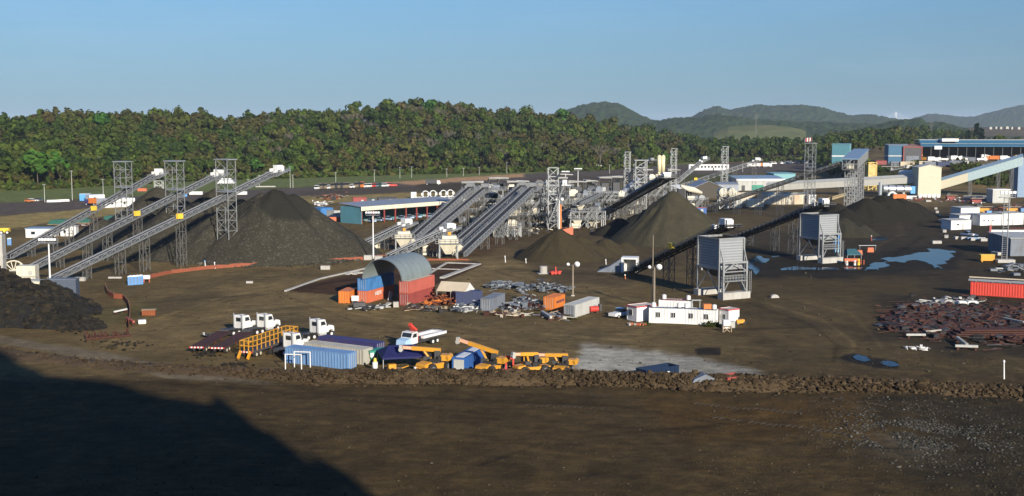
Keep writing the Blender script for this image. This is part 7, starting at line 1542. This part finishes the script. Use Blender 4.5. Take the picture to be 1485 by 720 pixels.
# ------------------------------------------------------------------ water on the ground
M_water = bpy.data.materials.new('puddle_water'); M_water.use_nodes = True; b_ = M_water.node_tree.nodes['Principled BSDF']
b_.inputs['Base Color'].default_value = (.010, .022, .04, 1); b_.inputs['Roughness'].default_value = .06; b_.inputs['IOR'].default_value = 1.13; b_.inputs['Specular IOR Level'].default_value = .5
def puddle(label, pts, z=.05, jag=1.2, amp=5.0, res=.4):
    n = len(pts); px0, px1, py0, py1 = min(p[0] for p in pts) - 6, max(p[0] for p in pts) + 6, min(p[1] for p in pts) - 3, max(p[1] for p in pts) + 3
    a_, b2 = at(px0, py1), at(px1, py0); xs = np.arange(min(a_.x, at(px0, py0).x), max(b2.x, at(px1, py1).x), res); ys = np.arange(a_.y, b2.y, res * 1.4)
    X, Y = np.meshgrid(xs, ys); dep = Y * cp_ + CAMZ * sp_; P_ = CX + F * X / dep; Q_ = CY - F * ((-CAMZ) * cp_ + Y * sp_) / dep if 0 else CY + F * (CAMZ * cp_ - Y * sp_) / dep
    sd = poly_sd(P_, Q_, pts) + (fbm(X / 4.5, Y / 9, 61, 4) - .5) * 2 * amp
    k = sd > 0; I = np.arange(X.size).reshape(X.shape); c = k[:-1, :-1] & k[1:, :-1] & k[:-1, 1:] & k[1:, 1:]
    f = np.stack([I[:-1, :-1], I[:-1, 1:], I[1:, 1:], I[1:, :-1]], -1)[c]
    if not len(f): return
    u, inv = np.unique(f, return_inverse=True)
    v = np.stack([X.ravel(), Y.ravel(), np.full(X.size, z)], -1)[u]
    tag(npmesh('puddle', v, inv.reshape(f.shape), M_water, True), label, None, None, 'structure')
puddle('large blue puddle across the right yard', [(1258, 386), (1270, 380), (1285, 377), (1300, 373), (1318, 369), (1335, 365), (1350, 362), (1364, 361), (1383, 366), (1386, 371), (1377, 377), (1371, 384), (1367, 388), (1355, 386), (1342, 381), (1328, 378), (1313, 384), (1300, 381), (1286, 385), (1270, 391), (1256, 392)], .13, 0, 13)
puddle('puddle by the near loading bin', [(1084, 376), (1100, 373), (1114, 378), (1108, 386), (1096, 384), (1104, 392), (1096, 398), (1086, 390)], .13, 0, 9)
puddle('puddle before the far loading bin', [(1130, 390), (1150, 387), (1176, 389), (1215, 389), (1216, 392), (1170, 392), (1150, 393), (1132, 393)], .13, 0, 3)
puddle('small puddle by the dark cone', [(1264, 349), (1272, 345), (1289, 346), (1288, 349), (1276, 350)], .14); puddle('small round puddle near the berm', [(1235, 518), (1243, 515), (1256, 518), (1263, 524), (1254, 526), (1241, 523)], .12, 0, 1.6, .2); puddle('second small round puddle near the berm', [(1276, 526), (1286, 524), (1300, 527), (1305, 532), (1292, 533), (1280, 530)], .12, 0, 1.6, .2)
puddle('thin puddle before the teal canopy', [(1222, 389), (1252, 388), (1250, 391), (1226, 392)], .13); puddle('little puddle under the bin conveyor', [(1118, 372), (1132, 371), (1134, 373.5), (1120, 374)], .14)

# ------------------------------------------------------------------ rocks
ph = (1 + 5 ** .5) / 2
ICO = np.array([(-1, ph, 0), (1, ph, 0), (-1, -ph, 0), (1, -ph, 0), (0, -1, ph), (0, 1, ph), (0, -1, -ph), (0, 1, -ph), (ph, 0, -1), (ph, 0, 1), (-ph, 0, -1), (-ph, 0, 1)]) / 1.9
ICF = np.array([(0, 11, 5), (0, 5, 1), (0, 1, 7), (0, 7, 10), (0, 10, 11), (1, 5, 9), (5, 11, 4), (11, 10, 2), (10, 7, 6), (7, 1, 8), (3, 9, 4), (3, 4, 2), (3, 2, 6), (3, 6, 8), (3, 8, 9), (4, 9, 5), (2, 4, 11), (6, 2, 10), (8, 6, 7), (9, 8, 1)])
def rocks(name, label, pos, size, m, kind='stuff', flat=.75):
    n = len(pos); rs_ = np.random.RandomState(n)
    v = ICO[None] * (1 + rs_.uniform(-.35, .35, (n, 12, 1))) * rs_.uniform(.7, 1.3, (n, 1, 3))
    a = rs_.uniform(0, 6.28, n); c, s = np.cos(a)[:, None], np.sin(a)[:, None]
    v = np.stack([v[..., 0] * c - v[..., 1] * s, v[..., 0] * s + v[..., 1] * c, v[..., 2] * flat], -1) * np.asarray(size)[:, None, None] + np.asarray(pos)[:, None, :]
    f = (ICF[None] + (np.arange(n) * 12)[:, None, None]).reshape(-1, 3)
    return tag(npmesh(name, v.reshape(-1, 3), f, m), label, None, None, kind)
def rock_mat(name, a, b_, c):
    m = bpy.data.materials.new(name); m.use_nodes = True; N, L = m.node_tree.nodes, m.node_tree.links; b = N['Principled BSDF']
    ge = N.new('ShaderNodeNewGeometry'); r = N.new('ShaderNodeValToRGB'); e = r.color_ramp.elements; e[0].color = (*a, 1); e[1].color = (*c, 1); k = e.new(.6); k.color = (*b_, 1)
    L.new(ge.outputs['Random Per Island'], r.inputs[0]); tc = N.new('ShaderNodeTexCoord'); n = N.new('ShaderNodeTexNoise'); n.inputs['Scale'].default_value = 3; n.inputs['Detail'].default_value = 6; L.new(tc.outputs['Object'], n.inputs['Vector'])
    mr = N.new('ShaderNodeMapRange'); mr.inputs[3].default_value = .6; mr.inputs[4].default_value = 1.4; L.new(n.outputs['Fac'], mr.inputs[0])
    x = N.new('ShaderNodeVectorMath'); x.operation = 'SCALE'; L.new(r.outputs[0], x.inputs[0]); L.new(mr.outputs[0], x.inputs['Scale']); L.new(x.outputs[0], b.inputs['Base Color']); b.inputs['Roughness'].default_value = .95; b.inputs['Specular IOR Level'].default_value = .1
    return m
M_rockb = rock_mat('berm_rock', (0.030, 0.0205, 0.0115), (0.050, 0.034, 0.0175), (0.085, 0.06, 0.035)); M_rockd = rock_mat('dark_boulder', (0.0128, 0.0116, 0.0097), (0.0208, 0.0192, 0.0158), (0.0330, 0.0260, 0.0160)); M_rockt = rock_mat('stockpile_rock', (.03, .027, .02), (.045, .04, .028), (.10, .09, .07)); M_stonep = rock_mat('loose_stone', (.034, .026, .016), (.052, .041, .025), (.085, .07, .048)); M_stoneg = rock_mat('pale_gravel', (.03, .027, .021), (.055, .051, .043), (.12, .115, .10))
# the berm: a low mound with loose rock along it
bpx = [(-220, 492), (-60, 505), (0, 511), (60, 519), (120, 526), (200, 533), (280, 538), (360, 542), (440, 547), (520, 550), (620, 550), (720, 551), (830, 552), (940, 556), (1050, 559), (1160, 561), (1270, 564), (1380, 568), (1485, 574), (1600, 580), (1800, 590)]
bx = np.array([at(*p).x for p in bpx]); by = np.array([at(*p).y for p in bpx])
rs_ = np.random.RandomState(8)
def berm_h(x):                                                # crest height along it
    p = CX + F * x / np.interp(x, bx, by); return np.interp(p, [0, 200, 400, 470, 540, 900, 1000, 1300, 1485], [.8, .7, .85, 1.25, 1.45, 1.5, 1.6, 1.35, 1.2])
xs = np.arange(bx[0], bx[-1], .45); us = np.linspace(-3.6, 3.6, 21)
BX, BU = np.meshgrid(xs, us, indexing='ij'); BYc = np.interp(BX, bx, by) + (fbm(BX / 9, BX * 0, 3, 3) - .5) * 1.6
prof = np.clip(1 - (np.abs(BU) / 3.5) ** 1.4, 0, 1)
BZ = berm_h(BX) * prof * (.65 + .7 * fbm(BX / 3, BU / 2, 5, 3)) + prof * .35 * (fbm(BX / .9, BU / .9, 6, 2) - .5) - .12
I = np.arange(BX.size).reshape(BX.shape); f = np.stack([I[:-1, :-1], I[1:, :-1], I[1:, 1:], I[:-1, 1:]], -1).reshape(-1, 4)
M_berm = mat('berm_earth', (0.085, 0.054, 0.024), .95, 0, .35, .25, bump=.2, bsc=2.0, dirt=.6, dcol=(0.0330, 0.0250, 0.0144), dsc=.12)
tag(npmesh('earth_berm', np.stack([BX, BYc + BU, BZ], -1).reshape(-1, 3), f, M_berm, True), 'long low earth berm across the near yard edge', None, None, 'structure')
n = 16000; X = rs_.uniform(bx[0], bx[-1], n); U = rs_.normal(-.8, 1.6, n); p_ = CX + F * X / np.interp(X, bx, by)
keep = rs_.rand(n) < np.interp(p_, [0, 300, 420, 520, 1485], [.16, .2, .45, 1, 1]); X, U, p_ = X[keep], U[keep], p_[keep]
Z = berm_h(X) * np.clip(1 - (np.abs(U) / 3.5) ** 1.4, 0, 1) * .95 + rs_.uniform(-.05, .12, len(X))
sz = np.clip(rs_.lognormal(-1.98, .55, len(X)), .06, .5) * np.interp(p_, [0, 450, 900, 1485], [.6, .8, 1.1, 1.2])
rocks('berm_rubble', 'loose brown rocks heaped along the berm', np.stack([X, np.interp(X, bx, by) + U, Z], -1), sz, M_rockb)
# boulder heap at the left
hc = [(-116, 240, 11.5), (-104, 234, 9.6), (-97, 229, 7.0), (-90, 225, 4.6), (-85, 221, 2.8), (-80, 218, 1.6), (-95, 238, 6), (-125, 228, 8)]
M_heap = mat('black_rubble', (0.0144, 0.0136, 0.0120), .95, 0, .4, .8)
heap('boulder_heap', 'black boulder heap at the left edge of the yard', hc, M_heap, .62, .8, .3, kind='stuff', seed=3)
n = 6500; k = rs_.randint(0, len(hc), n); A_ = rs_.uniform(0, 6.28, n); rr = np.sqrt(rs_.rand(n)); C_ = np.array(hc)
X = C_[k, 0] + np.cos(A_) * rr * C_[k, 2] / .6; Y = C_[k, 1] + np.sin(A_) * rr * C_[k, 2] / .6
Z = np.max([c[2] - np.hypot(X - c[0], Y - c[1]) * .62 for c in hc], 0); ok = Z > -.1
rocks('boulders', 'angular black boulders covering the heap at the left edge', np.stack([X, Y, Z], -1)[ok], np.clip(rs_.lognormal(-.75, .42, ok.sum()), .2, 1.1), M_rockd)
pos, sz = [], []
for (a, b, s, n, ss) in ((130, 455, 8, 60, .5), (118, 467, 9, 70, .45), (105, 478, 12, 60, .35), (115, 442, 7, 40, .5), (92, 434, 5, 30, .5), (300, 515, 14, 50, .3), (170, 500, 20, 60, .25), (345, 530, 9, 40, .4)):
    for i in range(n): q = at(a + rs_.normal(0, s), b + rs_.normal(0, s * .22)); pos.append((q.x, q.y, .1)); sz.append(ss * rs_.uniform(.4, 1.3))
rocks('scattered_boulders', 'dark boulders strewn beside the heap', np.array(pos), np.array(sz), M_rockd)
# small stones over the near ground
n = 24000; Y = 117 + 72 * rs_.rand(n) ** 1.3; X = rs_.uniform(-.47, .47, n) * Y; p_ = CX + F * X / Y; q_ = 182 + F * CAMZ / Y
w_ = np.interp(p_, [0, 800, 1150, 1485], [.22, .3, .75, 1]) + 1.2 * np.exp(-((p_ - 1345) / 90) ** 2 - ((q_ - 637) / 28) ** 2)
ok = (rs_.rand(n) < w_) & (fbm(X / 6, Y / 6, 44, 3) > .42); X, Y, p_, q_ = X[ok], Y[ok], p_[ok], q_[ok]
zg = gz(X, Y) + smooth((210 - Y) / 30) * ((fbm(X / 3.0, Y / 3.0, 8, 4) - .5) * .55 + (fbm(X / 14.0, Y / 14.0, 9, 3) - .5) * .9) * (.28 + .55 * smooth((p_ - 880) / 350))
rocks('loose_stones', 'small loose stones over the near dirt', np.stack([X, Y, zg + .02], -1), np.clip(rs_.lognormal(-3.0, .5, len(X)), .025, .2), M_stonep)
n = 7000; U1, U2 = rs_.normal(0, 1, n), rs_.normal(0, 1, n); pp, qq = 1345 + 75 * U1, 637 + 21 * U2 + .12 * 75 * U1; Y = F * CAMZ / (qq - 182); X = (pp - CX) / F * Y; ok = fbm(X / 3, Y / 3, 45, 3) > .4; X, Y, pp = X[ok], Y[ok], pp[ok]
zg = gz(X, Y) + smooth((210 - Y) / 30) * ((fbm(X / 3.0, Y / 3.0, 8, 4) - .5) * .55 + (fbm(X / 14.0, Y / 14.0, 9, 3) - .5) * .9) * (.28 + .55 * smooth((pp - 880) / 350))
rocks('pale_gravel', 'pale broken gravel spread over the dark soil at the near right', np.stack([X, Y, zg + .03], -1), np.clip(rs_.lognormal(-2.75, .5, len(X)), .03, .2), M_stoneg)
n = 1500; A_ = rs_.uniform(3.3, 6.1, n); C_ = np.array([(-69, 342, 27.5), (-92, 346, 19), (-104, 356, 18), (-64, 344, 25)])[rs_.randint(0, 4, n)]; rr = C_[:, 2] + np.abs(rs_.normal(0, 2.2, n)) - 1.0
rocks('toe_rocks', 'coarse rock rolled to the foot of the grey stockpile', np.stack([C_[:, 0] + np.cos(A_) * rr, C_[:, 1] + np.sin(A_) * rr, np.full(n, .1)], -1), np.clip(rs_.lognormal(-1.5, .5, n), .08, .7), M_rockt)
n = 800; X = []; 
pos = []; 
for i in range(n): q = at(rs_.uniform(200, 1480), rs_.uniform(395, 545)); pos.append((q.x, q.y, .05))
rocks('yard_stones', 'small stones scattered over the dirt yard', np.array(pos), np.clip(rs_.lognormal(-2.1, .5, n), .05, .4), M_stonep)
# tyre tracks pressed into the near ground
def zg1(x, y):
    p = CX + F * x / y; return float(gz(np.array([x]), np.array([y]))[0] + smooth((210 - y) / 30) * ((fbm(np.array([x / 3.0]), np.array([y / 3.0]), 8, 4)[0] - .5) * .55 + (fbm(np.array([x / 14.0]), np.array([y / 14.0]), 9, 3)[0] - .5) * .9) * (.28 + .55 * smooth((p - 880) / 350)))
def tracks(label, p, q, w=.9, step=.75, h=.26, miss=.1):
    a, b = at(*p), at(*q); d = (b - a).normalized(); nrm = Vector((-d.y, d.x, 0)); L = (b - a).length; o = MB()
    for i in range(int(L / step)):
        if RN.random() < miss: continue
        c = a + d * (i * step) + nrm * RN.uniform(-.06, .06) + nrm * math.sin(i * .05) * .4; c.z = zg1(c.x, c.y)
        e0, e1 = c - nrm * w / 2 - d * .16, c + nrm * w / 2 + d * .16; o.beam(e0, e1, .42, h * RN.uniform(.7, 1.2)); o.beam(e0 + d * .38 + Vector((0, 0, .03)), e1 + d * .38 + Vector((0, 0, .03)), .34, .06, 1)  # each raised bar is followed by a flat strip of painted shade
    tag(o.build('tyre_tracks', [M_trk, M_trkshade]), label, None, None, 'structure')
M_trk = mat('pressed_soil', (0.058, 0.038, 0.0165), .95, 0, .3, .8)
M_trkshade = mat('tyre_ridge_shade', (.022, .016, .009), .95, 0, .3, .8)  # shade between the tyre ridges, put in as a darker soil colour
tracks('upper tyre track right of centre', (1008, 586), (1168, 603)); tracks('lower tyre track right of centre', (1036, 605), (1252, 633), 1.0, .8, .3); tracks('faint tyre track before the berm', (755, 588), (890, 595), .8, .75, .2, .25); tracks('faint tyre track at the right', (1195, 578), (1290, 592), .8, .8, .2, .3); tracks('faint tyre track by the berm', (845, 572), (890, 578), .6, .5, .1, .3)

# ------------------------------------------------------------------ scrap and timber heaps
def scrap(name, label, areas, mats, n, kind='stuff', lmin=.6, lmax=3.0, along=None, hz=.5, th=1.0):
    o = MB()
    for i in range(n):
        (a, b, sx, sy) = RN.choice(areas); q = at(a + RN.gauss(0, sx), b + RN.gauss(0, sy)); ang = RN.uniform(0, math.pi) if along is None else along + RN.gauss(0, .35)
        L = RN.uniform(lmin, lmax); t = RN.random(); z = abs(RN.gauss(0, hz)); mi = RN.randrange(len(mats))
        if t < .6: d = Vector((math.cos(ang), math.sin(ang), RN.gauss(0, .12))) * L / 2; c = Vector((q.x, q.y, z + .12)); o.beam(c - d, c + d, RN.uniform(.08, .22) * th, RN.uniform(.08, .22) * th, mi)
        elif t < .85: o.box((q.x, q.y, z + .15), (L * .6, L * .4, RN.uniform(.06, .3)), ang, mi, RN.gauss(0, .25))
        else: o.box((q.x, q.y, z * .5 + .3), (L * .4, L * .35, RN.uniform(.3, .8)), ang, mi)
    tag(o.build(name, mats), label, None, None, kind)
M_galv = mat('galvanised_scrap', (.16, .175, .185), .5, .2, .25, 1)
scrap('scrap_metal', 'grey steel scrap strewn behind the grey blue container', [(740, 418, 16, 2.2), (770, 420, 18, 2.5), (800, 421, 14, 2), (720, 416, 10, 1.2)], [M_galv, M_galv, M_grey, M_steel, M_dsteel], 300, lmax=3.2)
scrap('scrap_metal', 'grey steel scrap heap left of the orange container', [(757, 446, 9, 3.5), (772, 447, 10, 3), (745, 450, 8, 2), (765, 438, 6, 2)], [M_galv, M_galv, M_grey, M_steel, M_rust], 190)
scrap('scrap_metal', 'pale and dark scrap before the navy container', [(676, 449, 9, 2), (690, 447, 8, 2), (668, 452, 6, 1.2)], [M_galv, M_grey, M_ltgrey, M_white, M_dsteel], 120)
scrap('scrap_timber', 'orange rusty scrap heap beside the red stacked containers', [(642, 437, 9, 2.6), (650, 440, 6, 2), (630, 442, 8, 2)], [M_rustor, M_rustor, M_orange, M_rust], 150, hz=.7)
scrap('scrap_timber', 'dark timber and steel lengths before the red stacked containers', [(615, 448, 11, 2), (632, 451, 8, 1.5), (600, 450, 7, 1.5)], [M_dsteel, M_rust, M_wood, M_black], 90, lmax=3.5, hz=.25, along=.3)
scrap('scrap_timber', 'timber offcuts before the grey scrap heap', [(730, 457, 14, 1.5), (750, 459, 10, 1.2)], [M_wood, M_tan, M_rust, M_stone], 70, hz=.15)
scrap('scrap_timber', 'broken boards and pale panels left of the reefer container', [(795, 461, 7, 2), (812, 464, 5, 2)], [M_wood, M_stone, M_grey, M_rust], 40, lmax=3.2, hz=.4)
scrap('scrap_metal', 'black pipe bits at the foot of the coral container', [(535, 449, 9, 1.6), (548, 447, 7, 1.2)], [M_dsteel, M_black, M_ltgrey], 50, hz=.2)
scrap('rusty_scrap', 'sprawling dark rusty steel scrap at the right edge', [(1330, 458, 22, 6), (1380, 455, 32, 7), (1440, 462, 35, 9), (1420, 478, 40, 8), (1350, 476, 24, 7), (1470, 485, 25, 8), (1305, 470, 9, 5)], [M_rust, M_rust, M_rust, M_dsteel, M_black, M_rust, M_rust, M_black, M_rust, M_rust, M_rust, M_rust, M_black, M_dsteel, M_rust, M_rust, M_rust, M_black], 3000, lmin=.6, lmax=4.2, along=.02, hz=.26, th=.65)
scrap('rusty_scrap', 'pale rods and broken concrete above the rusty scrap', [(1370, 440, 16, 2), (1345, 445, 10, 2.5), (1400, 436, 20, 1.5)], [M_galv, M_ltgrey, M_dsteel, M_conc], 80, lmax=4, along=.05, hz=.2)
scrap('rubble', 'white broken concrete at the edge of the rusty scrap', [(1325, 507, 6, .8), (1338, 508, 5, .6)], [M_white, M_ltgrey, M_conc], 45, lmax=1.0, hz=.15)
scrap('scrap_metal', 'grey steel lengths before the red ribbed container', [(1465, 424, 14, 3), (1480, 420, 12, 3), (1478, 392, 20, 3)], [M_galv, M_ltgrey, M_grey, M_dsteel], 150, lmax=5, along=0, hz=.4)
scrap('rusty_scrap', 'brown scrap row behind the blue container by the teal end wall', [(478, 288, 10, 1.5), (490, 287, 7, 1.2)], [M_rust, M_rustor, M_wood, M_dsteel], 130, lmax=5, hz=1.0)
scrap('rubble', 'white bags and sheets left of the teal end wall', [(458, 298, 5, 1.2), (470, 297, 4, 1)], [M_white, M_ltgrey, M_white], 60, lmax=3, hz=.6)
scrap('rusty_scrap', 'brown debris in the grass behind the rear stacker', [(135, 328, 12, 1.6), (150, 326, 10, 1.2)], [M_rustor, M_rust, M_wood, M_white], 90, lmax=3.5, hz=.4)
scrap('scrap_metal', 'machine odds and ends along the foot of the beige tower', [(1375, 291, 14, 1.5), (1405, 292, 14, 1.5), (1330, 291, 8, 1)], [M_rustor, M_dsteel, M_white, M_grey, M_brick], 150, lmax=3, hz=.6)
scrap('scrap_metal', 'odds and ends strewn among the yellow machines at the right', [(1440, 309, 24, 2), (1405, 309, 14, 2), (1470, 303, 12, 2)], [M_rustor, M_dsteel, M_yellow, M_grey, M_brick, M_blue], 160, lmax=3, hz=.8)
scrap('scrap_metal', 'steel parts lying under the crushing plant', [(700, 330, 30, 4), (760, 335, 30, 4), (840, 328, 30, 4), (900, 318, 25, 4)], [M_dsteel, M_steel2, M_cream, M_rust], 260, lmax=3, hz=.5)
# single pieces
for (p, q, w_, m, lb) in (((1388, 496), (1402, 507), .5, M_stone, 'pale timber beam leaning over the rusty scrap'), ((1385, 507.5), (1418, 508.5), .4, M_ltgrey, 'pale beam lying along the near edge of the rusty scrap'), ((1342, 487), (1364, 485), .4, M_stone, 'pale beam across the middle of the rusty scrap'), ((1314, 491), (1342, 491), .35, M_ltgrey, 'thin pale rod at the left near edge of the rusty scrap'), ((166, 457), (184, 453), .3, M_white, 'white pipe lying by the crumpled netting'), ((184, 466), (194, 472), .35, M_salmon, 'pink pipe end at the foot of the crumpled netting'), ((786, 458), (799, 466), .5, M_ltgrey, 'pale steel channel leaning left of the reefer container'), ((1455, 468), (1485, 474), .5, M_stone, 'broken pale beam at the right edge of the rusty scrap')):
    a, b = at(*p), at(*q); yw, l_ = frame_xy(a, b); r = thing('loose_beam', lb, 'beam', a, yw); MB().bb(0, l_, -w_ / 2, w_ / 2, .5, .5 + w_).build('beam', m, r); MB().bb(.2, .6, -w_, w_, 0, .5).bb(l_ - .6, l_ - .2, -w_, w_, 0, .5).build('bearer', M_rust, r)
r = thing('steel_plate_stack', 'long rust red steel plates stacked in the scrap at the right edge', 'steel plates', at(1382, 490), -.03)
for k in range(4): MB().box((8 + k * .3, .4 * k, .4 + .32 * k), (17 - k, 2.2, .25), .02 * k).build('plate', M_rust, r)
r = thing('rebar_bundle', 'rusty spiked steel frames on the dirt beside the dark boulders', 'steel frames', at(153, 491), .5)
for k in range(7):
    o = MB(); x = -3 + k + RN.uniform(-.3, .3); e = RN.uniform(-.5, .7); h = RN.uniform(.9, 1.7); o.beam((x, -.5, 0), (x + e, .3, h), .2); o.beam((x + e, .3, h), (x + .9, -.4, .2), .16); o.beam((x, -.5, .2), (x + 1.2, -.4, .3), .3); o.beam((x, .2, .1), (x + .6, -.6, h * .7), .2); o.build('frame', M_rust, r)
r = thing('timber_box', 'open rusty box right of the crumpled netting', 'box', at(217, 458), .1); MB().bb(-1.4, 1.2, -.6, .6, .1, 1.2).build('body', M_rustor, r); MB().bb(-1.5, 1.3, -.7, .7, 1.2, 1.3).build('rim', M_wood, r)
r = thing('white_crate', 'small white crate on the dirt right of the crumpled netting', 'crate', at(206, 470), .4); MB().bb(-.7, .7, -.5, .5, .1, .8).build('body', M_white, r); MB().bb(-.6, .6, -.4, .4, 0, .1).build('skid', M_wood, r)
r = thing('rock_slab', 'lone pale rock on the dirt right of the near loading bin', 'rock', at(1123, 432), .2); MB().prism([(-1, 0), (-.8, .5), (-.1, .8), (.6, .6), (1, 0)], -.5, .4).build('rock', M_conc, r)
# tufts
for k, (a, b, s, lb) in enumerate(((1033, 474, .9, 'green weed tuft at the right front corner of the front offices'), (826, 464, .7, 'green weed tuft at the near end of the reefer container'), (938, 472, .5, 'weed tuft between the left small office and the front pair'), (1270, 250, 3, 'bright green bushes on the embankment'), )):
    p = hit(a, b); v = []; rt = np.random.RandomState(k + 50)
    for i in range(260): d = rt.normal(size=3) * np.array([1, .7, .45]) * s; d[2] = abs(d[2]); u = rt.normal(size=3) * .16 * s; w2 = rt.normal(size=3) * .16 * s; v.append([d - u, d + w2, d + u, d - w2])
    v = np.array(v).reshape(-1, 3); r = thing('weed_tuft' if s < 2 else 'bush', lb, 'plant', p, 0); o = npmesh('foliage', v, np.arange(len(v)).reshape(-1, 4), M_leafobj); o.parent = r; MB().tube((0, 0, -.1), (0, 0, .3 * s), .05 * s, 5).build('stem', M_barkd, r)
# low brush along the forest foot and on the embankment
v, hu = [], []
for i in range(5200):
    if i < 3800: px = rs_.uniform(-60, 1190); yf = np.interp(px, *TREE_YF); Y = yf + rs_.uniform(-14, 16); sc = rs_.uniform(1.2, 3.2)
    else: px = rs_.uniform(1195, 1470); Y = np.interp(px, [1150, 1205, 1260, 1485], [1500, 860, 735, 715]) + rs_.uniform(0, 36); sc = rs_.uniform(.8, 2.0)
    X = (px - CX) / F * Y
    if i >= 3800 and vn(X / 9, Y / 9, 91) < .55: continue
    z = gzz(X, Y); 
    for j in range(7):
        d = rs_.normal(size=3) * .55 * sc; d[2] = abs(d[2]) * .9; u = rs_.normal(size=3) * .45 * sc; w2 = rs_.normal(size=3) * .45 * sc; c = np.array([X, Y, z]) + d
        v.append([c - u, c + w2, c + u, c - w2]); hu.append(rs_.choice([0, .09, .18, .36, .64, .27, .91]))
v = np.array(v).reshape(-1, 3); o = npmesh('undergrowth', v, np.arange(len(v)).reshape(-1, 4), M_leafstuff); fa = o.data.attributes.new('hue', 'FLOAT', 'FACE')
if len(o.data.polygons) == len(hu): fa.data.foreach_set('value', np.array(hu, np.float32))
tag(o, 'low green brush along the forest foot and embankment', None, None, 'stuff')
